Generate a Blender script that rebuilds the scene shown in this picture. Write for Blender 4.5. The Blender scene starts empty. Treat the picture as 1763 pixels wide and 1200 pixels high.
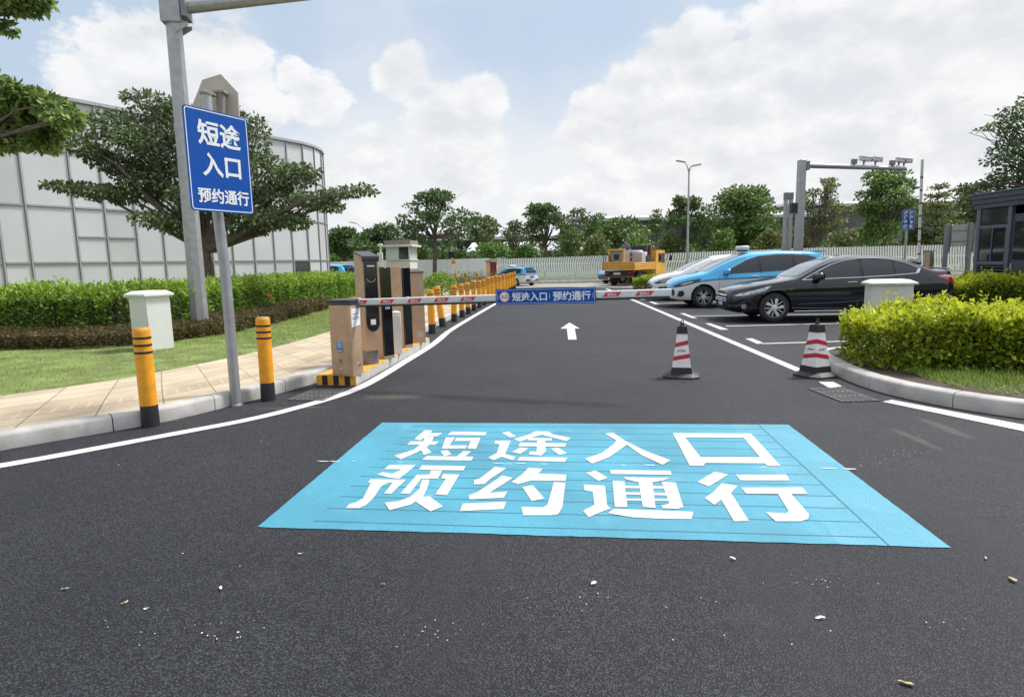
import bpy, bmesh, math, random
import numpy as np
from mathutils import Vector, Matrix
from mathutils.bvhtree import BVHTree
R = math.radians
rnd = random.Random(11)
SC = bpy.context.scene
COL = SC.collection

# ------------------------------------------------------------------ camera
FOC, PITCH, ROLL, EYE = 1060.0, .1383, -.0211, 1.5
W0, H0 = 1763.0, 1200.0
_fw = Vector((0, math.cos(PITCH), -math.sin(PITCH)))
_ri0 = Vector((1, 0, 0)); _up0 = Vector((0, math.sin(PITCH), math.cos(PITCH)))
_ri = math.cos(ROLL) * _ri0 + math.sin(ROLL) * _up0
_up = -math.sin(ROLL) * _ri0 + math.cos(ROLL) * _up0
cam = bpy.data.cameras.new('camera')
cam.sensor_width = 36; cam.lens = 36 * FOC / W0
cam.clip_start = .05; cam.clip_end = 2000
co = bpy.data.objects.new('camera', cam); COL.objects.link(co)
co.matrix_world = Matrix(((_ri.x, _up.x, -_fw.x, 0), (_ri.y, _up.y, -_fw.y, 0), (_ri.z, _up.z, -_fw.z, EYE), (0, 0, 0, 1)))
SC.camera = co

# ------------------------------------------------------------------ light
SUN_EL, SUN_AZ = R(58), R(62)      # azimuth measured from +Y towards +X
EXPOSURE = .42
SC.view_settings.view_transform = 'Standard'; SC.view_settings.look = 'None'
SC.view_settings.exposure = EXPOSURE; SC.view_settings.gamma = 1
sun = bpy.data.lights.new('sun', 'SUN'); sun.energy = 3.3; sun.angle = R(10); sun.color = (1, .95, .88)
so = bpy.data.objects.new('sun', sun); COL.objects.link(so)
sd = Vector((math.sin(SUN_AZ) * math.cos(SUN_EL), math.cos(SUN_AZ) * math.cos(SUN_EL), math.sin(SUN_EL)))
so.rotation_euler = sd.to_track_quat('Z', 'Y').to_euler()

world = bpy.data.worlds.new('World'); SC.world = world; world.use_nodes = True
def build_world():
    nt = world.node_tree; N = nt.nodes; L = nt.links; N.clear()
    out = N.new('ShaderNodeOutputWorld'); bg = N.new('ShaderNodeBackground')
    bg.inputs['Strength'].default_value = .1
    sky = N.new('ShaderNodeTexSky'); sky.sky_type = 'NISHITA'; sky.sun_disc = False
    sky.sun_elevation = SUN_EL; sky.sun_rotation = SUN_AZ; sky.air_density = 1.0; sky.dust_density = 2.2; sky.ozone_density = 1.0
    tc = N.new('ShaderNodeTexCoord')
    def mth(op, a, b=None, clamp=False):
        n = N.new('ShaderNodeMath'); n.operation = op; n.use_clamp = clamp
        for i, v in enumerate((a, b)):
            if v is None: continue
            if isinstance(v, (int, float)): n.inputs[i].default_value = v
            else: L.new(v, n.inputs[i])
        return n.outputs[0]
    def vm(op, a, b):
        n = N.new('ShaderNodeVectorMath'); n.operation = op
        for i, v in enumerate((a, b)):
            if isinstance(v, (tuple, list)): n.inputs[i].default_value = v
            else: L.new(v, n.inputs[i])
        return n
    d = vm('NORMALIZE', tc.outputs['Generated'], (0, 0, 0)).outputs[0]
    sep = N.new('ShaderNodeSeparateXYZ'); L.new(d, sep.inputs[0])
    def noise(vec, scale, detail, rough, lac=2.0):
        n = N.new('ShaderNodeTexNoise'); n.inputs['Scale'].default_value = scale; n.inputs['Detail'].default_value = detail
        n.inputs['Roughness'].default_value = rough; n.inputs['Lacunarity'].default_value = lac
        L.new(vec, n.inputs['Vector']); return n.outputs[0]
    # a thin uneven veil over pale blue, all round
    sq = N.new('ShaderNodeMapping'); sq.inputs['Scale'].default_value = (1, 1, 1.7); sq.inputs['Location'].default_value = (3.1, .7, .25)
    L.new(d, sq.inputs['Vector']); P = sq.outputs[0]
    soft = noise(P, 1.9, 6, .55)
    acc = mth('MULTIPLY', mth('SUBTRACT', soft, .5), 3.0)
    def blob(px, py, rad):
        v = (_fw * FOC + _ri * (px - W0 / 2) + _up * (H0 / 2 - py)).normalized()
        return mth('SUBTRACT', 1.0, mth('DIVIDE', vm('DISTANCE', d, tuple(v)).outputs['Value'], rad / FOC))
    for px, py, rad, wt in OPEN_BLUE:
        g = mth('MAXIMUM', blob(px, py, rad), 0); acc = mth('SUBTRACT', acc, mth('MULTIPLY', g, wt * .8))
    acc = mth('ADD', acc, mth('MULTIPLY', mth('SUBTRACT', .45, sep.outputs['Z'], True), 1.6))
    vmask = N.new('ShaderNodeMapRange'); vmask.interpolation_type = 'SMOOTHSTEP'; L.new(acc, vmask.inputs['Value']); vmask.inputs['From Min'].default_value = -.75; vmask.inputs['From Max'].default_value = .55
    veil = N.new('ShaderNodeMixRGB'); veil.inputs[0].default_value = .80
    L.new(sky.outputs[0], veil.inputs[1]); veil.inputs[2].default_value = (4.5, 5.4, 6.5, 1)
    back = N.new('ShaderNodeMixRGB'); L.new(vmask.outputs[0], back.inputs[0]); L.new(veil.outputs[0], back.inputs[1]); back.inputs[2].default_value = (6.55, 6.68, 6.95, 1)
    # cumulus heads with crisp cauliflower edges
    det = noise(P, 8.5, 12, .60); fine = noise(P, 22, 6, .6)
    bill = mth('ADD', mth('MULTIPLY', mth('SUBTRACT', det, .5), 1.9), mth('MULTIPLY', mth('SUBTRACT', fine, .5), .6))
    f = None
    for b in CUMULUS:
        g = blob(*b); f = g if f is None else mth('MAXIMUM', f, g)
    wild = mth('SUBTRACT', mth('MULTIPLY', mth('SUBTRACT', noise(P, 2.6, 3, .5), .60), 5.0), mth('MULTIPLY', mth('SUBTRACT', 1.0, mth('DIVIDE', vm('DISTANCE', d, tuple(_fw)).outputs['Value'], .95), True), 9.0))
    f = mth('MAXIMUM', f, wild); f = mth('ADD', mth('MAXIMUM', f, -1.0), bill)
    edge = N.new('ShaderNodeMapRange'); edge.interpolation_type = 'SMOOTHSTEP'; L.new(f, edge.inputs['Value']); edge.inputs['From Min'].default_value = -.03; edge.inputs['From Max'].default_value = .26
    # side towards the light is white, the body a soft grey
    lit = vm('ADD', P, (.022, -.010, .040)).outputs[0]; det2 = noise(lit, 8.5, 12, .60)
    sh = mth('ADD', mth('ADD', .56, mth('MULTIPLY', mth('SUBTRACT', det, det2), 2.6)), mth('MULTIPLY', mth('SUBTRACT', soft, .5), .8))
    sh = mth('SUBTRACT', sh, mth('MULTIPLY', mth('MINIMUM', mth('MAXIMUM', f, 0), 1.0), .28), True)
    ramp = N.new('ShaderNodeValToRGB'); L.new(sh, ramp.inputs[0]); e = ramp.color_ramp.elements
    e[0].position = .05; e[0].color = (5.75, 5.9, 6.2, 1); e[1].position = .75; e[1].color = (7.3, 7.3, 7.3, 1)
    mid = e.new(.42); mid.color = (6.5, 6.55, 6.7, 1)
    mix = N.new('ShaderNodeMixRGB'); L.new(mth('MULTIPLY', edge.outputs[0], .9), mix.inputs[0]); L.new(back.outputs[0], mix.inputs[1]); L.new(ramp.outputs[0], mix.inputs[2])
    # thin cloud round the hidden sun brightened out of view, for added fill light
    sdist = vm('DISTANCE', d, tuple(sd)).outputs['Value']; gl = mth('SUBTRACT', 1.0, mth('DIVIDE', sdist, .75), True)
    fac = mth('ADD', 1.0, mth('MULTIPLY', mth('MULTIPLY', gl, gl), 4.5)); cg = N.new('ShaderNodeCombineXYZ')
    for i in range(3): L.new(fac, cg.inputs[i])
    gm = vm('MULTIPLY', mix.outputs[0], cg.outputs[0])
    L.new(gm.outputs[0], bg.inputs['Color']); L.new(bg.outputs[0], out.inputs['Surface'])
CUMULUS = [(230, 120, 80), (320, 115, 95), (400, 115, 75), (270, 190, 110), (390, 180, 90), (505, 130, 34), (545, 168, 46), (690, 125, 44), (760, 215, 66), (822, 182, 54), (842, 160, 36), (650, 290, 72), (590, 312, 62), (800, 265, 95),
           (1186, 92, 50), (1140, 122, 60), (1212, 122, 54), (1086, 162, 64), (1030, 202, 60), (1000, 242, 50), (1180, 185, 115), (1262, 205, 125), (1100, 262, 125), (1240, 262, 74), (1180, 292, 64), (1300, 272, 84), (1100, 332, 84), (1000, 348, 74), (920, 358, 54),
           (1400, 62, 95), (1340, 92, 55), (1480, 52, 135), (1600, 105, 200), (1500, 222, 165), (1700, 252, 165), (1400, 182, 125)]
OPEN_BLUE = [(60, 90, 260, 2.6), (520, 110, 170, 1.3), (930, 50, 220, .9), (1290, 60, 160, 1.2), (470, 230, 120, .3), (700, 190, 120, .1), (1100, 40, 120, .8)]
build_world()

def ray(px, py): return _fw * FOC + _ri * (px - W0 / 2) + _up * (H0 / 2 - py)
def G(px, py, z=0.0):
    d = ray(px, py); t = (z - EYE) / d.z
    return Vector((d.x * t, d.y * t, z))
def at(px, py, Y):
    d = ray(px, py); t = Y / d.y
    return Vector((d.x * t, Y, EYE + d.z * t))

# ------------------------------------------------------------------ object helpers
def tag(o, label=None, cat=None, group=None, kind=None):
    if label: o['label'] = label
    if cat: o['category'] = cat
    if group: o['group'] = group
    if kind: o['kind'] = kind
    return o
def thing(name, label, cat, loc=(0, 0, 0), rotz=0.0, group=None):
    o = bpy.data.objects.new(name, None); COL.objects.link(o)
    o.location = loc; o.rotation_euler = (0, 0, rotz); o.empty_display_size = .2
    return tag(o, label, cat, group)
def copy_tree(o, parent=None):
    c = o.copy(); COL.objects.link(c)
    if parent: c.parent = parent
    for ch in [k for k in bpy.data.objects if k.parent == o and k is not c]: copy_tree(ch, c)
    return c

class MB:
    def __init__(s): s.v = []; s.f = []; s.m = []; s.mats = []
    def mi(s, mat):
        if mat not in s.mats: s.mats.append(mat)
        return s.mats.index(mat)
    def add(s, vs, fs, mat):
        b = len(s.v); s.v += [tuple(p) for p in vs]; i = s.mi(mat)
        for f in fs: s.f.append([b + k for k in f]); s.m.append(i)
        return s
    def box(s, c, size, mat, rot=None, bev=0.0, seg=1):
        if bev <= 0:
            x, y, z = [k / 2 for k in size]
            vs = [Vector(p) for p in ((-x, -y, -z), (x, -y, -z), (x, y, -z), (-x, y, -z), (-x, -y, z), (x, -y, z), (x, y, z), (-x, y, z))]
            fs = [(0, 3, 2, 1), (4, 5, 6, 7), (0, 1, 5, 4), (1, 2, 6, 5), (2, 3, 7, 6), (3, 0, 4, 7)]
        else:
            bm = bmesh.new(); bmesh.ops.create_cube(bm, size=1)
            for v in bm.verts: v.co = Vector((v.co.x * size[0], v.co.y * size[1], v.co.z * size[2]))
            bmesh.ops.bevel(bm, geom=bm.edges[:], offset=bev, segments=seg, affect='EDGES', profile=.5)
            bm.verts.index_update(); vs = [v.co.copy() for v in bm.verts]; fs = [[v.index for v in f.verts] for f in bm.faces]; bm.free()
        M = Matrix.Translation(Vector(c))
        if rot is not None: M = M @ (rot if isinstance(rot, Matrix) else Matrix.Rotation(rot, 4, 'Z'))
        return s.add([M @ p for p in vs], fs, mat)
    def bounds(s, a, b, mat, bev=0.0, seg=1):
        return s.box([(a[i] + b[i]) / 2 for i in range(3)], [abs(b[i] - a[i]) for i in range(3)], mat, None, bev, seg)
    def tube(s, pts, rad, mat, n=10, caps=True):
        pts = [Vector(p) for p in pts]
        rad = rad if isinstance(rad, (list, tuple)) else [rad] * len(pts)
        vs = []; fs = []; prev = None
        for i, p in enumerate(pts):
            d = (pts[min(i + 1, len(pts) - 1)] - pts[max(i - 1, 0)]).normalized()
            if prev is None: u = d.orthogonal().normalized()
            else:
                u = (prev - d * prev.dot(d)); u = u.normalized() if u.length > 1e-6 else d.orthogonal().normalized()
            prev = u; w = d.cross(u)
            for k in range(n):
                a = 2 * math.pi * k / n; vs.append(p + (u * math.cos(a) + w * math.sin(a)) * rad[i])
        for i in range(len(pts) - 1):
            for k in range(n):
                k2 = (k + 1) % n; fs.append((i * n + k, i * n + k2, (i + 1) * n + k2, (i + 1) * n + k))
        if caps: fs.append(tuple(range(n))[::-1]); fs.append(tuple((len(pts) - 1) * n + k for k in range(n)))
        return s.add(vs, fs, mat)
    def lathe(s, prof, mat, n=24, M=None, closed=False, caps=True):
        vs = []; fs = []
        for r, z in prof:
            for k in range(n):
                a = 2 * math.pi * k / n; vs.append(Vector((r * math.cos(a), r * math.sin(a), z)))
        m = len(prof)
        for i in range(m if closed else m - 1):
            for k in range(n):
                k2 = (k + 1) % n; j = (i + 1) % m
                fs.append((i * n + k, i * n + k2, j * n + k2, j * n + k))
        if not closed and caps: fs.append(tuple(range(n))[::-1]); fs.append(tuple((m - 1) * n + k for k in range(n)))
        if M is not None: vs = [M @ p for p in vs]
        return s.add(vs, fs, mat)
    def prism(s, poly, z0, z1, mat, M=None, sides=True):
        """poly in XY, extruded z0..z1"""
        n = len(poly)
        if sum(poly[i][0] * poly[(i + 1) % n][1] - poly[(i + 1) % n][0] * poly[i][1] for i in range(n)) < 0: poly = poly[::-1]
        vs = [Vector((p[0], p[1], z0)) for p in poly] + [Vector((p[0], p[1], z1)) for p in poly]
        fs = [tuple(range(n))[::-1], tuple(range(n, 2 * n))]
        if sides: fs += [(i, (i + 1) % n, n + (i + 1) % n, n + i) for i in range(n)]
        if M is not None: vs = [M @ p for p in vs]
        return s.add(vs, fs, mat)
    def quad(s, a, b, c, d, mat): return s.add([a, b, c, d], [(0, 1, 2, 3)], mat)
    def build(s, name, parent=None, smooth=True, angle=38, tri=False):
        me = bpy.data.meshes.new(name); me.from_pydata(s.v, [], s.f)
        for m in s.mats: me.materials.append(m)
        me.polygons.foreach_set('material_index', s.m)
        if tri or any(len(f) > 4 for f in s.f):
            bm = bmesh.new(); bm.from_mesh(me)
            big = [f for f in bm.faces if len(f.verts) > 4]
            if big: bmesh.ops.triangulate(bm, faces=big)
            bm.to_mesh(me); bm.free()
        if smooth:
            me.shade_smooth(); me.set_sharp_from_angle(angle=R(angle))
        me.update()
        o = bpy.data.objects.new(name, me); COL.objects.link(o)
        if parent: o.parent = parent
        return o

def text_mesh(body, size, bold, mat, M, name='lettering', parent=None, spacing=1.0, width=None, depth=.0015):
    c = bpy.data.curves.new('t', 'FONT'); c.body = body; c.size = size; c.offset = bold; c.align_x = 'CENTER'; c.space_character = spacing
    c.extrude = depth; c.resolution_u = 3
    o = bpy.data.objects.new('t', c); COL.objects.link(o)
    dg = bpy.context.evaluated_depsgraph_get(); dg.update()
    me = bpy.data.meshes.new_from_object(o.evaluated_get(dg)); bpy.data.objects.remove(o); bpy.data.curves.remove(c)
    xs = [v.co.x for v in me.vertices]; ys = [v.co.y for v in me.vertices]
    cx, cy = (min(xs) + max(xs)) / 2, (min(ys) + max(ys)) / 2
    k = 1 if width is None else width / (max(xs) - min(xs))
    me.transform(M @ Matrix.Diagonal((k, 1 if width is None else min(k, 1.15), 1, 1)) @ Matrix.Translation((-cx, -cy, 0)))
    me.name = name; me.materials.clear(); me.materials.append(mat)
    r = bpy.data.objects.new(name, me); COL.objects.link(r)
    if parent: r.parent = parent
    return r

# ------------------------------------------------------------------ materials
def mat(name, col, rough=.6, metal=0.0, var=.08, scale=6.0, bump=0.0, bscale=60.0, spec=.5, coat=0.0, col2=None, detail=5, emit=0):
    m = bpy.data.materials.new(name); m.use_nodes = True
    nt = m.node_tree; N = nt.nodes; L = nt.links; b = N['Principled BSDF']
    b.inputs['Roughness'].default_value = rough; b.inputs['Metallic'].default_value = metal
    b.inputs['Specular IOR Level'].default_value = spec; b.inputs['Coat Weight'].default_value = coat; b.inputs['Coat Roughness'].default_value = .04
    tc = N.new('ShaderNodeTexCoord')
    if var > 0 or col2:
        n = N.new('ShaderNodeTexNoise'); n.inputs['Scale'].default_value = scale; n.inputs['Detail'].default_value = detail
        L.new(tc.outputs['Object'], n.inputs['Vector'])
        r = N.new('ShaderNodeValToRGB'); L.new(n.outputs[0], r.inputs[0]); e = r.color_ramp.elements
        c2 = col2 or tuple(min(1, k * (1 + var)) for k in col); c1 = col if col2 else tuple(k * (1 - var) for k in col)
        e[0].position = .3; e[0].color = (*c1, 1); e[1].position = .7; e[1].color = (*c2, 1)
        L.new(r.outputs[0], b.inputs['Base Color'])
    else: b.inputs['Base Color'].default_value = (*col, 1)
    if bump > 0:
        n2 = N.new('ShaderNodeTexNoise'); n2.inputs['Scale'].default_value = bscale; n2.inputs['Detail'].default_value = 6
        L.new(tc.outputs['Object'], n2.inputs['Vector'])
        bp = N.new('ShaderNodeBump'); bp.inputs['Strength'].default_value = bump; bp.inputs['Distance'].default_value = .01
        L.new(n2.outputs[0], bp.inputs['Height']); L.new(bp.outputs[0], b.inputs['Normal'])
    return m
def leaf_mat(name, c1, c2, c3=None, trans=.35, rough=.5):
    m = bpy.data.materials.new(name); m.use_nodes = True
    nt = m.node_tree; N = nt.nodes; L = nt.links; b = N['Principled BSDF']; out = N['Material Output']
    g = N.new('ShaderNodeNewGeometry'); r = N.new('ShaderNodeValToRGB'); L.new(g.outputs['Random Per Island'], r.inputs[0])
    e = r.color_ramp.elements; e[0].color = (*c1, 1); e[1].color = (*c2, 1); e[0].position = .1; e[1].position = .85
    if c3: k = e.new(.97); k.color = (*c3, 1)
    b.inputs['Roughness'].default_value = rough; b.inputs['Specular IOR Level'].default_value = .35
    t = N.new('ShaderNodeBsdfTranslucent'); mx = N.new('ShaderNodeMixShader'); mx.inputs[0].default_value = trans
    L.new(r.outputs[0], b.inputs['Base Color']); L.new(r.outputs[0], t.inputs['Color'])
    L.new(b.outputs[0], mx.inputs[1]); L.new(t.outputs[0], mx.inputs[2]); L.new(mx.outputs[0], out.inputs['Surface'])
    return m

STAINS = [(-1.35, 6.95, .42, .14), (3.75, 5.2, .07, .40), (3.3, 4.9, .05, .35), (-2.4, 6.5, .5, .05)]
def asphalt_mat(name, dark, light, fleck=.0):
    m = bpy.data.materials.new(name); m.use_nodes = True
    nt = m.node_tree; N = nt.nodes; L = nt.links; b = N['Principled BSDF']
    tc = N.new('ShaderNodeTexCoord'); P = tc.outputs['Object']
    def nz(scale, det=4, rough=.5):
        n = N.new('ShaderNodeTexNoise'); n.inputs['Scale'].default_value = scale; n.inputs['Detail'].default_value = det; n.inputs['Roughness'].default_value = rough
        L.new(P, n.inputs['Vector']); return n.outputs[0]
    vo = N.new('ShaderNodeTexVoronoi'); vo.inputs['Scale'].default_value = 115; L.new(P, vo.inputs['Vector'])
    v2 = N.new('ShaderNodeTexVoronoi'); v2.inputs['Scale'].default_value = 190; L.new(P, v2.inputs['Vector'])
    sepc = N.new('ShaderNodeSeparateColor'); L.new(vo.outputs['Color'], sepc.inputs[0])
    sep2 = N.new('ShaderNodeSeparateColor'); L.new(v2.outputs['Color'], sep2.inputs[0])
    def mth(op, a, b_=None, cl=False):
        n = N.new('ShaderNodeMath'); n.operation = op; n.use_clamp = cl
        for i, v in enumerate((a, b_)):
            if v is None: continue
            if isinstance(v, (int, float)): n.inputs[i].default_value = v
            else: L.new(v, n.inputs[i])
        return n.outputs[0]
    stone = mth('ADD', mth('MULTIPLY', sepc.outputs[0], .6), mth('MULTIPLY', sep2.outputs[0], .4))
    gap = mth('MULTIPLY', mth('SUBTRACT', .75, mth('MULTIPLY', vo.outputs['Distance'], 1.0)), 1.0, True)
    f = mth('MULTIPLY', stone, gap)
    r = N.new('ShaderNodeValToRGB'); L.new(f, r.inputs[0]); e = r.color_ramp.elements
    e[0].position = .05; e[0].color = (*dark, 1); e[1].position = .62; e[1].color = (*light, 1)
    # worn, dusty and freshly black areas
    big = nz(.55, 5, .6); r2 = N.new('ShaderNodeValToRGB'); L.new(big, r2.inputs[0]); e = r2.color_ramp.elements
    e[0].position = .3; e[0].color = (.62, .62, .66, 1); e[1].position = .72; e[1].color = (1.25, 1.21, 1.15, 1)
    mul = N.new('ShaderNodeMixRGB'); mul.blend_type = 'MULTIPLY'; mul.inputs[0].default_value = 1
    L.new(r.outputs[0], mul.inputs[1]); L.new(r2.outputs[0], mul.inputs[2])
    dust = nz(1.3, 6, .65); mk = N.new('ShaderNodeMapRange'); L.new(dust, mk.inputs[0]); mk.inputs[1].default_value = .58; mk.inputs[2].default_value = .78; mk.inputs[4].default_value = .28
    mx = N.new('ShaderNodeMixRGB'); L.new(mk.outputs[0], mx.inputs[0]); L.new(mul.outputs[0], mx.inputs[1]); mx.inputs[2].default_value = (.068, .060, .052, 1)
    # coarse aggregate that still reads some metres away
    v4 = N.new('ShaderNodeTexVoronoi'); v4.inputs['Scale'].default_value = 30; L.new(P, v4.inputs['Vector']); s4 = N.new('ShaderNodeSeparateColor'); L.new(v4.outputs['Color'], s4.inputs[0])
    cg = N.new('ShaderNodeCombineColor'); gv = mth('ADD', .62, mth('ADD', mth('MULTIPLY', s4.outputs[0], .30), mth('MULTIPLY', nz(14, 5, .7), .68)))
    for i in range(3): L.new(gv, cg.inputs[i])
    m4 = N.new('ShaderNodeMixRGB'); m4.blend_type = 'MULTIPLY'; m4.inputs[0].default_value = 1; L.new(mx.outputs[0], m4.inputs[1]); L.new(cg.outputs[0], m4.inputs[2])
    last = m4.outputs[0]
    # tyre-polished tracks along the lane, an oily middle, and two muddy stains
    sx = N.new('ShaderNodeSeparateXYZ'); L.new(P, sx.inputs[0])
    u = mth('SUBTRACT', sx.outputs[0], mth('MULTIPLY', sx.outputs[1], .10)); wv = mth('MULTIPLY', mth('SUBTRACT', nz(.5, 3), .5), .5)
    trk = None
    for c in (-.55, .95, 2.05):
        g = mth('SUBTRACT', 1.0, mth('DIVIDE', mth('ABSOLUTE', mth('SUBTRACT', mth('ADD', u, wv), c)), .32), True); trk = g if trk is None else mth('MAXIMUM', trk, g)
    dk = N.new('ShaderNodeMixRGB'); L.new(mth('MULTIPLY', mth('MULTIPLY', trk, nz(2.2, 5)), .75), dk.inputs[0]); L.new(last, dk.inputs[1]); dk.inputs[2].default_value = (.018, .018, .021, 1); last = dk.outputs[0]
    for (cx, cy, rx, ry) in STAINS:
        ex = mth('DIVIDE', mth('SUBTRACT', sx.outputs[0], cx), rx); ey = mth('DIVIDE', mth('SUBTRACT', sx.outputs[1], cy), ry)
        rr = mth('ADD', mth('ADD', mth('MULTIPLY', ex, ex), mth('MULTIPLY', ey, ey)), mth('MULTIPLY', mth('SUBTRACT', nz(7, 6, .7), .5), 2.6))
        st = N.new('ShaderNodeMapRange'); L.new(rr, st.inputs[0]); st.inputs[1].default_value = 1.1; st.inputs[2].default_value = .2; st.inputs[3].default_value = 0; st.inputs[4].default_value = .38
        sm = N.new('ShaderNodeMixRGB'); L.new(st.outputs[0], sm.inputs[0]); L.new(last, sm.inputs[1]); sm.inputs[2].default_value = (.13, .115, .09, 1); last = sm.outputs[0]
    if fleck > 0:   # specks of spilt white paint
        v3 = N.new('ShaderNodeTexVoronoi'); v3.inputs['Scale'].default_value = 26; L.new(P, v3.inputs['Vector'])
        s3 = N.new('ShaderNodeSeparateColor'); L.new(v3.outputs['Color'], s3.inputs[0])
        pick = mth('GREATER_THAN', s3.outputs[1], .992); near = mth('LESS_THAN', v3.outputs['Distance'], .13)
        patch = mth('GREATER_THAN', nz(1.1, 3), .52)
        mx2 = N.new('ShaderNodeMixRGB'); L.new(mth('MULTIPLY', mth('MULTIPLY', pick, near), patch), mx2.inputs[0])
        L.new(last, mx2.inputs[1]); mx2.inputs[2].default_value = (.6, .6, .58, 1); last = mx2.outputs[0]
    L.new(last, b.inputs['Base Color'])
    b.inputs['Roughness'].default_value = .70; b.inputs['Specular IOR Level'].default_value = .38
    bp = N.new('ShaderNodeBump'); bp.inputs['Strength'].default_value = .75; bp.inputs['Distance'].default_value = .006
    hgt = mth('ADD', gap, mth('MULTIPLY', sepc.outputs[1], .7)); L.new(hgt, bp.inputs['Height']); L.new(bp.outputs[0], b.inputs['Normal'])
    return m

def worn_paint():
    m = mat('road_paint', (.53, .53, .52), .65, var=.10, scale=2.2, bump=.3, bscale=110); nt = m.node_tree; N = nt.nodes; L = nt.links; b = N['Principled BSDF']
    tc = N.new('ShaderNodeTexCoord'); old = b.inputs['Base Color'].links[0].from_socket
    vo = N.new('ShaderNodeTexVoronoi'); vo.inputs['Scale'].default_value = 120; L.new(tc.outputs['Object'], vo.inputs['Vector'])
    nz = N.new('ShaderNodeTexNoise'); nz.inputs['Scale'].default_value = 2.4; nz.inputs['Detail'].default_value = 8; nz.inputs['Roughness'].default_value = .7; L.new(tc.outputs['Object'], nz.inputs['Vector'])
    ad = N.new('ShaderNodeMath'); ad.operation = 'ADD'; L.new(vo.outputs['Distance'], ad.inputs[0]); L.new(nz.outputs[0], ad.inputs[1])
    mr = N.new('ShaderNodeMapRange'); L.new(ad.outputs[0], mr.inputs[0]); mr.inputs[1].default_value = 1.14; mr.inputs[2].default_value = 1.34; mr.inputs[4].default_value = .42
    mx = N.new('ShaderNodeMixRGB'); L.new(mr.outputs[0], mx.inputs[0]); L.new(old, mx.inputs[1]); mx.inputs[2].default_value = (.13, .13, .135, 1); L.new(mx.outputs[0], b.inputs['Base Color']); return m
M = {}
M['asphalt'] = asphalt_mat('asphalt', (.005, .0055, .008), (.088, .095, .122), 1)
M['white_paint'] = worn_paint()
M['concrete_road'] = mat('concrete_road', (.26, .24, .22), .85, var=.18, scale=.8)
M['verge'] = mat('verge', (.135, .175, .045), .9, var=.4, scale=2.5, bump=.3, bscale=20)
M['soil'] = mat('soil', (.07, .05, .035), .95, var=.4, scale=4, bump=.5, bscale=30)
M['kerb'] = mat('kerb_stone', (.41, .40, .385), .85, var=.22, scale=5, bump=.25, bscale=70)
M['galv'] = mat('galvanised', (.36, .37, .385), .45, .55, var=.12, scale=7)
M['galv_dark'] = mat('galvanised_dark', (.22, .225, .235), .5, .5, var=.12, scale=7)
M['yellow'] = mat('bollard_yellow', (.78, .33, .012), .42, var=.14, scale=11, detail=10)
M['black'] = mat('black_rubber', (.018, .018, .02), .55, var=.2, scale=12)
M['stripe'] = mat('black_tape', (.02, .018, .016), .5, var=0)
M['sign_blue'] = mat('sign_blue', (.0, .068, .34), .45, var=.04, spec=.25)
M['sign_white'] = mat('sign_white', (.74, .76, .78), .4, var=.03)
M['gold'] = mat('champagne_metal', (.47, .325, .215), .42, .2, var=.11, scale=7, detail=9)
M['dark_lid'] = mat('dark_lid', (.05, .05, .058), .45, var=.1)
M['black_gloss'] = mat('black_glass', (.006, .007, .010), .08, var=0, spec=.6)
M['cab_white'] = mat('cabinet_white', (.64, .65, .65), .5, var=.04, scale=3)
M['cab_green'] = mat('cabinet_pale_green', (.56, .59, .54), .55, var=.08, scale=2.5)
M['island_yellow'] = mat('island_yellow', (.70, .33, .03), .6, var=.18, scale=6, bump=.2)
M['red'] = mat('red_sticker', (.62, .035, .03), .4, var=.05)
M['cone_red'] = mat('cone_red', (.50, .018, .05), .45, var=.05)
M['cone_white'] = mat('cone_white', (.80, .80, .79), .5, var=.1, scale=14)
M['decal_blue'] = mat('decal_blue', (.02, .26, .48), .35, var=.03)
M['paper'] = mat('paper', (.82, .83, .86), .7, var=.03)
M['ink'] = mat('ink', (.03, .03, .035), .6, var=0)
M['beige_panel'] = mat('beige_panel', (.50, .46, .40), .7, var=.06)
M['pipe_tan'] = mat('pipe_tan', (.27, .24, .21), .6, var=.15)
M['iron'] = mat('cast_iron', (.13, .13, .135), .6, .3, var=.2)
M['pit'] = mat('drain_pit', (.006, .006, .006), .9, var=0)
M['booth'] = mat('booth_slate', (.040, .054, .074), .45, var=.12, scale=5)
M['booth_light'] = mat('booth_trim', (.085, .105, .135), .45, var=.12, scale=5)
M['chrome'] = mat('chrome', (.75, .76, .78), .12, 1, var=0)
M['alloy'] = mat('alloy', (.80, .81, .82), .32, .55, var=.05)
M['alloy_dark'] = mat('alloy_dark', (.03, .03, .033), .35, .5, var=0)
M['tyre'] = mat('tyre', (.022, .022, .023), .75, var=.15, scale=15)
M['car_black'] = mat('car_paint_black', (.005, .008, .015), .12, 0, var=0, coat=.9, spec=.4)
M['car_white'] = mat('car_paint_white', (.72, .73, .75), .25, 0, var=.02, coat=.8)
M['car_blue'] = mat('car_paint_blue', (.055, .42, .74), .25, 0, var=.02, coat=.8)
M['screen_glass'] = mat('windscreen_glass', (.15, .19, .23), .06, 0, var=.25, scale=1.5, spec=.8)  # base lightened: sky reflection and dashboard seen through are put into the colour
M['glass'] = mat('car_glass', (.010, .012, .016), .05, 0, var=0, spec=.7)
M['glass_tint'] = mat('car_glass_tint', (.035, .038, .045), .05, 0, var=0, spec=.7)
M['lamp_glass'] = mat('lamp_glass', (.42, .44, .47), .12, .6, var=.5, scale=14)
M['lamp_dark'] = mat('lamp_dark', (.05, .052, .056), .1, .3, var=.3, scale=12)
M['tail_red'] = mat('tail_red', (.35, .012, .02), .15, var=.1, coat=.5)
M['plate_blue'] = mat('plate_blue', (.01, .07, .34), .4, var=.05)
M['well'] = mat('wheel_well', (.008, .008, .009), .9, var=0)
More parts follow.
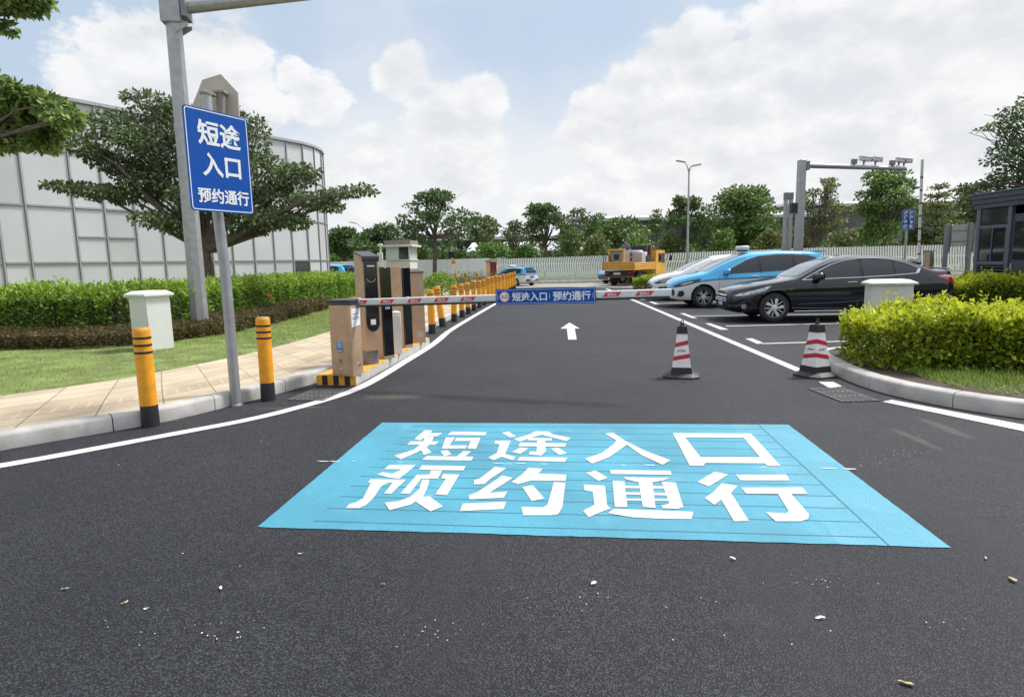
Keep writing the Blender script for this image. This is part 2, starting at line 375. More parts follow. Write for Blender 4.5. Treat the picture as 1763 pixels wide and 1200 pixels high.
M['truck_yellow'] = mat('truck_yellow', (.66, .36, .05), .5, var=.15, scale=4)
M['truck_orange'] = mat('truck_orange', (.50, .26, .06), .6, var=.2, scale=4)
M['machine_grey'] = mat('machine_grey', (.26, .26, .25), .6, .2, var=.2)
M['rust'] = mat('rust', (.20, .08, .05), .8, var=.3)
M['fence_white'] = mat('fence_white', (.74, .76, .74), .55, var=.06)
M['bark'] = mat('bark', (.115, .095, .075), .9, var=.3, scale=8, bump=.5, bscale=25)
M['bark_pale'] = mat('bark_pale', (.20, .175, .145), .9, var=.3, scale=8, bump=.5, bscale=25)
M['concrete'] = mat('concrete_grey', (.42, .41, .39), .8, var=.12)
M['facade'] = mat('facade_glass', (.56, .565, .60), .13, 0, var=.035, scale=.8, spec=.5)
def vary_by_object(m, lo, hi):
    nt = m.node_tree; b = nt.nodes['Principled BSDF']; old = b.inputs['Base Color'].links[0].from_socket
    oi = nt.nodes.new('ShaderNodeObjectInfo'); mr = nt.nodes.new('ShaderNodeMapRange'); mr.inputs[3].default_value = lo; mr.inputs[4].default_value = hi; nt.links.new(oi.outputs['Random'], mr.inputs[0])
    hs = nt.nodes.new('ShaderNodeHueSaturation'); nt.links.new(old, hs.inputs['Color']); nt.links.new(mr.outputs[0], hs.inputs['Value']); nt.links.new(hs.outputs[0], b.inputs['Base Color'])
vary_by_object(M['facade'], .88, 1.08)
M['mullion'] = mat('mullion', (.40, .41, .43), .5, .3, var=.05)
M['mullion_dark'] = mat('mullion_gasket', (.22, .222, .235), .6, 0, var=.05)
M['terminal_roof'] = mat('terminal_roof', (.48, .50, .53), .6, var=.06, scale=.2)
M['terminal_wall'] = mat('terminal_wall', (.13, .14, .16), .5, var=.3, scale=.3)
M['cream'] = mat('booth_cream', (.58, .56, .51), .6, var=.08)
M['window_pale'] = mat('pale_window', (.50, .54, .58), .1, var=.15, scale=2)
M['window_dark'] = mat('dark_window', (.035, .05, .055), .08, var=.15, scale=2)
M['led'] = mat('led_panel', (.16, .025, .035), .4, var=.3, scale=20)
M['orange_frame'] = mat('orange_frame', (.75, .40, .24), .5, var=.1)
M['skin'] = mat('skin', (.45, .27, .20), .6, var=.05)
M['cloth_dark'] = mat('dark_cloth', (.03, .032, .04), .85, var=.2)
M['cloth_blue'] = mat('grey_blue_cloth', (.13, .16, .21), .85, var=.2)
M['hair'] = mat('hair', (.012, .010, .010), .6, var=0)
M['sack'] = mat('sack', (.62, .66, .72), .8, var=.15)
M['wood'] = mat('stained_board', (.22, .20, .18), .8, var=.2)
M['leaf_litter'] = mat('dry_leaf', (.42, .33, .17), .8, var=.3, scale=30)
M['scrap'] = mat('paint_scrap', (.72, .72, .70), .8, var=.1, scale=40)
# foliage
M['lf_hedge'] = leaf_mat('hedge_leaf', (.065, .15, .018), (.20, .34, .04), (.34, .46, .08))
M['lf_hedge_tip'] = leaf_mat('hedge_young_leaf', (.22, .37, .04), (.42, .56, .09))
M['lf_brown'] = leaf_mat('brown_hedge_leaf', (0.074, 0.068, 0.030), (0.189, 0.135, 0.061), (0.162, 0.203, 0.054))
M['lf_gold'] = leaf_mat('golden_leaf', (.10, .17, .015), (.34, .42, .03), (.52, .56, .05))
M['lf_gold_tip'] = leaf_mat('golden_young_leaf', (.42, .50, .025), (.66, .68, .05), (.72, .74, .10))
M['lf_dark'] = leaf_mat('dark_tree_leaf', (0.042, 0.080, 0.034), (0.123, 0.190, 0.067), (0.171, 0.247, 0.095), .25)
M['lf_big'] = leaf_mat('umbrella_tree_leaf', (.055, .085, .038), (.15, .20, .085), (.24, .29, .13), .3)
M['lf_near'] = leaf_mat('near_tree_leaf', (.13, .21, .05), (.30, .40, .11), (.42, .50, .16), .4)
M['lf_mid'] = leaf_mat('mid_tree_leaf', (0.062, 0.116, 0.034), (0.171, 0.248, 0.078), (0.248, 0.310, 0.124), .3)
M['lf_olive'] = leaf_mat('olive_tree_leaf', (0.102, 0.123, 0.043), (0.246, 0.261, 0.102), (0.319, 0.290, 0.131), .3)
M['lf_bright'] = leaf_mat('bright_tree_leaf', (0.087, 0.174, 0.036), (0.232, 0.377, 0.087), (0.319, 0.435, 0.145), .3)
M['lf_grass'] = leaf_mat('grass_blade', (.10, .19, .025), (.27, .36, .07), (.40, .38, .14), .3, .6)
M['flower'] = mat('red_flower', (.65, .07, .04), .6, var=.1)

# ------------------------------------------------------------------ ground, road, kerbs
def sheet(name, pts, z, m, parent=None, kind='structure', sub=0):
    b = MB(); b.add([Vector((p[0], p[1], z)) for p in pts], [tuple(range(len(pts)))], m)
    o = b.build(name, parent, smooth=False)
    if not parent: tag(o, kind=kind)
    return o
def ccw(pts):
    a = sum(pts[i][0] * pts[(i + 1) % len(pts)][1] - pts[(i + 1) % len(pts)][0] * pts[i][1] for i in range(len(pts)))
    return pts if a > 0 else pts[::-1]
sheet('ground', [(-700, -60), (700, -60), (700, 900), (-700, 900)], -.03, M['verge'])
road = sheet('road', [(-30, -12), (60, -12), (60, 44.2), (-30, 44.2)], 0, M['asphalt'])
sheet('junction_road', [(-30, 36.4), (3, 36.9), (9, 32.0), (60, 31), (60, 43.6), (-30, 43.6)], .004, M['concrete_road'])

def resample(P, step):
    P = [Vector((p[0], p[1], 0)) for p in P]; out = [P[0]]; acc = 0
    for a, b in zip(P[:-1], P[1:]):
        L = (b - a).length; t = step - acc
        while t < L: out.append(a.lerp(b, t / L)); t += step
        acc = L - (t - step)
    out.append(P[-1]); return out
def smooth_line(P, it=2):
    P = [Vector((p[0], p[1], 0)) for p in P]
    for _ in range(it):
        Q = [P[0]]
        for a, b in zip(P[:-1], P[1:]): Q += [a.lerp(b, .25), a.lerp(b, .75)]
        Q.append(P[-1]); P = Q
    return P
def normals2(P):
    out = []
    for i in range(len(P)):
        d = (P[min(i + 1, len(P) - 1)] - P[max(i - 1, 0)]).normalized(); out.append(Vector((-d.y, d.x, 0)))
    return out
def kerb(P, name, stone=1.0, h=.15, w=.15, side=1):
    """stones laid end to end with real joints; side=1: body lies left of travel"""
    P = resample(smooth_line(P), .25); Nn = normals2(P); b = MB(); prof = [(0, -.02), (0, h - .035), (.012, h - .012), (.035, h), (w, h), (w, -.02)]
    n = len(prof); k = max(1, round(stone / .25)); i = 0
    while i < len(P) - 1:
        j = min(i + k, len(P) - 1); vs = []; seg = list(range(i, j + 1)); dz = rnd.uniform(-.004, .004)
        for q in seg:
            p = P[q].copy(); d = (P[min(q + 1, len(P) - 1)] - P[max(q - 1, 0)]).normalized()
            if q == i: p += d * .005
            if q == j: p -= d * .005
            for a, z in prof: vs.append(p + Nn[q] * a * side + Vector((0, 0, z + (dz if z > 0 else 0))))
        fs = []
        for s in range(len(seg) - 1):
            for c in range(n - 1): fs.append((s * n + c, (s + 1) * n + c, (s + 1) * n + c + 1, s * n + c + 1))
        fs.append(tuple(range(n))); fs.append(tuple((len(seg) - 1) * n + c for c in range(n))[::-1])
        if side < 0: fs = [f[::-1] for f in fs]
        b.add(vs, [f[::-1] for f in fs], M['kerb']); i = j
    return tag(b.build(name, angle=50), kind='structure'), P, Nn
KL = [(-8.6, .6), (-5.6, 3.7), (-4.42, 5.10), (-4.12, 5.38), (-3.85, 5.62), (-3.58, 5.86), (-3.40, 6.1), (-3.14, 6.6), (-2.9, 7.1), (-2.66, 7.62), (-2.5, 8.1), (-2.25, 10.0), (-1.98, 12.9), (-1.72, 16.3), (-1.12, 22.5), (.02, 34.0), (.1, 36.2), (-.6, 37.2), (-3, 37.4), (-24, 36.8)]
_, KP, KN = kerb(KL, 'kerb')
KR = [(9.2, 9.6), (6.0, 9.35), (4.75, 9.2), (4.38, 8.9), (4.22, 8.35), (4.10, 7.7), (4.03, 7.1), (4.05, 6.6), (4.18, 6.15), (4.40, 5.72), (4.75, 5.3), (6.2, 4.1), (9, 2.2)]
kerb(KR, 'kerb', w=.17)
kback = [p + n * .151 for p, n in zip(KP, KN)]
far_left = [(-24, 60), (-60, 60), (-60, 0), (-9, 0)]
sheet('lawn', ccw([(p.x, p.y) for p in kback] + [(-24, 37)] + far_left), .135, M['verge'])
PB = [(-9.5, 2.9), (-7.4, 5.0), (-5.76, 6.75), (-5.32, 7.2), (-4.92, 7.75), (-4.62, 8.5), (-4.33, 9.3), (-4.12, 10.3), (-3.98, 11.2), (-3.82, 12.8), (-3.8, 15), (-3.9, 20), (-4.1, 26), (-3.2, 31.5), (-2.2, 36.9)]
PBs = smooth_line(PB, 2)
def pave_mat():
    m = mat('pavers', (.44, .365, .262), .85, var=.16, scale=1.6, bump=.12, bscale=80); nt = m.node_tree; N = nt.nodes; L = nt.links; b = N['Principled BSDF']
    uv = N.new('ShaderNodeUVMap'); sx = N.new('ShaderNodeSeparateXYZ'); L.new(uv.outputs[0], sx.inputs[0])
    def mth(op, a, c=None):
        n = N.new('ShaderNodeMath'); n.operation = op
        for i, v in enumerate((a, c)):
            if v is None: continue
            if isinstance(v, (int, float)): n.inputs[i].default_value = v
            else: L.new(v, n.inputs[i])
        return n.outputs[0]
    def line(sock, period, wid):
        return mth('LESS_THAN', mth('ABSOLUTE', mth('SUBTRACT', mth('FRACT', mth('DIVIDE', sock, period)), .5)), wid / period / 2)
    j = mth('MAXIMUM', line(sx.outputs[0], .6, .014), line(sx.outputs[1], .333, .013))
    # tactile strip: raised dashes about the middle
    inb = mth('LESS_THAN', mth('ABSOLUTE', mth('SUBTRACT', sx.outputs[1], .62)), .155)
    dash = mth('MULTIPLY', mth('GREATER_THAN', mth('FRACT', mth('DIVIDE', sx.outputs[0], .15)), .22), line(sx.outputs[1], .072, .03))
    t = mth('MULTIPLY', inb, dash)
    old = b.inputs['Base Color'].links[0].from_socket
    # single slabs differ a little in tone
    cx = N.new('ShaderNodeCombineXYZ'); L.new(mth('FLOOR', mth('ADD', mth('DIVIDE', sx.outputs[0], .6), .5)), cx.inputs[0]); L.new(mth('FLOOR', mth('ADD', mth('DIVIDE', sx.outputs[1], .333), .5)), cx.inputs[1])
    wn = N.new('ShaderNodeTexWhiteNoise'); L.new(cx.outputs[0], wn.inputs['Vector'])
    hs = N.new('ShaderNodeHueSaturation'); L.new(old, hs.inputs['Color']); L.new(mth('ADD', mth('MULTIPLY', wn.outputs[0], .22), .89), hs.inputs['Value'])
    m1 = N.new('ShaderNodeMixRGB'); L.new(j, m1.inputs[0]); L.new(hs.outputs[0], m1.inputs[1]); m1.inputs[2].default_value = (.17, .125, .08, 1)
    m2 = N.new('ShaderNodeMixRGB'); L.new(mth('MULTIPLY', t, .85), m2.inputs[0]); L.new(m1.outputs[0], m2.inputs[1]); m2.inputs[2].default_value = (.27, .19, .11, 1)
    L.new(m2.outputs[0], b.inputs['Base Color'])
    return m
def strip_between(name, A, B, z, m, n=160):
    """sheet between two plan curves with u = metres along, v = metres across"""
    def rs(P):
        P = [Vector((p[0], p[1], 0)) for p in P]; d = [0]
        for a, b in zip(P[:-1], P[1:]): d.append(d[-1] + (b - a).length)
        return P, d
    def pick(P, d, y):
        for i in range(len(P) - 1):
            if P[i].y <= y <= P[i + 1].y: return P[i].lerp(P[i + 1], (y - P[i].y) / max(1e-6, P[i + 1].y - P[i].y)), d[i]
        return P[-1] if y > P[-1].y else P[0], 0
    A, da = rs(A); B, db = rs(B); vs = []; uv = []; s = 0; prev = None
    for k in range(n + 1):
        t = (k / n) ** 1.5
        ia = t * da[-1]; ib = t * db[-1]
        def along(P, d, x):
            for i in range(len(P) - 1):
                if d[i + 1] >= x - 1e-6: return P[i].lerp(P[i + 1], (x - d[i]) / max(1e-6, d[i + 1] - d[i]))
            return P[-1]
        a = along(A, da, ia); b = along(B, db, ib)
        if prev: s += (a - prev).length
        prev = a; w = (b - a).length
        vs += [Vector((a.x, a.y, z)), Vector((b.x, b.y, z))]; uv += [(s, 0), (s, w)]
    fs = [(2 * k, 2 * k + 2, 2 * k + 3, 2 * k + 1) for k in range(n)]
    mb = MB(); mb.add(vs, fs, m); o = mb.build(name, smooth=False); ul = o.data.uv_layers.new(name='UVMap')
    for lp in o.data.loops: ul.data[lp.index].uv = uv[lp.vertex_index]
    return tag(o, kind='structure')
kb = [p for p in kback if p.y < 36.2]
strip_between('pavement', kb, PBs, .147, pave_mat())
# planted island on the right, behind its kerb
sheet('planting_bed', ccw([(9.2, 9.45), (6.0, 9.2), (4.85, 9.05), (4.52, 8.8), (4.37, 8.3), (4.26, 7.7), (4.19, 7.1), (4.21, 6.65), (4.33, 6.25), (4.54, 5.85), (4.87, 5.45), (6.3, 4.25), (9.1, 2.35), (16, 2.3), (16, 9.4)]), .125, M['soil'])
sheet('planting_bed', ccw([(9.9, 15.6), (13.2, 15.2), (30, 12), (30, 24), (10.2, 18.6)]), .06, M['soil'])
# verge under the white fence
kerb([(-34, 43.5), (0, 43.3), (20, 42.4), (60, 39)][::1], 'kerb', h=.18, w=.2)
sheet('verge', ccw([(-34, 43.6), (0, 43.45), (20, 42.55), (60, 39.2), (60, 300), (-60, 300), (-60, 43.6)]), .14, M['verge'])

# ------------------------------------------------------------------ painted markings, children of the road
def ribbon(name, pix, w, z=.005, world=None, m=None):
    P = [Vector((p[0], p[1], 0)) for p in world] if world else [G(*p) for p in pix]
    P = resample(P, .3) if not world else P; Nn = normals2(P); b = MB(); vs = []
    for p, n in zip(P, Nn):
        j = rnd.uniform(-.003, .003)
        vs += [p - n * (w / 2 + j) + Vector((0, 0, z)), p + n * (w / 2 + j) + Vector((0, 0, z))]
    b.add(vs, [(2 * i, 2 * i + 2, 2 * i + 3, 2 * i + 1) for i in range(len(P) - 1)], m or M['white_paint'])
    o = b.build(name, road, smooth=False)
    o.data.flip_normals() if o.data.polygons[0].normal.z < 0 else None
    return o
def poly_mark(name, pix, z=.005, m=None, parent=None):
    pts = [G(*p) for p in pix]
    b = MB(); b.add([Vector((p.x, p.y, z)) for p in pts], [tuple(range(len(pts)))], m or M['white_paint'])
    o = b.build(name, parent or road, smooth=False)
    if o.data.polygons[0].normal.z < 0: o.data.flip_normals()
    return o
LL = smooth_line([G(*p) for p in [(-700, 1010), (-400, 890), (-160, 830), (0, 802.5), (100, 785), (282, 750.6), (439, 721.6), (540, 695), (590, 680), (627.5, 664.5), (665, 643), (702, 620), (740, 597.5), (757.5, 584), (768, 574), (780, 566), (815, 545), (857, 521), (893, 501)]], 2)
ribbon('lane_line', None, .145, world=[(p.x, p.y) for p in LL])
RL = [G(1084, 514.3), G(1379, 639.5)]; e = (RL[1] - RL[0]).normalized()
ribbon('lane_line', None, .145, world=[(p.x, p.y) for p in (RL[0] - e * 9, RL[0], RL[1])])
poly_mark('lane_line', [(1409, 658), (1434.7, 658), (1450, 665.7), (1428, 668.3)])
poly_mark('lane_line', [(1519.4, 692.2), (1535.3, 689), (1763, 732), (1840, 747), (1840, 758), (1763, 743.3)])
poly_mark('direction_arrow', [(980.5, 555.7), (998.2, 566.2), (989.4, 565.5), (992.9, 585.1), (978.2, 585.1), (976, 566.2), (964.9, 566.2)])
def slot(bar, a, b):
    poly_mark('parking_line', bar)
    A, B = G(*a), G(*b); u = (B - A).normalized()
    ribbon('parking_line', None, .10, world=[(p.x, p.y) for p in (A, A + u * 5.2)])
q5 = lambda L: [(1120 + x / 5.342, 530 + y / 5.342) for x, y in L]
slot(q5([(268, 52), (312, 52), (430, 97), (385, 97)]), (1194, 544.5), (1275, 543.5))
slot(q5([(502, 145), (548, 145), (722, 203), (645, 203)]), (1250, 562), (1450, 557))
slot(q5([(870, 285), (935, 283), (1050, 330), (990, 337)]), (1306, 592.3), (1450, 588))
q6 = lambda L: [(1100 + x / 5.509, 400 + y / 5.509) for x, y in L]
slot(q6([(95, 660), (130, 660), (200, 682), (150, 683)]), (1130, 523), (1176, 521.5))
slot(q6([(0, 629), (30, 629), (62, 643), (22, 643)]), (1108, 515.4), (1150, 514.2))
# blue painted entrance panel
A, B, C_, D_ = G(443, 908), G(1637, 943.5), G(1357, 731.5), G(658, 728)
ux = (B - A).normalized(); uy = Vector((-ux.y, ux.x, 0))
PM = Matrix(((ux.x, uy.x, 0, A.x), (ux.y, uy.y, 0, A.y), (0, 0, 1, .004), (0, 0, 0, 1))); PMi = PM.inverted()
def panel_mat():
    m = mat('panel_paint', (.054, .262, .362), .65, var=.2, scale=1.1, bump=.25, bscale=120); nt = m.node_tree; N = nt.nodes; L = nt.links; b = N['Principled BSDF']
    tc = N.new('ShaderNodeTexCoord'); sx = N.new('ShaderNodeSeparateXYZ'); L.new(tc.outputs['Object'], sx.inputs[0])
    def mth(op, a, c=None, cl=False):
        n = N.new('ShaderNodeMath'); n.operation = op; n.use_clamp = cl
        for i, v in enumerate((a, c)):
            if v is None: continue
            if isinstance(v, (int, float)): n.inputs[i].default_value = v
            else: L.new(v, n.inputs[i])
        return n.outputs[0]
    def nz(sc, det=4, vec=None):
        n = N.new('ShaderNodeTexNoise'); n.inputs['Scale'].default_value = sc; n.inputs['Detail'].default_value = det; L.new(vec or tc.outputs['Object'], n.inputs['Vector']); return n.outputs[0]
    mp = N.new('ShaderNodeMapping'); mp.inputs['Scale'].default_value = (.9, 30, 1); L.new(tc.outputs['Object'], mp.inputs['Vector'])
    wob = mth('MULTIPLY', mth('SUBTRACT', nz(1.2, 2), .5), .02)
    fr = mth('ABSOLUTE', mth('SUBTRACT', mth('FRACT', mth('DIVIDE', mth('ADD', sx.outputs[1], wob), .196)), .5))
    seam = mth('MULTIPLY', mth('LESS_THAN', fr, .034), mth('GREATER_THAN', nz(2.2, 3, mp.outputs[0]), .30))
    inner = mth('MULTIPLY', mth('GREATER_THAN', sx.outputs[0], .30), mth('LESS_THAN', sx.outputs[0], 3.46))
    seam = mth('MULTIPLY', seam, inner)
    border = mth('LESS_THAN', mth('ABSOLUTE', mth('SUBTRACT', sx.outputs[0], 3.47)), .006)
    lines = mth('MAXIMUM', seam, border)
    old = b.inputs['Base Color'].links[0].from_socket
    # overlapping coats: second coat lighter beside the right border; scuffs; bare asphalt speckle
    coat = mth('MULTIPLY', mth('GREATER_THAN', mth('ADD', sx.outputs[0], mth('MULTIPLY', nz(3, 4), .10)), 3.28), .35)
    c1 = N.new('ShaderNodeMixRGB'); L.new(coat, c1.inputs[0]); L.new(old, c1.inputs[1]); c1.inputs[2].default_value = (.12, .36, .465, 1)
    c2 = N.new('ShaderNodeMixRGB'); L.new(mth('MULTIPLY', mth('SUBTRACT', nz(2.6, 8), .56, True), 2.2, True), c2.inputs[0]); L.new(c1.outputs[0], c2.inputs[1]); c2.inputs[2].default_value = (.17, .38, .52, 1)
    vo = N.new('ShaderNodeTexVoronoi'); vo.inputs['Scale'].default_value = 140; L.new(tc.outputs['Object'], vo.inputs['Vector'])
    pit = mth('MULTIPLY', mth('GREATER_THAN', vo.outputs['Distance'], .72), mth('GREATER_THAN', nz(1.7, 4), .42))
    c3 = N.new('ShaderNodeMixRGB'); L.new(mth('MULTIPLY', pit, .4), c3.inputs[0]); L.new(c2.outputs[0], c3.inputs[1]); c3.inputs[2].default_value = (.02, .10, .17, 1)
    c4 = N.new('ShaderNodeMixRGB'); L.new(mth('MULTIPLY', lines, .95), c4.inputs[0]); L.new(c3.outputs[0], c4.inputs[1]); c4.inputs[2].default_value = (.008, .09, .15, 1)
    L.new(c4.outputs[0], b.inputs['Base Color']); return m
pb = MB(); loc = [PMi @ p for p in (A, B, C_, D_)]; outl = []
for i in range(4):
    a, b2 = loc[i], loc[(i + 1) % 4]
    for k in range(60):
        p = a.lerp(b2, k / 60); outl.append(Vector((p.x + rnd.uniform(-.002, .002), p.y + rnd.uniform(-.004, .004) * (1 if i == 0 else .4), 0)))
pb.add(outl, [tuple(range(len(outl)))], panel_mat()); panel = pb.build('painted_panel', road, smooth=False); panel.matrix_local = PM
if panel.data.polygons[0].normal.z < 0: panel.data.flip_normals()
za = lambda L: [(420 + x / 2.7547, 700 + y / 2.7547) for x, y in L]
zb_ = lambda L: [(960 + x / 2.5186, 700 + y / 2.5186) for x, y in L]
STROKES = [za(s) for s in [
    [(858, 115), (893, 115), (884, 128), (942, 128), (916, 144), (862, 144), (838, 163), (808, 157)],
    [(790, 168), (926, 168), (908, 184), (775, 184)], [(858, 146), (902, 146), (886, 178), (862, 201), (745, 254), (714, 236), (805, 208), (850, 172)], [(838, 203), (868, 198), (890, 222), (852, 232)],
    [(985, 122), (1152, 125), (1143, 140), (965, 138)], [(958, 150), (1000, 150), (975, 187), (1060, 187), (1050, 203), (938, 203)], [(1006, 152), (1122, 152), (1100, 205), (1060, 203), (1076, 167), (1000, 167)],
    [(932, 215), (965, 210), (985, 230), (950, 240)], [(1040, 215), (1078, 217), (1050, 240), (1010, 240)], [(868, 238), (1090, 241), (1078, 259), (845, 256)],
    [(1222, 128), (1255, 122), (1292, 145), (1262, 150)], [(1190, 165), (1265, 165), (1255, 190), (1238, 228), (1290, 243), (1275, 258), (1222, 242), (1185, 258), (1158, 246), (1200, 222), (1212, 182), (1188, 180)],
    [(1310, 242), (1535, 245), (1522, 266), (1296, 260)], [(1385, 120), (1445, 122), (1465, 135), (1550, 152), (1530, 167), (1465, 151), (1412, 137), (1350, 155), (1308, 170), (1280, 157), (1345, 138)],
    [(1350, 152), (1460, 154), (1460, 165), (1345, 163)], [(1310, 175), (1528, 178), (1523, 194), (1300, 192)], [(1392, 160), (1428, 160), (1432, 215), (1410, 236), (1352, 232), (1355, 217), (1388, 217)],
    [(1310, 198), (1350, 202), (1312, 228), (1270, 220)], [(1455, 202), (1490, 198), (1532, 225), (1495, 232)],
    [(690, 280), (815, 281), (793, 300), (770, 320), (735, 346), (690, 341), (632, 325), (660, 314), (704, 322), (750, 301), (665, 300)],
    [(600, 348), (770, 350), (735, 382), (698, 418), (665, 416), (705, 366), (682, 366), (650, 384), (620, 430), (580, 470), (545, 486), (485, 486), (500, 466), (530, 458), (565, 440), (602, 366), (588, 365)],
    [(845, 282), (1052, 286), (1040, 307), (830, 303)], [(888, 306), (940, 307), (920, 345), (840, 346), (785, 418), (742, 416), (820, 328), (880, 326)], [(945, 324), (1022, 326), (962, 425), (908, 420), (958, 346), (935, 345)],
    [(845, 350), (880, 350), (870, 390), (850, 432), (790, 470), (690, 496), (668, 460), (735, 452), (790, 432), (832, 395)], [(852, 432), (880, 430), (945, 478), (885, 502), (815, 456)],
    [(1190, 290), (1245, 296), (1165, 350), (1140, 372), (1090, 374), (1092, 352), (1120, 345)], [(1225, 330), (1275, 342), (1165, 412), (1250, 406), (1232, 436), (1070, 444), (1066, 424), (1105, 410), (1160, 375)], [(1038, 464), (1245, 455), (1230, 490), (1025, 500)],
    [(1350, 294), (1418, 298), (1395, 322), (1530, 326), (1525, 356), (1365, 354), (1300, 372), (1268, 362), (1320, 325)], [(1320, 385), (1370, 377), (1425, 440), (1365, 452)], [(1470, 362), (1525, 365), (1510, 480), (1490, 515), (1460, 520), (1325, 520), (1315, 480), (1420, 482), (1440, 470)]]]
STROKES += [zb_(s) for s in [
    [(205, 120), (240, 116), (290, 150), (380, 195), (490, 236), (455, 256), (360, 212), (300, 168), (288, 177), (225, 222), (150, 251), (118, 230), (190, 205), (245, 165), (255, 150)],
    [(500, 118), (838, 120), (855, 139), (508, 137)], [(508, 135), (553, 137), (640, 248), (632, 261), (573, 260)], [(805, 137), (855, 138), (968, 262), (908, 261)], [(618, 222), (880, 222), (902, 249), (634, 247)],
    [(122, 290), (165, 280), (218, 312), (178, 326)], [(112, 342), (205, 346), (215, 432), (232, 445), (185, 462), (135, 484), (110, 455), (160, 430), (152, 372), (118, 368)], [(245, 447), (588, 460), (580, 492), (440, 490), (330, 485), (218, 466)],
    [(226, 278), (490, 282), (495, 300), (232, 296)], [(282, 310), (490, 312), (455, 325), (412, 332), (350, 332), (320, 325), (300, 320)],
    [(238, 325), (290, 328), (303, 440), (248, 440)], [(450, 330), (512, 333), (545, 440), (520, 448), (455, 445), (450, 432), (485, 425)], [(350, 326), (410, 326), (425, 444), (370, 440)], [(288, 346), (470, 349), (473, 359), (290, 357)], [(292, 374), (484, 377), (487, 389), (294, 386)], [(298, 402), (484, 404), (486, 413), (300, 411)],
    [(680, 286), (742, 298), (655, 350), (607, 330)], [(712, 335), (780, 348), (752, 378), (830, 500), (765, 502), (710, 408), (680, 430), (637, 400), (675, 375)],
    [(772, 298), (990, 298), (1007, 324), (792, 324)], [(795, 355), (1062, 354), (1085, 383), (818, 382)], [(955, 382), (1012, 382), (1090, 470), (1085, 492), (1055, 502), (945, 502), (902, 462), (995, 468), (1000, 455)]]]
lb = MB()
for i, s in enumerate(STROKES):
    pts = [PMi @ G(*p) for p in s]
    if sum(pts[k].x * pts[(k + 1) % len(pts)].y - pts[(k + 1) % len(pts)].x * pts[k].y for k in range(len(pts))) < 0: pts = pts[::-1]
    lb.add([Vector((p.x, p.y, .003 + .00015 * (i % 9))) for p in pts], [tuple(range(len(pts)))], M['white_paint'])
lb.build('lettering', panel, smooth=False)
# scratched chalk line across the panel and tar seams
sb = MB()
for k in range(46):
    a = k / 46; x = 545 + 925 * a; y = 795 + 14 * a + rnd.uniform(-1, 1)
    if rnd.random() < .80 and 560 < x < 1440: continue
    l = rnd.uniform(6, 22) * (1.6 if x < 600 or x > 1400 else 1); w = rnd.uniform(.25, .8) * (1.8 if x < 570 or x > 1420 else 1)
    P = [G(x, y - w), G(x + l, y - w * .4 + .2), G(x + l, y + w * .5 + .2), G(x + l * .4, y + w)]
    sb.add([Vector((p.x, p.y, .0095)) for p in P], [(3, 2, 1, 0)], M['scrap'])
sb.build('chalk_line', road, smooth=False)

# drain grates: frame, bars over a dark pit
def grate(label, c, rot, L=.66, W=.42):
    t = thing('drain_grate', label, 'drain', c, rot, 'drain grates by the kerbs')
    b = MB(); b.bounds((-L / 2, -W / 2, .002), (L / 2, W / 2, .0045), M['pit']); b.build('pit', t, smooth=False)
    b = MB(); f = .014
    for x0, x1, y0, y1 in ((-L / 2, L / 2, -W / 2, -W / 2 + f), (-L / 2, L / 2, W / 2 - f, W / 2), (-L / 2, -L / 2 + f, -W / 2 + f, W / 2 - f), (L / 2 - f, L / 2, -W / 2 + f, W / 2 - f)):
        b.bounds((x0, y0, .005), (x1, y1, .0115), M['iron'])
    b.build('frame', t, smooth=False)
    b = MB(); n = 7
    for i in range(n):
        y = -W / 2 + f + (W - 2 * f) * (i + .5) / n; b.bounds((-L / 2 + f, y - .011, .005), (L / 2 - f, y + .011, .012), M['iron'])
    for x in (-L / 6, L / 6): b.bounds((x - .012, -W / 2 + f, .0055), (x + .012, W / 2 - f, .0145), M['iron'])
    b.build('bars', t, smooth=False)
grate('slotted iron drain grate in the asphalt by the right kerb behind a traffic cone', (3.58, 6.56, 0), R(-88), .68, .40)
grate('slotted iron drain grate beside the white line before the striped island', (-2.30, 7.14, 0), R(80), .62, .44)

# litter: scraps of paint film and dry leaves on the asphalt
def scrap(px, py, s, label, name='paint_scrap', m=None, cat='litter', asp=.4):
    p = G(px, py); b = MB(); n = 9; a0 = rnd.uniform(0, 6.28); vs = []; 
    for k in range(n):
        a = 2 * math.pi * k / n; r = s * rnd.uniform(.6, 1.0); x, y = math.cos(a) * r, math.sin(a) * r * asp
        vs.append(Vector((x * math.cos(a0) - y * math.sin(a0), x * math.sin(a0) + y * math.cos(a0), rnd.uniform(.002, .012))))
    vs.append(Vector((0, 0, s * .22))); lo = [v - Vector((0, 0, .0015)) for v in vs]; k0 = len(vs)
    b.add(vs + lo, [(i, (i + 1) % n, n) for i in range(n)] + [((i + 1) % n + k0, i + k0, n + k0) for i in range(n)] + [((i + 1) % n, i, i + k0, (i + 1) % n + k0) for i in range(n)], m or M['scrap'])
    o = b.build(name, smooth=False); o.location = (p.x, p.y, .004); tag(o, label, cat, 'scraps lying on the asphalt' if name == 'paint_scrap' else 'dry leaves on the asphalt')
for a in [(112, 1016, .030, 'long white paint scrap far left on the dark asphalt'), (380, 1014, .030, 'white curled paint scrap left of centre below the blue panel'), (518, 955, .022, 'small white scrap just under the left part of the blue panel'),
          (1262, 964, .028, 'white folded scrap close under the blue panel edge'), (1022, 1006, .034, 'crumpled white scrap in the middle of the foreground asphalt'), (1412, 1066, .032, 'broken whitish scrap in the right foreground'),
          (1697, 963, .022, 'small white scrap right of the blue panel corner'), (252, 1051, .018, 'tiny pale scrap left of the middle of the foreground')]:
    scrap(a[0], a[1], a[2] * .72, a[3])
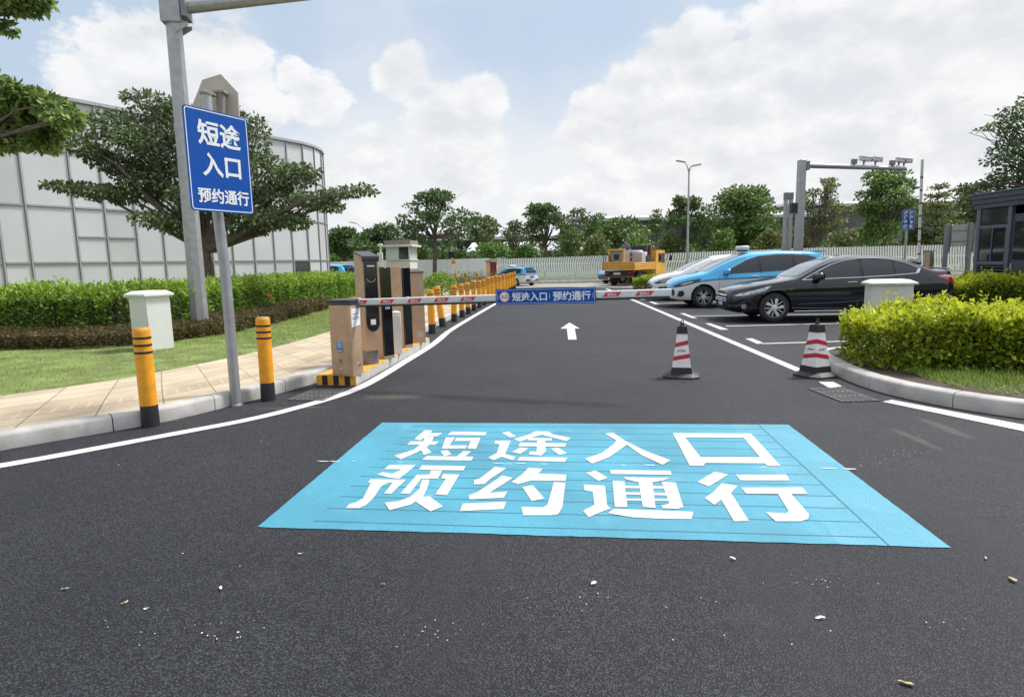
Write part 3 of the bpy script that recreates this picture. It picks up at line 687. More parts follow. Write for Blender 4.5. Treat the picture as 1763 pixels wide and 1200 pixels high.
for a in [(1562, 1179, .032, 'yellowish dry leaf at the bottom right of the foreground'), (1743, 1000, .035, 'tan dry leaf near the right edge of the foreground'), (660, 1008, .018, 'small orange leaf on the asphalt below the painted panel'), (215, 1040, .022, 'cream leaf on the left foreground asphalt')]:
    scrap(*a[:3], a[3], 'dry_leaf', M['leaf_litter'], 'leaf', .38)
mb = MB()
for px, py, n, sp in [(405, 1093, 14, 34), (745, 1100, 16, 40), (790, 1075, 12, 40), (1395, 1000, 24, 40), (1500, 790, 26, 50), (1560, 780, 12, 20), (620, 790, 10, 30), (960, 1040, 18, 60), (290, 1080, 20, 90), (1250, 1060, 18, 120), (1640, 1085, 10, 40), (690, 760, 8, 40), (430, 760, 8, 60)]:
    for k in range(int(n * .6)):
        p = G(px + rnd.gauss(0, sp * .9), py + rnd.gauss(0, sp * .25)); s = rnd.uniform(.0012, .0034); a = rnd.uniform(0, 3)
        mb.box((p.x, p.y, .007), (s * 2, s, .002), M['scrap'], a)
mb.build('paint_specks', road, smooth=False)

# ------------------------------------------------------------------ bollards
def bollard_parts(t, r=.078, h=.96):
    b = MB(); b.lathe([(r * 1.03, -.05), (r * 1.03, .02), (r * 1.01, .21)], M['black'], 20); b.build('base_sleeve', t)
    b = MB(); b.lathe([(r, .20), (r, h - .035), (r * .97, h - .012), (r * .86, h), (0.001, h + .002)], M['yellow'], 24)
    b.lathe([(r * .80, h + .0005), (r * .80, h + .004), (.001, h + .005)], M['galv'], 20); b.build('post', t)
    for z in (.095, .165, .235):
        b = MB(); b.lathe([(r + .0005, h - z - .011), (r + .0025, h - z - .010), (r + .0025, h - z + .010), (r + .0005, h - z + .011)], M['stripe'], 24); b.build('stripe', t)
def bollard(label, p, first=[None], tilt=0, group='yellow bollards along the kerb', sc=1, rz=0):
    if first[0] is None:
        t = thing('bollard', label, 'bollard', group=group); bollard_parts(t); first[0] = t
    else: t = copy_tree(first[0]); t['label'] = label
    t.location = p; t.rotation_euler = (0, tilt, rz); t.scale = (sc, sc, sc); return t
bollard('yellow bollard in front of the white utility cabinet, nearest to the viewer', G(260, 733), sc=1.0, rz=.4)
bollard('yellow bollard just right of the blue entrance sign post', G(462, 689), sc=.99, rz=1.2, tilt=R(.5))
ords = 'first second third fourth fifth sixth seventh eighth ninth tenth eleventh twelfth thirteenth fourteenth fifteenth sixteenth seventeenth'.split()
row = [(-1.745, 13.45), (-1.66, 14.85), (-1.50, 16.1), (-1.39, 17.4), (-1.29, 18.5), (-1.19, 19.7)]
while len(row) < 17: row.append((row[-1][0] + .108 + .004 * (len(row) - 6), row[-1][1] + (1.25 if len(row) < 11 else 1.55)))
for i, (x, y) in enumerate(row):
    lab = 'leaning yellow bollard, second in the kerb row behind the terminals' if i == 1 else 'yellow bollard, %s in the row along the far kerb behind the terminals' % ords[i]
    if i == 0: lab = 'yellow bollard at the near end of the kerb row, just behind the last terminal'
    if i == 16: lab = 'yellow bollard at the far end of the kerb row'
    bollard(lab, (x, y, 0), tilt=R(-7) if i == 1 else R(rnd.uniform(-1.5, 1.5)), rz=0 if i == 1 else rnd.uniform(0, 6), sc=rnd.uniform(.97, 1.03))
for i, px in enumerate((768, 785, 803, 822)):
    p = at(px, 470, 38.2); bollard('distant yellow bollard behind the low plants, %s from the left' % ords[i], (p.x, 38.2 - .3 * i, 0), sc=1.0)

# ------------------------------------------------------------------ traffic island with the barrier and terminals
IA = R(-6.3)
ul, ur = Vector((-2.51, 7.76, 0)), Vector((-1.98, 7.66, 0)); dirI = Vector((.1093, .994, 0))
isl = thing('traffic_island', 'yellow striped concrete island under the barrier and terminals', 'traffic island', (0, 0, 0))
b = MB(); fr = ccw([(ul.x, ul.y), (ur.x, ur.y), (ur.x + dirI.x * 3.9, ur.y + dirI.y * 3.9), (ur.x + dirI.x * 4.05 - .12, ur.y + dirI.y * 4.05), (ul.x + dirI.x * 4.0 + .05, ul.y + dirI.y * 4.0)])
b.prism(fr, -.02, .118, M['concrete']); b.build('concrete_body', isl, smooth=False)
b = MB(); cen = Vector((sum(p[0] for p in fr) / 5, sum(p[1] for p in fr) / 5)); b.prism([tuple(cen + (Vector(p) - cen) * .995) for p in fr], .1185, .128, M['island_yellow']); b.build('painted_top', isl, smooth=False)
for k in range(7):
    a0, a1 = k / 7, (k + 1) / 7; o2 = Vector((-dirI.x, -dirI.y, 0)) * .004; b = MB()
    P0, P1 = ul.lerp(ur, a0) + o2, ul.lerp(ur, a1) + o2; inw = -o2 * .8
    sk = Vector((.0, 0, 0)); Z = lambda p, z: Vector((p.x, p.y, z))
    b.add([Z(P0, .004), Z(P1, .004), Z(P1, .126), Z(P0, .126), Z(P0 + inw, .004), Z(P1 + inw, .004), Z(P1 + inw, .126), Z(P0 + inw, .126)], [(0, 1, 2, 3), (5, 4, 7, 6), (3, 2, 6, 7), (0, 4, 5, 1), (0, 3, 7, 4), (1, 5, 6, 2)], M['island_yellow'] if k % 2 == 0 else M['black'])
    b.build('stripe', isl, smooth=False)

def rrect(w, h, r, n=5):
    out = []
    for cx, cy, a0 in ((w / 2 - r, h / 2 - r, 0), (-w / 2 + r, h / 2 - r, 90), (-w / 2 + r, -h / 2 + r, 180), (w / 2 - r, -h / 2 + r, 270)):
        for k in range(n + 1): a = R(a0 + 90 * k / n); out.append((cx + r * math.cos(a), cy + r * math.sin(a)))
    return out
FRONT = Matrix(((1, 0, 0, 0), (0, 0, -1, 0), (0, 1, 0, 0), (0, 0, 0, 1)))   # XY drawing -> XZ wall facing -Y
SIDE = Matrix(((0, 0, 1, 0), (1, 0, 0, 0), (0, 1, 0, 0), (0, 0, 0, 1)))     # XY drawing -> wall facing +X
def T(x, y, z): return Matrix.Translation((x, y, z))
def app_sticker(t, Mx, k=1.0, words=True):
    b = MB(); b.prism(rrect(.085 * k, .09 * k, .012 * k), 0, .0015, M['decal_blue'], Mx @ T(0, .028 * k, 0)); s = b.build('sticker', t, smooth=False)
    b = MB(); b.prism(rrect(.085 * k, .036 * k, .006 * k), 0, .0017, M['black_gloss'], Mx @ T(0, -.034 * k, 0)); b.build('caption_strip', s, smooth=False)
    b = MB(); n = 20; vs = []; fs = []
    for i in range(n):
        a = 2 * math.pi * i / n
        for r in (.022, .028): vs.append(Mx @ Vector((math.cos(a) * r * k, math.sin(a) * r * k + .036 * k - (.012 * k if abs(a - 1.5 * math.pi) < .2 else 0), .0022)))
    for i in range(n): j = (i + 1) % n; fs.append((2 * i, 2 * i + 1, 2 * j + 1, 2 * j))
    b.add(vs, fs, M['sign_white']); b.prism([(math.cos(a) * .008 * k, math.sin(a) * .008 * k) for a in [2 * math.pi * i / 10 for i in range(10)]], .0018, .0023, M['sign_white'], Mx @ T(0, .036 * k, 0)); b.build('pin_mark', s, smooth=False)
    if words: text_mesh('捷停车', .026 * k, .0006, M['sign_white'], Mx @ T(0, -.034 * k, .0022), 'lettering', s)

# barrier gate: cabinet, lid, arm with its sign
g = thing('barrier_gate', 'champagne barrier cabinet with a white arm carrying a blue sign across the lane', 'barrier', (-2.10, 7.765, .127), R(-15))
W_, D_2, Hc = .295, .265, .90
b = MB(); b.bounds((-W_ / 2, -D_2 / 2, 0), (W_ / 2, D_2 / 2, Hc), M['gold'], .012, 2); b.build('cabinet', g)
b = MB(); b.bounds((-W_ / 2 + .004, -D_2 / 2 - .004, .03), (W_ / 2 - .05, -D_2 / 2 - .0005, Hc - .03), M['gold'], .0015); b.build('door', g)
b = MB(); b.bounds((-W_ / 2 - .012, -D_2 / 2 - .012, Hc + .001), (W_ / 2 + .012, D_2 / 2 + .012, Hc + .035), M['dark_lid'], .01, 2)
b.bounds((-W_ / 2 - .022, -D_2 / 2 - .022, Hc + .036), (W_ / 2 + .022, D_2 / 2 + .022, Hc + .062), M['dark_lid'], .01, 2); b.build('lid', g)
app_sticker(g, T(-.02, -D_2 / 2 - .0045, .36) @ FRONT, 1.05)
b = MB(); b.prism([(0, 0), (.03, .022), (.012, .022), (-.012, .03), (-.02, .02), (-.004, .016)], 0, .0015, M['ink'], T(-.02, -D_2 / 2 - .0045, .19) @ FRONT); b.bounds((-.05, -D_2 / 2 - .0062, .176), (.025, -D_2 / 2 - .0045, .181), M['ink']); b.build('maker_mark', g, smooth=False)
b = MB(); b.lathe([(.011, 0), (.011, .006), (.004, .008)], M['chrome'], 12, T(-.02, -D_2 / 2 - .0045, .085) @ FRONT); b.build('lock', g)
# paper notice stuck round the lane face
nx = T(W_ / 2 + .003, .0, .735) @ SIDE
b = MB(); b.prism([(-.115, -.12), (.10, -.105), (.115, .11), (-.11, .115)], 0, .0015, M['paper'], nx); nt_ = b.build('paper_notice', g, smooth=False)
b = MB()
for k in range(9): b.prism([(-.085 + k * .019, .035), (-.074 + k * .019, .035), (-.072 + k * .019, .052), (-.085 + k * .019, .052)], .0016, .0022, M['machine_grey'], nx)
for k in range(5):
    x = -.085 + k * .034
    b.prism([(x, -.022), (x + .024, -.024), (x + .024, -.014), (x, -.012)], .0016, .0022, M['ink'], nx); b.prism([(x + .003, .002), (x + .026, .002), (x + .026, .010), (x + .003, .010)], .0016, .0022, M['ink'], nx); b.prism([(x + .010, -.012), (x + .016, -.012), (x + .016, .004), (x + .010, .004)], .0016, .0022, M['ink'], nx)
b.build('print', nt_, smooth=False)
b = MB(); b.lathe([(.020, 0), (.020, .006), (.012, .008)], M['chrome'], 14, T(W_ / 2, .03, .13) @ SIDE); b.build('key_switch', g)
# arm in world space, brought into the cabinet's frame
A0, A1 = Vector((-1.93, 7.80, 1.045)), Vector((1.72, 6.60, 1.150)); ax = (A1 - A0).normalized(); side = Vector((ax.y, -ax.x, 0)).normalized(); upv = side.cross(ax).normalized() * 1.0
if upv.z < 0: upv = -upv
AL = (A1 - A0).length
AM = Matrix(((ax.x, upv.x, side.x, A0.x), (ax.y, upv.y, side.y, A0.y), (ax.z, upv.z, side.z, A0.z), (0, 0, 0, 1)))   # x along arm, y up, z towards the viewer
gM = Matrix.Translation(g.location) @ Matrix.Rotation(R(-15), 4, 'Z'); AG = gM.inverted() @ AM
b = MB(); prof = rrect(.048, .082, .014, 3); n = len(prof)
vs = [AG @ Vector((x, p[1], p[0])) for x in (-.16, AL) for p in prof]
b.add(vs, [tuple(range(n)), tuple(range(n, 2 * n))[::-1]] + [(i + n, (i + 1) % n + n, (i + 1) % n, i) for i in range(n)], M['cab_white']); arm = b.build('arm', g)
b = MB(); b.box((0, 0, 0), (AL - .05, .020, .040), M['black']); b.v = [tuple(AG @ (Vector(v) + Vector((AL / 2, -.051, 0)))) for v in b.v]; b.build('rubber_edge', arm, smooth=False)
b = MB(); b.box((0, 0, 0), (.14, .12, .075), M['machine_grey'], None, .01); b.v = [tuple(AG @ (Vector(v) + Vector((-.04, -.002, 0)))) for v in b.v]; b.build('arm_clamp', g)
b = MB(); b.box((0, 0, 0), (.03, .070, .036), M['black'], None, .008); b.v = [tuple(AG @ (Vector(v) + Vector((AL + .015, 0, 0)))) for v in b.v]; b.build('end_cap', arm)
for k, u in enumerate((.045, .42, .80, 1.16, 1.50, 3.21, 3.56)):
    b = MB(); hw = .085; b.prism([(u - hw - .02, -.024), (u + hw - .02, -.024), (u + hw + .02, .024), (u - hw + .02, .024)], .0245, .0262, M['red'], AG); s = b.build('red_label', arm, smooth=False)
    text_mesh('请停止', .036, .0004, M['sign_white'], AG @ T(u, 0, .0268), 'lettering', s, depth=.0004)
su0, su1 = .484 * AL, .789 * AL; sw, sh = su1 - su0, .178
SG = AG @ T((su0 + su1) / 2, .006, .034) @ Matrix.Rotation(R(-.6), 4, 'Z')
b = MB(); b.prism(rrect(sw, sh, .010), 0, .006, M['sign_blue'], SG); sg = b.build('lane_sign', g, smooth=False)
b = MB(); o1, i1 = rrect(sw - .024, sh - .024, .008), rrect(sw - .030, sh - .030, .006); n = len(o1)
b.add([SG @ Vector((*p, .0075)) for p in o1 + i1], [(i, (i + 1) % n, n + (i + 1) % n, n + i) for i in range(n)], M['sign_white']); b.build('border', sg, smooth=False)
def disc(b, r, z, m, Mx, n=36): b.prism([(r * math.cos(2 * math.pi * i / n), r * math.sin(2 * math.pi * i / n)) for i in range(n)], z, z + .0012, m, Mx)
CM = SG @ T(-sw / 2 + .108, 0, 0)
b = MB(); disc(b, .064, .0062, M['red'], CM); b.build('red_ring', sg, smooth=False)
b = MB(); disc(b, .055, .0076, M['sign_white'], CM); b.build('white_disc', sg, smooth=False)
text_mesh('入口', .048, .0012, M['ink'], CM @ T(0, 0, .0095), 'lettering', sg, depth=.0006)
text_mesh('短途入口', .116, .0030, M['sign_white'], SG @ T(-.178, -.002, .0078), 'lettering', sg, width=.415, depth=.0008)
text_mesh('预约通行', .116, .0030, M['sign_white'], SG @ T(.315, -.002, .0078), 'lettering', sg, width=.43, depth=.0008)
b = MB()
for x in (.060, sw / 2 - .03, -sw / 2 + .028): b.prism([(x - .0018, -.028), (x + .0018, -.028), (x + .0018, .028), (x - .0018, .028)], .0066, .0078, M['sign_white'], SG)
b.build('divider', sg, smooth=False)

# payment terminals and boxes on the island
def terminal(label, loc, rotz, w, d, h, kind):
    t = thing('payment_terminal', label, 'terminal', (loc[0], loc[1], .127), rotz, 'terminals on the striped island'); f = -d / 2
    if kind == 'tall':
        b = MB(); b.lathe([(w * .46, 0), (w * .46, .20)], M['galv_dark'], 20); b.bounds((-w * .46, -d * .2, 0.001), (w * .46, d * .42, .20), M['galv_dark'], .02); b.build('pedestal', t)
        b = MB(); prof = [(-d / 2, .20), (d / 2, .20), (d / 2, h), (-d / 2, h - .07)]
        b.prism(prof, -w / 2, w / 2, M['gold'], SIDE); b.build('body', t, smooth=False)
        b = MB(); b.prism([(-d / 2 - .03, h - .085), (-d / 2 - .02, h - .125), (-d / 2 + .001, h - .125), (-d / 2 + .001, h - .066), (d / 2 + .006, h + .004), (d / 2 + .006, h + .022), (-d / 2 - .03, h - .052)], -w / 2 - .006, w / 2 + .006, M['dark_lid'], SIDE); b.build('sloped_cap', t, smooth=False)
        sw2 = w * .80; zl = .50; out = [(sw2 / 2, h - .13), (-sw2 / 2, h - .13), (-sw2 / 2, zl + sw2 * .4)]
        out += [(sw2 / 2 * math.cos(a), zl + sw2 * .4 + sw2 * .55 * math.sin(a)) for a in [math.pi + math.pi * k / 14 for k in range(1, 14)]] + [(sw2 / 2, zl + sw2 * .4)]
        b = MB(); b.prism(out, 0, .012, M['black_gloss'], T(0, f, 0) @ FRONT); s = b.build('screen_panel', t, smooth=False)
        b = MB(); n = 24; b.add([T(0, f, 0) @ FRONT @ Vector((r * math.cos(a), h - .33 + r * math.sin(a), .0135)) for a in [math.pi * (1.12 + .76 * k / n) for k in range(n + 1)] for r in (.070, .0735)], [(2 * k, 2 * k + 1, 2 * k + 3, 2 * k + 2) for k in range(n)], M['alloy']); b.build('camera_ring', s, smooth=False)
        b = MB(); b.prism(rrect(.11, .018, .006), .0125, .0145, M['alloy'], T(0, f, h - .185) @ FRONT); b.build('lamp_bar', s, smooth=False)
        b = MB(); b.prism(rrect(.10, .03, .004), .0125, .014, M['decal_blue'], T(0, f, .90) @ FRONT); b.build('sticker', s, smooth=False)
        text_mesh('捷停车', .036, .001, M['sign_white'], T(0, f, .845) @ FRONT @ T(0, 0, .0135), 'lettering', s)
        b = MB(); b.prism(rrect(.075, .075, .004), .0125, .014, M['paper'], T(0, f, .60) @ FRONT); b.build('paper_label', s, smooth=False)
    elif kind == 'slim':
        b = MB(); prof = [(-d / 2 + .03, .0)] + [(d / 2, 0), (d / 2, h - .05)] + [(d / 2 - .05 + .05 * math.cos(a), h - .05 + .05 * math.sin(a)) for a in [R(15 * k) for k in range(1, 7)]] + [(-d / 2 + .03, h)]
        b.prism(prof, -w / 2, w / 2, M['gold'], SIDE); b.build('body', t, smooth=False)
        b = MB(); b.bounds((-w / 2 + .008, f - .0, .05), (w / 2 - .008, f + .0295, h - .01), M['black_gloss'], .006); s = b.build('screen_panel', t)
        app_sticker(t, T(0, f - .001, h * .58) @ FRONT, 1.1)
        b = MB(); b.bounds((-w / 2 + .004, f + .002, .006), (w / 2 - .004, f + .0296, .046), M['galv'], .004); b.build('foot_plate', t)
        for z in (0, .03, .06):
            b = MB(); Q = T(-w / 2, .02, h * .42 + z) @ Matrix(((0, 0, -1, 0), (-1, 0, 0, 0), (0, 1, 0, 0), (0, 0, 0, 1))); b.prism([(-.028, -.006), (.028, .0), (.028, .011), (-.028, .005)], 0, .002, M['paper'], Q); b.build('vent_slot', t, smooth=False)
    elif kind == 'cabinet':
        b = MB(); prof = [(-d / 2, 0), (d / 2, 0), (d / 2, h), (-d / 2, h - .05)]; b.prism(prof, -w / 2, w / 2, M['gold'], SIDE); b.build('body', t, smooth=False)
        b = MB(); b.prism([(-d / 2 - .012, h - .052), (d / 2 + .012, h + .002), (d / 2 + .012, h + .022), (-d / 2 - .012, h - .03)], -w / 2 - .01, w / 2 + .01, M['dark_lid'], SIDE); b.build('lid', t, smooth=False)
        b = MB(); b.bounds((-w / 2 + .02, f - .004, .02), (w / 2 - .02, f - .0005, h - .10), M['gold'], .0015); b.build('door', t)
        b = MB(); b.prism(rrect(.12, .10, .005), 0, .0015, M['concrete'], T(.03, f - .0045, .16) @ FRONT); b.build('rating_plate', t, smooth=False)
    return t
def ztop(px, py, x, y): return at(px, py, y).z - .127
terminal('tall champagne terminal with a long black screen panel and sloped dark cap', (-2.00, 8.62), R(38), .235, .26, ztop(628, 435, -2.0, 8.6), 'tall')
terminal('slim champagne terminal with reflective black front, beside the tall one', (-1.90, 9.12), R(46), .19, .24, ztop(665, 459, -1.9, 9.1), 'slim')
terminal('slim champagne terminal between the white box and the last cabinet', (-1.86, 10.35), R(58), .20, .34, ztop(690, 460, -1.86, 10.3), 'slim')
terminal('champagne cabinet with slanted lid at the far end of the island', (-1.72, 10.95), R(28), .27, .29, ztop(712, 465, -1.72, 10.9), 'cabinet')
t = thing('control_box', 'narrow white metal box standing between the two slim terminals', 'box', (-1.80, 9.60, .127), R(20)); hb = ztop(676, 537, -1.8, 9.55)
b = MB(); b.bounds((-.06, -.10, 0), (.06, .10, hb), M['cab_white'], .006, 2); b.build('body', t)
b = MB(); b.bounds((-.045, -.104, .04), (.045, -.1005, hb - .06), M['cab_white'], .001); b.build('door', t)
b = MB(); [b.lathe([(.006, 0), (.006, .004), (.002, .005)], M['ink'], 8, T(x, -.1, hb - .03) @ FRONT) for x in (-.03, .03)]; b.build('screws', t)

# ------------------------------------------------------------------ blue entrance sign on its post
p = G(407, 698); t = thing('road_sign', 'blue entrance sign on a thin galvanised post at the kerb', 'sign', p, 0)
top = at(369, 172, 6.9) - p; b = MB(); b.tube([(0, 0, -.05), (0, 0, 1.5), (top.x * .5, .0, 2.2), (top.x * .8, .02, top.z)], [.055, .055, .053, .052], M['galv'], 20)
b.lathe([(.068, 0), (.066, .012), (.052, .03)], M['galv_dark'], 16, T(0, 0, .0)); post = b.build('post', t)
b = MB(); b.lathe([(.062, 0), (.062, .022), (.03, .034)], M['pipe_tan'], 16, T(top.x * .8, .02, top.z - .005)); b.build('post_cap', t)
YL, YR = 6.05, 6.70
TL, TR, BR, BL = at(313.4, 179, YL), at(425.5, 205, YR), at(436, 372, YR), at(328.7, 360, YL)
xl, xr = (TL.x + BL.x) / 2, (TR.x + BR.x) / 2; zt, zb0 = (TL.z + TR.z) / 2, (BL.z + BR.z) / 2
pc = Vector(((xl + xr) / 2, (YL + YR) / 2, (zt + zb0) / 2)) - p; hx = Vector((xr - xl, YR - YL, 0)); sw, sh = hx.length, zt - zb0; hx.normalize(); nrm = Vector((hx.y, -hx.x, 0))
SM = Matrix(((hx.x, 0, nrm.x, pc.x), (hx.y, 0, nrm.y, pc.y), (0, 1, 0, pc.z), (0, 0, 0, 1)))
b = MB(); b.prism(rrect(sw, sh, .035, 6), -.004, .004, M['sign_blue'], SM); pan = b.build('sign_panel', t, smooth=False)
b = MB(); o1, i1 = rrect(sw - .026, sh - .026, .030, 6), rrect(sw - .044, sh - .044, .022, 6); n = len(o1)
b.add([SM @ Vector((*q, .0055)) for q in o1 + i1], [(i, (i + 1) % n, n + (i + 1) % n, n + i) for i in range(n)], M['sign_white']); b.build('border', pan, smooth=False)
text_mesh('短途', .245, .006, M['sign_white'], SM @ T(.015, .265, .006), 'lettering', pan)
text_mesh('入口', .235, .006, M['sign_white'], SM @ T(.015, -.035, .006), 'lettering', pan)
text_mesh('预约通行', .150, .0035, M['sign_white'], SM @ T(.015, -.335, .006), 'lettering', pan)
b = MB()
for z in (.3, -.28): b.box((0, 0, 0), (.5, .03, .03), M['galv']); b.v[-8:] = [tuple(SM @ (Vector(v) + Vector((.05, z, -.02)))) for v in b.v[-8:]]
b.build('rails', t, smooth=False)
# back of a second board with its own pipe bracket
b = MB(); P8 = [at(x, y, 7.05) - p for x, y in [(380, 128), (409, 159), (412, 205), (404, 250), (372, 268), (338, 235), (331, 182), (348, 138)]]
b.add(P8 + [q + Vector((.004, .012, 0)) for q in P8], [tuple(range(8)), tuple(range(8, 16))[::-1]] + [((i + 1) % 8, i, i + 8, (i + 1) % 8 + 8) for i in range(8)], M['beige_panel']); b.build('rear_board', t, smooth=False)
b = MB(); q0, q1 = at(381, 250, 6.98) - p, at(380, 160, 6.98) - p; b.tube([q0, q1], .045, M['pipe_tan'], 16); b.box(q1 + Vector((0, 0, .0)), (.12, .12, .022), M['pipe_tan']); q2 = at(361, 164, 6.9) - p; b.box(q2, (.13, .12, .02), M['pipe_tan']); b.build('pipe_bracket', t)

# ------------------------------------------------------------------ tall grey pole with an arm reaching over the lane
p = G(347, 583); t = thing('gantry_pole', 'thick grey octagonal pole with a flanged arm at its top, behind the brown hedge', 'pole', p, R(10))
tp = at(297, 20, p.y); H1 = tp.z
dxl = tp.x - p.x
b = MB(); n = 8; b.tube([(0, 0, -.05), (dxl * .5, 0, H1 * .5), (dxl, 0, H1), (dxl * 1.09, 0, H1 + .55)], [.185, .168, .155, .15], M['galv'], n); b.build('pole', t, angle=20)
b = MB(); b.box((dxl * 1.04, 0, H1 + .05), (.40, .36, .62), M['galv'], None, .02); b.box((dxl + .27, -.03, H1 + .1), (.10, .42, .52), M['galv_dark'], None, .01)
for s in (-1, 1): b.prism([(-.14, .0), (.12, .16), (.12, .22), (-.14, .22)], -.012, .012, M['galv'], T(dxl + .19, s * .13, H1 - .46) @ FRONT)
b.build('flange', t)
a0 = Vector((dxl + .30, -.03, H1 + .08)); w0 = p + Matrix.Rotation(R(10), 3, 'Z') @ a0
zt2 = w0.z + .25; d = ray(466, -2); k = (zt2 - EYE) / d.z; w1 = Vector((d.x * k, d.y * k, zt2)); w1 = w0 + (w1 - w0) * 2.4
a1 = Matrix.Rotation(R(-10), 3, 'Z') @ (w1 - p)
b = MB(); b.tube([a0, a1], [.125, .10], M['galv'], 12); b.build('arm', t)

# ------------------------------------------------------------------ white utility cabinet
ca, cb, cc = Vector((-6.67, 10.72, 0)), Vector((-6.21, 10.47, 0)), Vector((-5.93, 10.80, 0))
e1 = (ca - cb); w1_, w2_ = .46, .44; ang = math.atan2((cb - ca).y, (cb - ca).x)
cen = cb + (ca - cb).normalized() * w1_ / 2 + Vector((math.sin(-ang), math.cos(ang), 0)) * w2_ / 2
t = thing('utility_cabinet', 'white utility cabinet with a ridged lid standing on the lawn', 'cabinet', (cen.x, cen.y, .13), ang + R(3))
hh = .93
b = MB(); b.bounds((-w1_ / 2, -w2_ / 2, 0), (w1_ / 2, w2_ / 2, hh), M['cab_white'], .006, 1); b.build('body', t)
b = MB(); b.bounds((-w1_ / 2 + .02, -w2_ / 2 - .004, .05), (w1_ / 2 - .02, -w2_ / 2 - .0005, hh - .05), M['cab_white'], .001); b.build('door', t)
def hip(b, w, d, z, lip, rise, m):
    o = .05; vs = [(-w / 2 - o, -d / 2 - o, z), (w / 2 + o, -d / 2 - o, z), (w / 2 + o, d / 2 + o, z), (-w / 2 - o, d / 2 + o, z)]
    vs += [(x, y, z + lip) for x, y, _ in vs[:4]]; i = .7; vs += [(x * (1 - i * .45), y * (1 - i * .45), z + lip + rise) for x, y, _ in vs[:4]]
    b.add(vs, [(3, 2, 1, 0), (0, 1, 5, 4), (1, 2, 6, 5), (2, 3, 7, 6), (3, 0, 4, 7), (4, 5, 9, 8), (5, 6, 10, 9), (6, 7, 11, 10), (7, 4, 8, 11), (8, 9, 10, 11)], m)
b = MB(); hip(b, w1_, w2_, hh + .001, .035, .055, M['cab_white']); b.build('lid', t, smooth=False)

# pale green cabinet in the right hedge
Yc = 10.0; pl, pk, pr = at(1481, 500, Yc + .45), at(1502, 500, Yc), at(1573, 500, Yc - .15)
v = (pr - pk); v.z = 0; ang = math.atan2(v.y, v.x); w = v.length; dd = .42; cen = pk + v / 2 + Vector((-math.sin(ang), math.cos(ang), 0)) * dd / 2
t = thing('utility_cabinet', 'pale green utility cabinet rising behind the golden hedge', 'cabinet', (cen.x, cen.y, 0), ang); hz = at(1538, 490, Yc).z
b = MB(); b.bounds((-w / 2, -dd / 2, 0), (w / 2, dd / 2, hz), M['cab_green'], .006); b.build('body', t)
b = MB(); b.bounds((-w / 2 + .015, -dd / 2 - .004, .06), (w / 2 - .245, -dd / 2 - .0005, hz - .03), M['cab_green'], .001); b.build('door', t)
b = MB(); b.bounds((w / 2 - .235, -dd / 2 - .004, .06), (w / 2 - .015, -dd / 2 - .0005, hz - .03), M['cab_green'], .001); b.build('door', t)
b = MB(); hip(b, w, dd, hz + .001, .03, .05, M['cab_green']); b.build('lid', t, smooth=False)

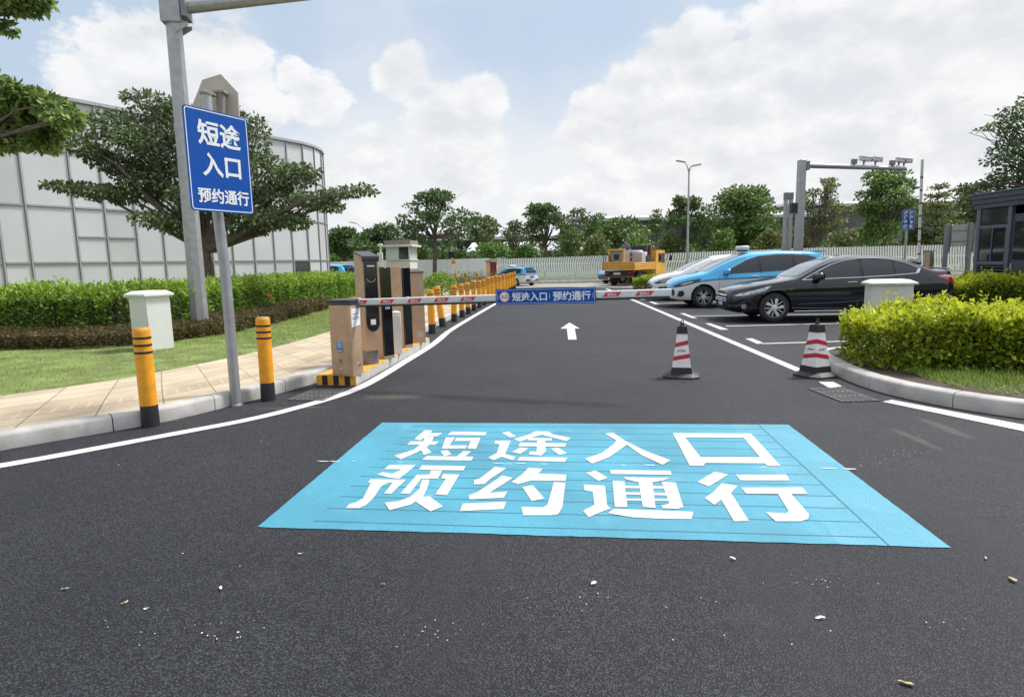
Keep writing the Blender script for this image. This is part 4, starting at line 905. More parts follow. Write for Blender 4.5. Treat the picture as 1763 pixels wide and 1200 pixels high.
# ------------------------------------------------------------------ traffic cones
def cone(label, p, rz):
    t = thing('traffic_cone', label, 'cone', p, rz, 'striped cones closing the lane')
    b = MB(); s = .222; c = .09
    oct_ = [(s, -s + c), (s, s - c), (s - c, s), (-s + c, s), (-s, s - c), (-s, -s + c), (-s + c, -s), (s - c, -s)]
    n = 8; vs = [Vector((x, y, 0)) for x, y in oct_] + [Vector((x, y, .022)) for x, y in oct_] + [Vector((x * .66, y * .66, .062)) for x, y in oct_]
    b.add(vs, [tuple(range(n))[::-1]] + [(i, (i + 1) % n, n + (i + 1) % n, n + i) for i in range(n)] + [(n + i, n + (i + 1) % n, 2 * n + (i + 1) % n, 2 * n + i) for i in range(n)] + [tuple(range(2 * n, 3 * n))], M['black']); b.build('rubber_base', t, smooth=False)
    w0, w1, z0, z1 = .124, .052, .058, .655; wz = lambda z: w0 + (w1 - w0) * (z - z0) / (z1 - z0)
    def band(za, zb, m, off=0.0, slope=0.0):
        """square ring on the tapered faces; slope tilts the band up to the right on faces seen head-on"""
        b = MB(); vs = []; cs = [(-1, -1), (1, -1), (1, 1), (-1, 1)]
        for k, (sx, sy) in enumerate(cs):
            zz = slope * (1 if k % 2 else -1)
            for z in (za + zz, zb + zz): ww = wz(z) + off; vs.append(Vector((sx * ww, sy * ww, z)))
        fs = [(2 * k, 2 * ((k + 1) % 4), 2 * ((k + 1) % 4) + 1, 2 * k + 1) for k in range(4)]
        vs2 = [Vector((v.x * .93, v.y * .93, v.z)) for v in vs]; n = len(vs)
        fs2 = [(2 * k, 2 * k + 1, n + 2 * k + 1, n + 2 * k) for k in range(0)]
        for k in range(4): a, c2 = 2 * k, 2 * ((k + 1) % 4); fs2 += [(a + 1, c2 + 1, n + c2 + 1, n + a + 1), (c2, a, n + a, n + c2)]
        b.add(vs + vs2, fs + fs2, m); return b
    band(.058, .135, M['black'], .006).build('bottom_band', t, smooth=False)
    band(.130, .575, M['cone_white'], 0).build('cone_body', t, smooth=False)
    for z in (.265, .435): band(z - .027, z + .027, M['cone_red'], .0018, .020).build('red_band', t, smooth=False)
    band(.560, .655, M['black'], .006).build('top_cap', t, smooth=False)
    b = MB(); b.bounds((-.058, -.058, .640), (.058, .058, .656), M['black'], .006); b.lathe([(.03, .655), (.024, .68), (.012, .70)], M['black'], 12)
    b.tube([(.018 * math.cos(a), 0, .705 + .022 * math.sin(a)) for a in [2 * math.pi * k / 12 for k in range(13)]], .007, M['black'], 6, False); b.build('lifting_ring', t)
    for fa in (0, 90, 180, 270):
        b = MB(); z = .345; sl = math.atan2(w0 - w1, z1 - z0); Q = Matrix.Rotation(R(fa), 4, 'Z') @ T(0, -wz(z) - .001, z) @ Matrix.Rotation(-sl, 4, 'X') @ FRONT
        b.prism([(-.050, -.012), (-.036, -.012), (-.030, .010), (-.044, .012)], 0, .001, M['ink'], Q); b.prism([(-.022, .001), (.045, .001), (.045, .010), (-.022, .010)], 0, .001, M['ink'], Q); b.prism([(-.022, -.009), (.040, -.009), (.040, -.005), (-.022, -.005)], 0, .001, M['ink'], Q); b.build('owner_mark', t, smooth=False)
    return t
cone('striped cone standing alone in the lane, left one of the pair', G(1173, 648), R(-15))
cone('striped cone beside the right kerb, turned corner-on, in front of the hedge', G(1403, 647), R(-70))

# ------------------------------------------------------------------ vehicles
def crv(pts):
    xs = np.array([p[0] for p in pts], float); ys = np.array([p[1] for p in pts], float)
    h = np.diff(xs); dl = np.diff(ys) / h; m = np.zeros(len(xs)); m[0], m[-1] = dl[0], dl[-1]
    for i in range(1, len(xs) - 1): m[i] = 0 if dl[i - 1] * dl[i] <= 0 else 2 * dl[i - 1] * dl[i] / (dl[i - 1] + dl[i])
    def f(x):
        i = int(np.clip(np.searchsorted(xs, x) - 1, 0, len(h) - 1)); t = min(1, max(0, (x - xs[i]) / h[i]))
        return (1 + 2 * t) * (1 - t) ** 2 * ys[i] + t * (1 - t) ** 2 * h[i] * m[i] + t * t * (3 - 2 * t) * ys[i + 1] + t * t * (t - 1) * h[i] * m[i + 1]
    return f

class Car:
    """body lofted from cross sections; nose at x=0, tail at x=L, right side is +y when seen from behind"""
    def __init__(s, name, label, S, group=None):
        s.S = S; s.t = thing(name, label, S.get('cat', 'car'), group=group)
        L = S['L']; s.zt, s.zs, s.zb, s.w = crv(S['zt']), crv(S['zs']), crv(S['zb']), crv(S['w']); s.nz = crv(S['nose']); s.tz = crv(S['tail']); ns, ts = S['ns'], S['ts']
        xs = sorted(set([0, .015, .04, .08, .13] + [round(.18 + (L - .36) * k / 92, 4) for k in range(93)] + [L - .13, L - .08, L - .04, L - .015, L]))
        rings = []
        for x in xs:
            zt, zs, zb, w = s.zt(x), s.zs(x), s.zb(x), s.w(x); zs = min(zs, zt - .012)
            hgt = zs - zb; pts = [(0, zb), (.45 * w, zb), (.80 * w, zb + .005), (.93 * w, zb + .035), (.975 * w, zb + .11), (.985 * w, zb + .3 * hgt), (.993 * w, zb + .5 * hgt), (1.0 * w, zb + .68 * hgt), (1.0 * w, zb + .84 * hgt), (.990 * w, zs - .035), (.962 * w, zs)]
            gh = zt - zs; yr = .955 * w - S['tumble'] * gh; yr = max(yr, .5 * w); zr = zs + gh * (.62 + .25 * min(1, max(0, (gh - .10) / .25)))
            for k in (.25, .5, .75, 1.0): pts.append((.955 * w + (yr - .955 * w) * k + .018 * math.sin(math.pi * k) * min(1, gh / .3), zs + (zr - zs) * k))
            pts += [(yr * .93, zr + (zt - zr) * .34), (yr * .80, zr + (zt - zr) * .66), (yr * .55, zr + (zt - zr) * .90), (0, zt)]
            full = pts + [(-y, z) for y, z in pts[-2:0:-1]]
            fa = max(0, 1 - x / ns); fb = max(0, 1 - (L - x) / ts)
            rings.append([Vector((x + s.nz(z) * fa ** 1.5 - s.tz(z) * fb ** 1.5, y, z)) for y, z in full])
        n = len(rings[0]); s.nh = 18; vs = [p for r in rings for p in r]; fs = []; mi = []
        top, low = S['top'], S['low']; js = S.get('split', 10)
        for i in range(len(rings) - 1):
            for k in range(n):
                k2 = (k + 1) % n; fs.append((i * n + k, i * n + k2, (i + 1) * n + k2, (i + 1) * n + k)); kk = k if k < n / 2 else n - 1 - k
                xm = (xs[i] + xs[i + 1]) / 2
                mi.append(0 if kk < js and not (S.get('hoodsplit') and xm < S['hoodsplit'] and kk >= 10) else 1)
        fs.append(tuple(range(n))); mi.append(0); fs.append(tuple((len(rings) - 1) * n + k for k in range(n))[::-1]); mi.append(0)
        me = bpy.data.meshes.new('body'); me.from_pydata(vs, [], fs); me.materials.append(low); me.materials.append(top); me.materials.append(M['well'])
        me.polygons.foreach_set('material_index', mi)
        bm = bmesh.new(); bm.from_mesh(me); bmesh.ops.recalc_face_normals(bm, faces=bm.faces); bm.to_mesh(me); bm.free()
        s.bvh = BVHTree.FromPolygons([v.co.copy() for v in me.vertices], [list(p.vertices) for p in me.polygons])
        tmp = bpy.data.objects.new('tmp', me); COL.objects.link(tmp); cut = []
        for ax in S['axles']:
            b = MB(); b.lathe([(S['arch'], -1.2), (S['arch'], 1.2)], M['well'], 40, T(ax, 0, S['wr'] + .012) @ FRONT); c = b.build('cutter', smooth=False); cut.append(c)
            bo = tmp.modifiers.new('b', 'BOOLEAN'); bo.operation = 'DIFFERENCE'; bo.object = c; bo.solver = 'EXACT'
        dg = bpy.context.evaluated_depsgraph_get(); dg.update(); m2 = bpy.data.meshes.new_from_object(tmp.evaluated_get(dg))
        for o in [tmp] + cut: bpy.data.objects.remove(o)
        # arch linings are dark; keep them only a little way in
        for p in m2.polygons:
            for ax in S['axles']:
                r = math.hypot(p.center.x - ax, p.center.z - S['wr'] - .012)
                if abs(r - S['arch']) < .012 and abs(p.normal.y) < .3: p.material_index = 2
        m2.shade_smooth(); m2.set_sharp_from_angle(angle=R(32)); m2.name = 'body'
        o = bpy.data.objects.new('body', m2); COL.objects.link(o); o.parent = s.t; s.body = o
    def cast(s, u, v, plane):
        if plane == 'side': o, d = Vector((u, -3, v)), Vector((0, 1, 0))
        elif plane == 'top': o, d = Vector((u, v, 4)), Vector((0, 0, -1))
        elif plane == 'front': o, d = Vector((-2, u, v)), Vector((1, 0, 0))
        else: o, d = Vector((s.S['L'] + 2, u, v)), Vector((-1, 0, 0))
        h, nn, _, _ = s.bvh.ray_cast(o, d)
        if h is None: return None, None
        if nn.dot(d) > 0: nn = -nn
        return h, nn
    def patch(s, name, poly, plane, m, off=.006, both=False, parent=None, cuts=.07):
        outs = []
        for mir in ((1, -1) if both else (1,)):
            bm = bmesh.new(); pts = []
            for i in range(len(poly)):
                a, b2 = Vector(poly[i]), Vector(poly[(i + 1) % len(poly)]); k = max(1, int((b2 - a).length / cuts))
                pts += [a.lerp(b2, j / k) for j in range(k)]
            f = bm.faces.new([bm.verts.new((p.x, p.y, 0)) for p in pts]); bmesh.ops.triangulate(bm, faces=[f])
            for _ in range(2):
                long = [e for e in bm.edges if e.calc_length() > cuts]
                if long: bmesh.ops.subdivide_edges(bm, edges=long, cuts=2); bmesh.ops.triangulate(bm, faces=bm.faces)
            bad = []
            for v in bm.verts:
                h, nn = s.cast(v.co.x, v.co.y, plane)
                if h is None: bad.append(v)
                else: v.co = h + nn * off
            if bad: bmesh.ops.delete(bm, geom=bad, context='VERTS')
            if mir < 0:
                for v in bm.verts: v.co.y *= -1
            me = bpy.data.meshes.new(name); bm.to_mesh(me); bm.free(); me.materials.append(m); me.shade_smooth()
            o = bpy.data.objects.new(name, me); COL.objects.link(o); o.parent = parent or s.t; outs.append(o)
        return outs[0]
    def line(s, name, pts, plane, m, r=.004, off=.003, both=False, parent=None, closed=False):
        for mir in ((1, -1) if both else (1,)):
            P = []; pp = list(pts) + ([pts[0]] if closed else [])
            for a, b2 in zip(pp[:-1], pp[1:]):
                k = max(1, int((Vector(b2) - Vector(a)).length / .05))
                for j in range(k + (1 if b2 is pp[-1] else 0)):
                    q = Vector(a).lerp(Vector(b2), j / k); h, nn = s.cast(q.x, q.y, plane)
                    if h is not None: h = h + nn * off; P.append(Vector((h.x, h.y * mir, h.z)))
            if len(P) > 1:
                b = MB(); b.tube(P, r, m, 5); o = b.build(name, parent or s.t)
    def wheels(s, style, trk):
        S = s.S; wr, wd = S['wr'], .215
        for ax in S['axles']:
            for sgn in (-1, 1):
                w = bpy.data.objects.new('wheel', None); COL.objects.link(w); w.parent = s.t; w.location = (ax, sgn * (trk - .0), wr); w.rotation_euler = (0, 0, 0 if sgn < 0 else math.pi)
                b = MB(); h = wd / 2; rr = S['rim']
                b.lathe([(rr, -h + .015), (rr + .03, -h), (wr - .045, -h + .002), (wr - .012, -h + .025), (wr, -h + .06), (wr, h - .06), (wr - .02, h - .01), (rr, h)], M['tyre'], 40, FRONT, False, False)
                b.build('tyre', w, angle=45)
                b = MB(); FM = FRONT
                b.lathe([(rr + .004, h - .012), (rr - .006, h - .002), (rr - .022, h - .012), (rr - .03, h - .06), (rr - .04, -.02), (.001, -.025)], M['alloy_dark'], 40, FM, False, False)
                b.lathe([(rr + .004, h - .012), (rr - .002, h - .001), (rr - .018, h - .010), (rr - .020, h - .02), (rr + .002, h - .025)], M['alloy'], 40, FM, True)
                b.lathe([(.062, h - .05), (.058, h - .018), (.03, h - .012), (.001, h - .012)], M['alloy'], 20, FM)
                if style == 'blade':
                    for k in range(5):
                        A_ = Matrix.Rotation(2 * math.pi * k / 5 + .3, 4, 'Z')
                        b.prism([(.03, -.02), (.10, -.055), (rr - .03, -.075), (rr - .012, -.02), (rr - .05, .005), (.10, -.01), (.03, .01)], h - .05, h - .014, M['alloy'], FM @ A_)
                        b.prism([(.03, .015), (rr - .012, .075), (rr - .016, .095), (.03, .03)], h - .05, h - .018, M['alloy'], FM @ A_)
                else:
                    for k in range(10):
                        A_ = Matrix.Rotation(2 * math.pi * k / 10 + (.10 if k % 2 else -.10), 4, 'Z')
                        b.prism([(.04, -.012), (rr - .012, -.011), (rr - .012, .011), (.04, .012)], h - .045, h - .014, M['alloy'], FM @ A_)
                b.build('rim', w, angle=30)
    def mirror_glass(s, x, z, m, k=1.0):
        for sg in (-1, 1):
            h, _ = s.cast(x + .1, z, 'side'); y = abs(h.y) if h else .8
            b = MB(); b.box((x + .02, sg * (y + .13 * k), z + .05), (.12 * k, .22 * k, .15 * k), m, Matrix.Rotation(R(-12 * sg), 4, 'Z'), .04, 3)
            b.box((x + .05, sg * (y + .02), z - .02), (.07, .10, .045), M['black'], None, .012); mo = b.build('side_mirror', s.t)
            b = MB(); b.box((x + .084 * k, sg * (y + .14 * k), z + .05), (.004, .17 * k, .11 * k), M['glass'], Matrix.Rotation(R(-12 * sg), 4, 'Z')); b.build('mirror_glass', mo, smooth=False)

def build_sedan(label):
    S = dict(L=4.93, axles=(.985, 3.76), wr=.334, rim=.225, arch=.372, tumble=.40, ns=.8, ts=.6, top=M['car_black'], low=M['car_black'],
             zt=[(0, .70), (.05, .735), (.25, .79), (.7, .875), (1.2, .95), (1.42, .995), (1.75, 1.16), (2.1, 1.325), (2.45, 1.435), (2.85, 1.475), (3.3, 1.46), (3.75, 1.375), (4.15, 1.225), (4.42, 1.13), (4.75, 1.115), (4.88, 1.09), (4.93, 1.0)],
             zs=[(0, .58), (.3, .66), (.8, .78), (1.4, .885), (2.5, .925), (3.6, .965), (4.2, 1.0), (4.7, 1.0), (4.93, .90)],
             zb=[(0, .24), (.25, .20), (.9, .19), (4.0, .20), (4.6, .25), (4.93, .36)],
             w=[(0, .44), (.04, .56), (.12, .69), (.28, .80), (.55, .875), (1.0, .915), (2.5, .925), (3.8, .92), (4.4, .875), (4.7, .80), (4.86, .69), (4.93, .58)],
             nose=[(.2, .09), (.3, .015), (.45, 0), (.6, .01), (.72, .04)], tail=[(.3, .10), (.5, .01), (.7, 0), (.95, .05), (1.1, .03)])
    c = Car('sedan_car', label, S); t = c.t
    G_, CH, SE = M['glass_tint'], M['chrome'], M['well']
    fw = [(1.66, .955), (1.95, 1.115), (2.2, 1.235), (2.45, 1.315), (2.78, 1.362), (2.80, .985)]
    rw = [(2.87, .988), (2.86, 1.368), (3.15, 1.368), (3.47, 1.335), (3.50, 1.02)]; qw = [(3.54, 1.023), (3.52, 1.325), (3.74, 1.262), (4.00, 1.145), (3.95, 1.06)]
    for nm, p in (('side_window', fw), ('side_window', rw), ('quarter_window', qw)): c.patch(nm, p, 'side', G_, both=True)
    c.patch('pillar_trim', [(2.80, .985), (2.78, 1.364), (2.86, 1.370), (2.87, .988)], 'side', M['black'], .004, both=True)
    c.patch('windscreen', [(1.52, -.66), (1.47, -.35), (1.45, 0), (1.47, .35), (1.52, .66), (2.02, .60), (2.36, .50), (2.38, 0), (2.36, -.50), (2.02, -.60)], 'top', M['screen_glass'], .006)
    c.patch('rear_window', [(3.58, -.48), (3.56, 0), (3.58, .48), (4.18, .58), (4.24, 0), (4.18, -.58)], 'top', M['glass'], .006)
    c.line('chrome_trim', [(1.56, .935), (1.95, 1.140), (2.2, 1.258), (2.45, 1.338), (2.80, 1.386), (3.15, 1.388), (3.48, 1.355), (3.76, 1.28), (4.05, 1.145), (3.97, 1.04)], 'side', CH, .012, .006, both=True)
    c.patch('chrome_blade', [(3.95, 1.045), (4.01, 1.14), (4.08, 1.15), (4.02, 1.05)], 'side', CH, .008, both=True)
    c.line('chrome_trim', [(1.58, .935), (2.2, .958), (2.8, .972), (3.4, 1.0), (3.97, 1.04)], 'side', CH, .012, .006, both=True)
    for p in ([(1.42, .90), (1.40, .70), (1.46, .40), (1.50, .27)], [(2.83, .965), (2.84, .7), (2.82, .3)], [(3.80, 1.05), (3.70, .85), (3.46, .62), (3.36, .42), (3.34, .30)], [(1.50, .275), (3.30, .285)]): c.line('panel_gap', p, 'side', SE, .004, .0005, both=True)
    c.line('body_crease', [(1.15, .80), (1.8, .80), (3.0, .84), (4.3, .90)], 'side', M['car_black'], .010, -.002, both=True)
    c.line('sill_trim', [(1.42, .245), (3.32, .252)], 'side', CH, .010, .004, both=True)
    c.line('body_crease', [(1.5, .40), (2.4, .43), (3.3, .50)], 'side', M['car_black'], .012, -.003, both=True)
    for x in (2.62, 3.52):
        for sg in (-1, 1):
            h, _ = c.cast(x, .875, 'side'); b = MB(); y = sg * (abs(h.y) + .022); b.tube([(x - .10, y - sg * .02, .87), (x - .085, y, .875), (x + .085, y, .88), (x + .10, y - sg * .02, .88)], .012, CH, 8); b.build('door_handle', t)
    hl = [(.16, .62), (.30, .66), (.60, .735), (.86, .815), (.92, .81), (.80, .735), (.62, .68), (.35, .615), (.18, .585)]
    for sg in (1,):
        c.patch('headlight', hl, 'side', M['lamp_glass'], .008, both=True, cuts=.04)
    c.line('chrome_trim', [(.14, .60), (.35, .605), (.62, .668), (.80, .722)], 'side', CH, .006, .006, both=True)
    c.patch('grille', [(-.50, .45), (-.54, .61), (0, .64), (.54, .61), (.50, .45), (0, .43)], 'front', M['black'], .008)
    for z in (.475, .525, .60): c.line('grille_bar', [(-.52, z), (0, z + .008), (.52, z)], 'front', CH, .011 if z < .55 else .022, .014)
    c.patch('lower_intake', [(-.55, .25), (-.52, .34), (.52, .34), (.55, .25)], 'front', SE, .006)
    h, _ = c.cast(0, .40, 'front'); b = MB(); b.box((h.x - .022, 0, .405), (.012, .44, .14), M['plate_blue'], None, .004); pl = b.build('number_plate', t)
    b = MB(); 
    for k in range(6): b.box((h.x - .0295, -.16 + k * .064, .405), (.002, .038, .07), M['sign_white'])
    b.build('plate_characters', pl, smooth=False)
    for sg in (-1, 1):
        h, nn = c.cast(.34, .36, 'side'); Q = nn.to_track_quat('Z', 'Y').to_matrix().to_4x4(); b = MB(); b.lathe([(.055, 0), (.05, .01), (.03, .012), (.001, .008)], M['chrome'], 16, Matrix.Translation(h) @ Q)
        if sg > 0: b.v = [(x, -y, z) for x, y, z in b.v]; b.f = [f[::-1] for f in b.f]
        b.build('fog_lamp', t)
    c.line('body_crease', [(.30, .24), (.50, .30), (.56, .42), (.44, .47)], 'side', M['black'], .014, .002, both=True)
    c.patch('side_indicator', [(1.27, .735), (1.31, .75), (1.37, .74), (1.33, .725)], 'side', M['lamp_glass'], .008, both=True, cuts=.03)
    c.patch('tail_light', [(4.36, .965), (4.52, 1.00), (4.82, 1.0), (4.86, .93), (4.84, .82), (4.72, .80), (4.60, .88)], 'side', M['tail_red'], .010, both=True, cuts=.05)
    c.patch('tail_lens', [(4.42, .965), (4.55, .99), (4.80, .99), (4.83, .945), (4.62, .925)], 'side', mat('tail_pink', (.55, .30, .32), .12, var=.1), .015, both=True, cuts=.05)
    b = MB(); b.tube([(4.80, -.55, 1.118), (4.84, 0, 1.135), (4.80, .55, 1.118)], .016, M['car_black'], 8); b.build('boot_lip', t)
    b = MB(); b.box((2.42, 0, 1.44), (.30, .10, .022), M['cab_white'], None, .01); b.build('roof_antenna', t)
    c.mirror_glass(1.86, .965, M['car_black']); c.wheels('blade', .80)
    return c

def build_mpv(name, label, blue=True, cat='taxi', group=None):
    top, low = (M['car_blue'], M['car_white']) if blue else (M['car_white'], M['car_white'])
    S = dict(L=4.72, axles=(.95, 3.76), wr=.325, rim=.222, arch=.368, tumble=.36, ns=.8, ts=.5, top=top, low=low, split=8, cat=cat,
             zt=[(0, .70), (.05, .75), (.25, .86), (.6, .965), (1.0, 1.05), (1.3, 1.20), (1.7, 1.39), (2.1, 1.54), (2.5, 1.62), (3.2, 1.645), (4.0, 1.61), (4.4, 1.55), (4.58, 1.35), (4.68, 1.08), (4.72, .95)],
             zs=[(0, .60), (.3, .71), (.8, .84), (1.3, .91), (2.5, .955), (3.8, 1.01), (4.5, 1.05), (4.72, .88)],
             zb=[(0, .26), (.25, .21), (.9, .20), (4.0, .21), (4.5, .27), (4.72, .38)],
             w=[(0, .42), (.04, .55), (.12, .69), (.28, .80), (.55, .87), (1.0, .905), (2.5, .91), (3.9, .905), (4.3, .87), (4.55, .79), (4.68, .70), (4.72, .62)],
             nose=[(.2, .09), (.3, .02), (.45, 0), (.6, .01), (.72, .05)], tail=[(.3, .06), (.5, .0), (.8, .0), (1.0, .02), (1.6, .0)])
    c = Car(name, label, S, group); t = c.t; CH, SE = M['chrome'], M['well']; G_ = M['glass_tint']
    c.patch('side_window', [(1.50, .975), (1.9, 1.215), (2.2, 1.36), (2.52, 1.46), (2.56, 1.015)], 'side', G_, both=True)
    c.patch('side_window', [(2.64, 1.02), (2.60, 1.475), (3.1, 1.51), (3.50, 1.505), (3.54, 1.07)], 'side', G_, both=True)
    c.patch('quarter_window', [(3.60, 1.075), (3.57, 1.50), (4.0, 1.475), (4.22, 1.41), (4.28, 1.14)], 'side', G_, both=True)
    c.patch('pillar_trim', [(3.535, 1.065), (3.495, 1.508), (3.575, 1.505), (3.605, 1.075)], 'side', M['black'], .004, both=True)
    c.patch('pillar_trim', [(2.565, 1.01), (2.525, 1.465), (2.595, 1.475), (2.635, 1.02)], 'side', M['black'], .004, both=True)
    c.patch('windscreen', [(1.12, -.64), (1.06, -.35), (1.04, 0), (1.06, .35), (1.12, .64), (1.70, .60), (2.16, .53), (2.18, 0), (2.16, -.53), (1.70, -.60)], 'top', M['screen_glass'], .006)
    c.patch('rear_window', [(-.58, 1.10), (-.52, 1.45), (.52, 1.45), (.58, 1.10)], 'rear', M['glass'], .006)
    c.line('chrome_trim', [(1.40, .95), (1.9, 1.24), (2.2, 1.388), (2.55, 1.488), (3.1, 1.535), (3.6, 1.528), (4.05, 1.495)], 'side', CH, .007, .004, both=True)
    for p in ([(1.40, .92), (1.38, .7), (1.44, .40), (1.48, .28)], [(2.60, 1.05), (2.61, .7), (2.59, .30)], [(3.66, 1.08), (3.58, .85), (3.44, .62), (3.38, .32)]): c.line('panel_gap', p, 'side', SE, .004, .0005, both=True)
    if blue: c.line('belt_line', [(.62, .755), (1.3, .83), (2.5, .865), (3.8, .915), (4.4, .955)], 'side', mat('belt_navy', (.02, .10, .22), .4, var=0), .012, .002, both=True)
    for x in (2.42, 3.40):
        for sg in (-1, 1):
            h, _ = c.cast(x, .90, 'side'); b = MB(); y = sg * (abs(h.y) + .022); b.tube([(x - .10, y - sg * .02, .895), (x - .085, y, .90), (x + .085, y, .905), (x + .10, y - sg * .02, .905)], .011, low, 8); b.build('door_handle', t)
    c.patch('headlight', [(.10, .65), (.30, .74), (.60, .815), (.86, .865), (.82, .79), (.60, .715), (.36, .645), (.18, .61)], 'side', M['lamp_dark'], .008, both=True, cuts=.04)
    c.patch('lamp_lens', [(.28, .69), (.55, .765), (.66, .775), (.56, .735), (.36, .675)], 'side', M['lamp_glass'], .014, both=True, cuts=.04)
    c.line('lamp_surround', [(.10, .64), (.36, .655), (.60, .722), (.80, .785)], 'side', M['black'], .012, .004, both=True)
    c.patch('grille', [(-.48, .30), (-.55, .58), (0, .62), (.55, .58), (.48, .30)], 'front', M['black'], .008)
    for z in (.40, .52): c.line('grille_bar', [(-.5, z), (0, z + .01), (.5, z)], 'front', CH, .008, .012)
    c.patch('bumper_intake', [(.20, .35), (.24, .50), (.36, .52), (.40, .40), (.32, .33)], 'side', M['black'], .007, both=True, cuts=.04)
    c.patch('tail_light', [(4.25, .98), (4.30, 1.04), (4.62, 1.03), (4.64, .95)], 'side', M['tail_red'], .010, both=True, cuts=.05)
    c.patch('tail_light', [(-.62, .94), (-.60, 1.01), (.60, 1.01), (.62, .94)], 'rear', M['tail_red'], .010)
    c.patch('rear_bumper', [(-.60, .40), (-.62, .58), (.62, .58), (.60, .40)], 'rear', M['black'], .010)
    h, _ = c.cast(0, .80, 'rear'); b = MB(); b.box((h.x + .016, 0, .78), (.012, .44, .14), M['plate_blue'], None, .004); b.build('number_plate', t)
    b = MB(); b.box((4.45, 0, 1.60), (.30, 1.05, .03), top, Matrix.Rotation(R(6), 4, 'Y'), .012, 2); b.build('roof_spoiler', t)
    if blue:
        b = MB(); b.box((2.30, 0, 1.655), (.20, .50, .05), M['black'], None, .015); sgn = b.build('roof_sign', t)
        b = MB(); b.box((2.30, 0, 1.735), (.26, .66, .13), M['cab_white'], None, .055, 3); b.build('sign_cover', sgn)
        # flowing script mark on the front door
        h0 = [(2.02, .70), (2.06, .735), (2.03, .745), (2.01, .71), (2.05, .695), (2.12, .715), (2.18, .70), (2.26, .72), (2.36, .71)]
        c.line('door_script', h0, 'side', M['ink'], .005, .004, both=True)
    c.mirror_glass(1.58, 1.0, M['car_blue'] if blue else M['car_white']); c.wheels('spoke', .785)
    return c
def place(o, front_axle, ax, rz, side=.80, sc=1.0):
    """put the near front wheel's contact point at a place on the ground"""
    m = Matrix.Rotation(rz, 3, 'Z') @ Vector((ax * sc, -side * sc, 0)); o.location = (front_axle.x - m.x, front_axle.y - m.y, 0); o.rotation_euler = (0, 0, rz); o.scale = (sc, sc, sc)
sed = build_sedan('glossy black sedan parked nose to the lane behind the right cone')
place(sed.t, Vector((6.10, 14.22, 0)), .985, R(-5.5), .905, 1.03)
taxi = build_mpv('taxi_car', 'sky blue and white taxi with a covered roof sign, parked beside the black sedan', group='blue and white taxis')
place(taxi.t, Vector((5.93, 18.95, 0)), .95, R(-3), .89, 1.04)
wc = build_mpv('hatchback_car', 'plain white car parked behind the sky blue taxi', False, 'car')
place(wc.t, Vector((6.15, 22.6, 0)), .95, R(-3), .89, 1.0)
def taxi_copy(label, loc, rz):
    c = copy_tree(taxi.t); c['label'] = label; c.location = loc; c.rotation_euler = (0, 0, rz); c.scale = (1, 1, 1); return c
c = taxi_copy('blue and white taxi driving away beyond the yellow bollards', (0, 0, 0), R(-36))
p = G(907, 487.5); c.location = (p.x - 1.5, 47 - 5.2, 0); c.rotation_euler = (0, 0, R(-62)); 
c.location = (-1.05, 42.6, 0); c.rotation_euler = (0, 0, R(-50)); c.scale = (.80, .80, .74)
taxi_copy('blue and white taxi far off behind the clipped hedge, beside the glass building', (-16.3, 39.6, 0), R(-25))
taxi_copy('second blue and white taxi far off behind the hedge, half hidden', (-14.2, 41.0, 0), R(-25))
taxi_copy('white and blue taxi mostly hidden behind the yellow truck', (6.05, 40.6, 0), R(32))

# flatbed truck
p = G(1058, 496) * 1.07; t = thing('flatbed_truck', 'yellow flatbed truck with slatted sides loaded with machinery', 'truck', (p.x + .2, p.y, 0), R(-33))
def tb(name, a, b_, m, bev=.01, parent=t):
    b = MB(); b.bounds(a, b_, m, bev); return b.build(name, parent)
tb('chassis', (-.35, .3, .48), (.35, 5.6, .70), M['black'])
bed = tb('bed', (-.98, 0, .92), (.98, 3.5, 1.0), M['truck_orange'])
def side(name, a, b_, axis):
    b = MB(); b.bounds(a, b_, M['truck_orange'], .008); z0, z1 = a[2], b_[2]
    for k in range(4):
        z = z0 + (z1 - z0) * (k + .5) / 4; lo, hi = list(a), list(b_); lo[2], hi[2] = z - .03, z + .03; lo[axis] -= .015; hi[axis] += .015; lo[1 - axis] += .06; hi[1 - axis] -= .06; b.bounds(lo, hi, M['truck_yellow'], .01)
    return b.build(name, t)
side('tailgate', (-.98, -.06, .92), (.98, -.01, 1.42), 1); side('side_board', (.985, 0, .92), (1.03, 3.5, 1.36), 0); side('side_board', (-1.03, 0, .92), (-.985, 3.5, 1.36), 0); side('headboard', (-.98, 3.5, .92), (.98, 3.55, 1.7), 1)
b = MB(); prof = [(3.75, .55), (5.55, .55), (5.62, 1.15), (5.45, 2.02), (5.3, 2.10), (3.8, 2.10)]; b.prism(prof, -.95, .95, M['truck_yellow'], SIDE); cab = b.build('cab', t, angle=25)
tb('cab_window', (.953, 4.2, 1.35), (.965, 4.7, 1.9), M['glass']); tb('cab_window', (.953, 4.8, 1.3), (.965, 5.36, 1.9), M['glass']); tb('rear_window', (-.6, 3.738, 1.45), (.6, 3.747, 1.95), M['glass'])
b = MB(); b.tube([(.95, 5.3, 1.9), (1.3, 5.5, 1.85), (1.3, 5.5, 1.45)], .018, M['black'], 6); b.box((1.32, 5.5, 1.6), (.16, .06, .34), M['black'], None, .02); b.build('wing_mirror', t)
tb('rear_bumper', (-.95, .05, .50), (.95, .12, .58), M['rust']); tb('under_panel', (-.9, .12, .52), (.9, .18, .90), M['black'])
pl = tb('number_plate', (-.30, .015, .66), (.15, .035, .80), M['window_pale'])
for x in (-.8, .62): tb('tail_light', (x, .02, .70), (x + .2, .06, .80), M['tail_red'])
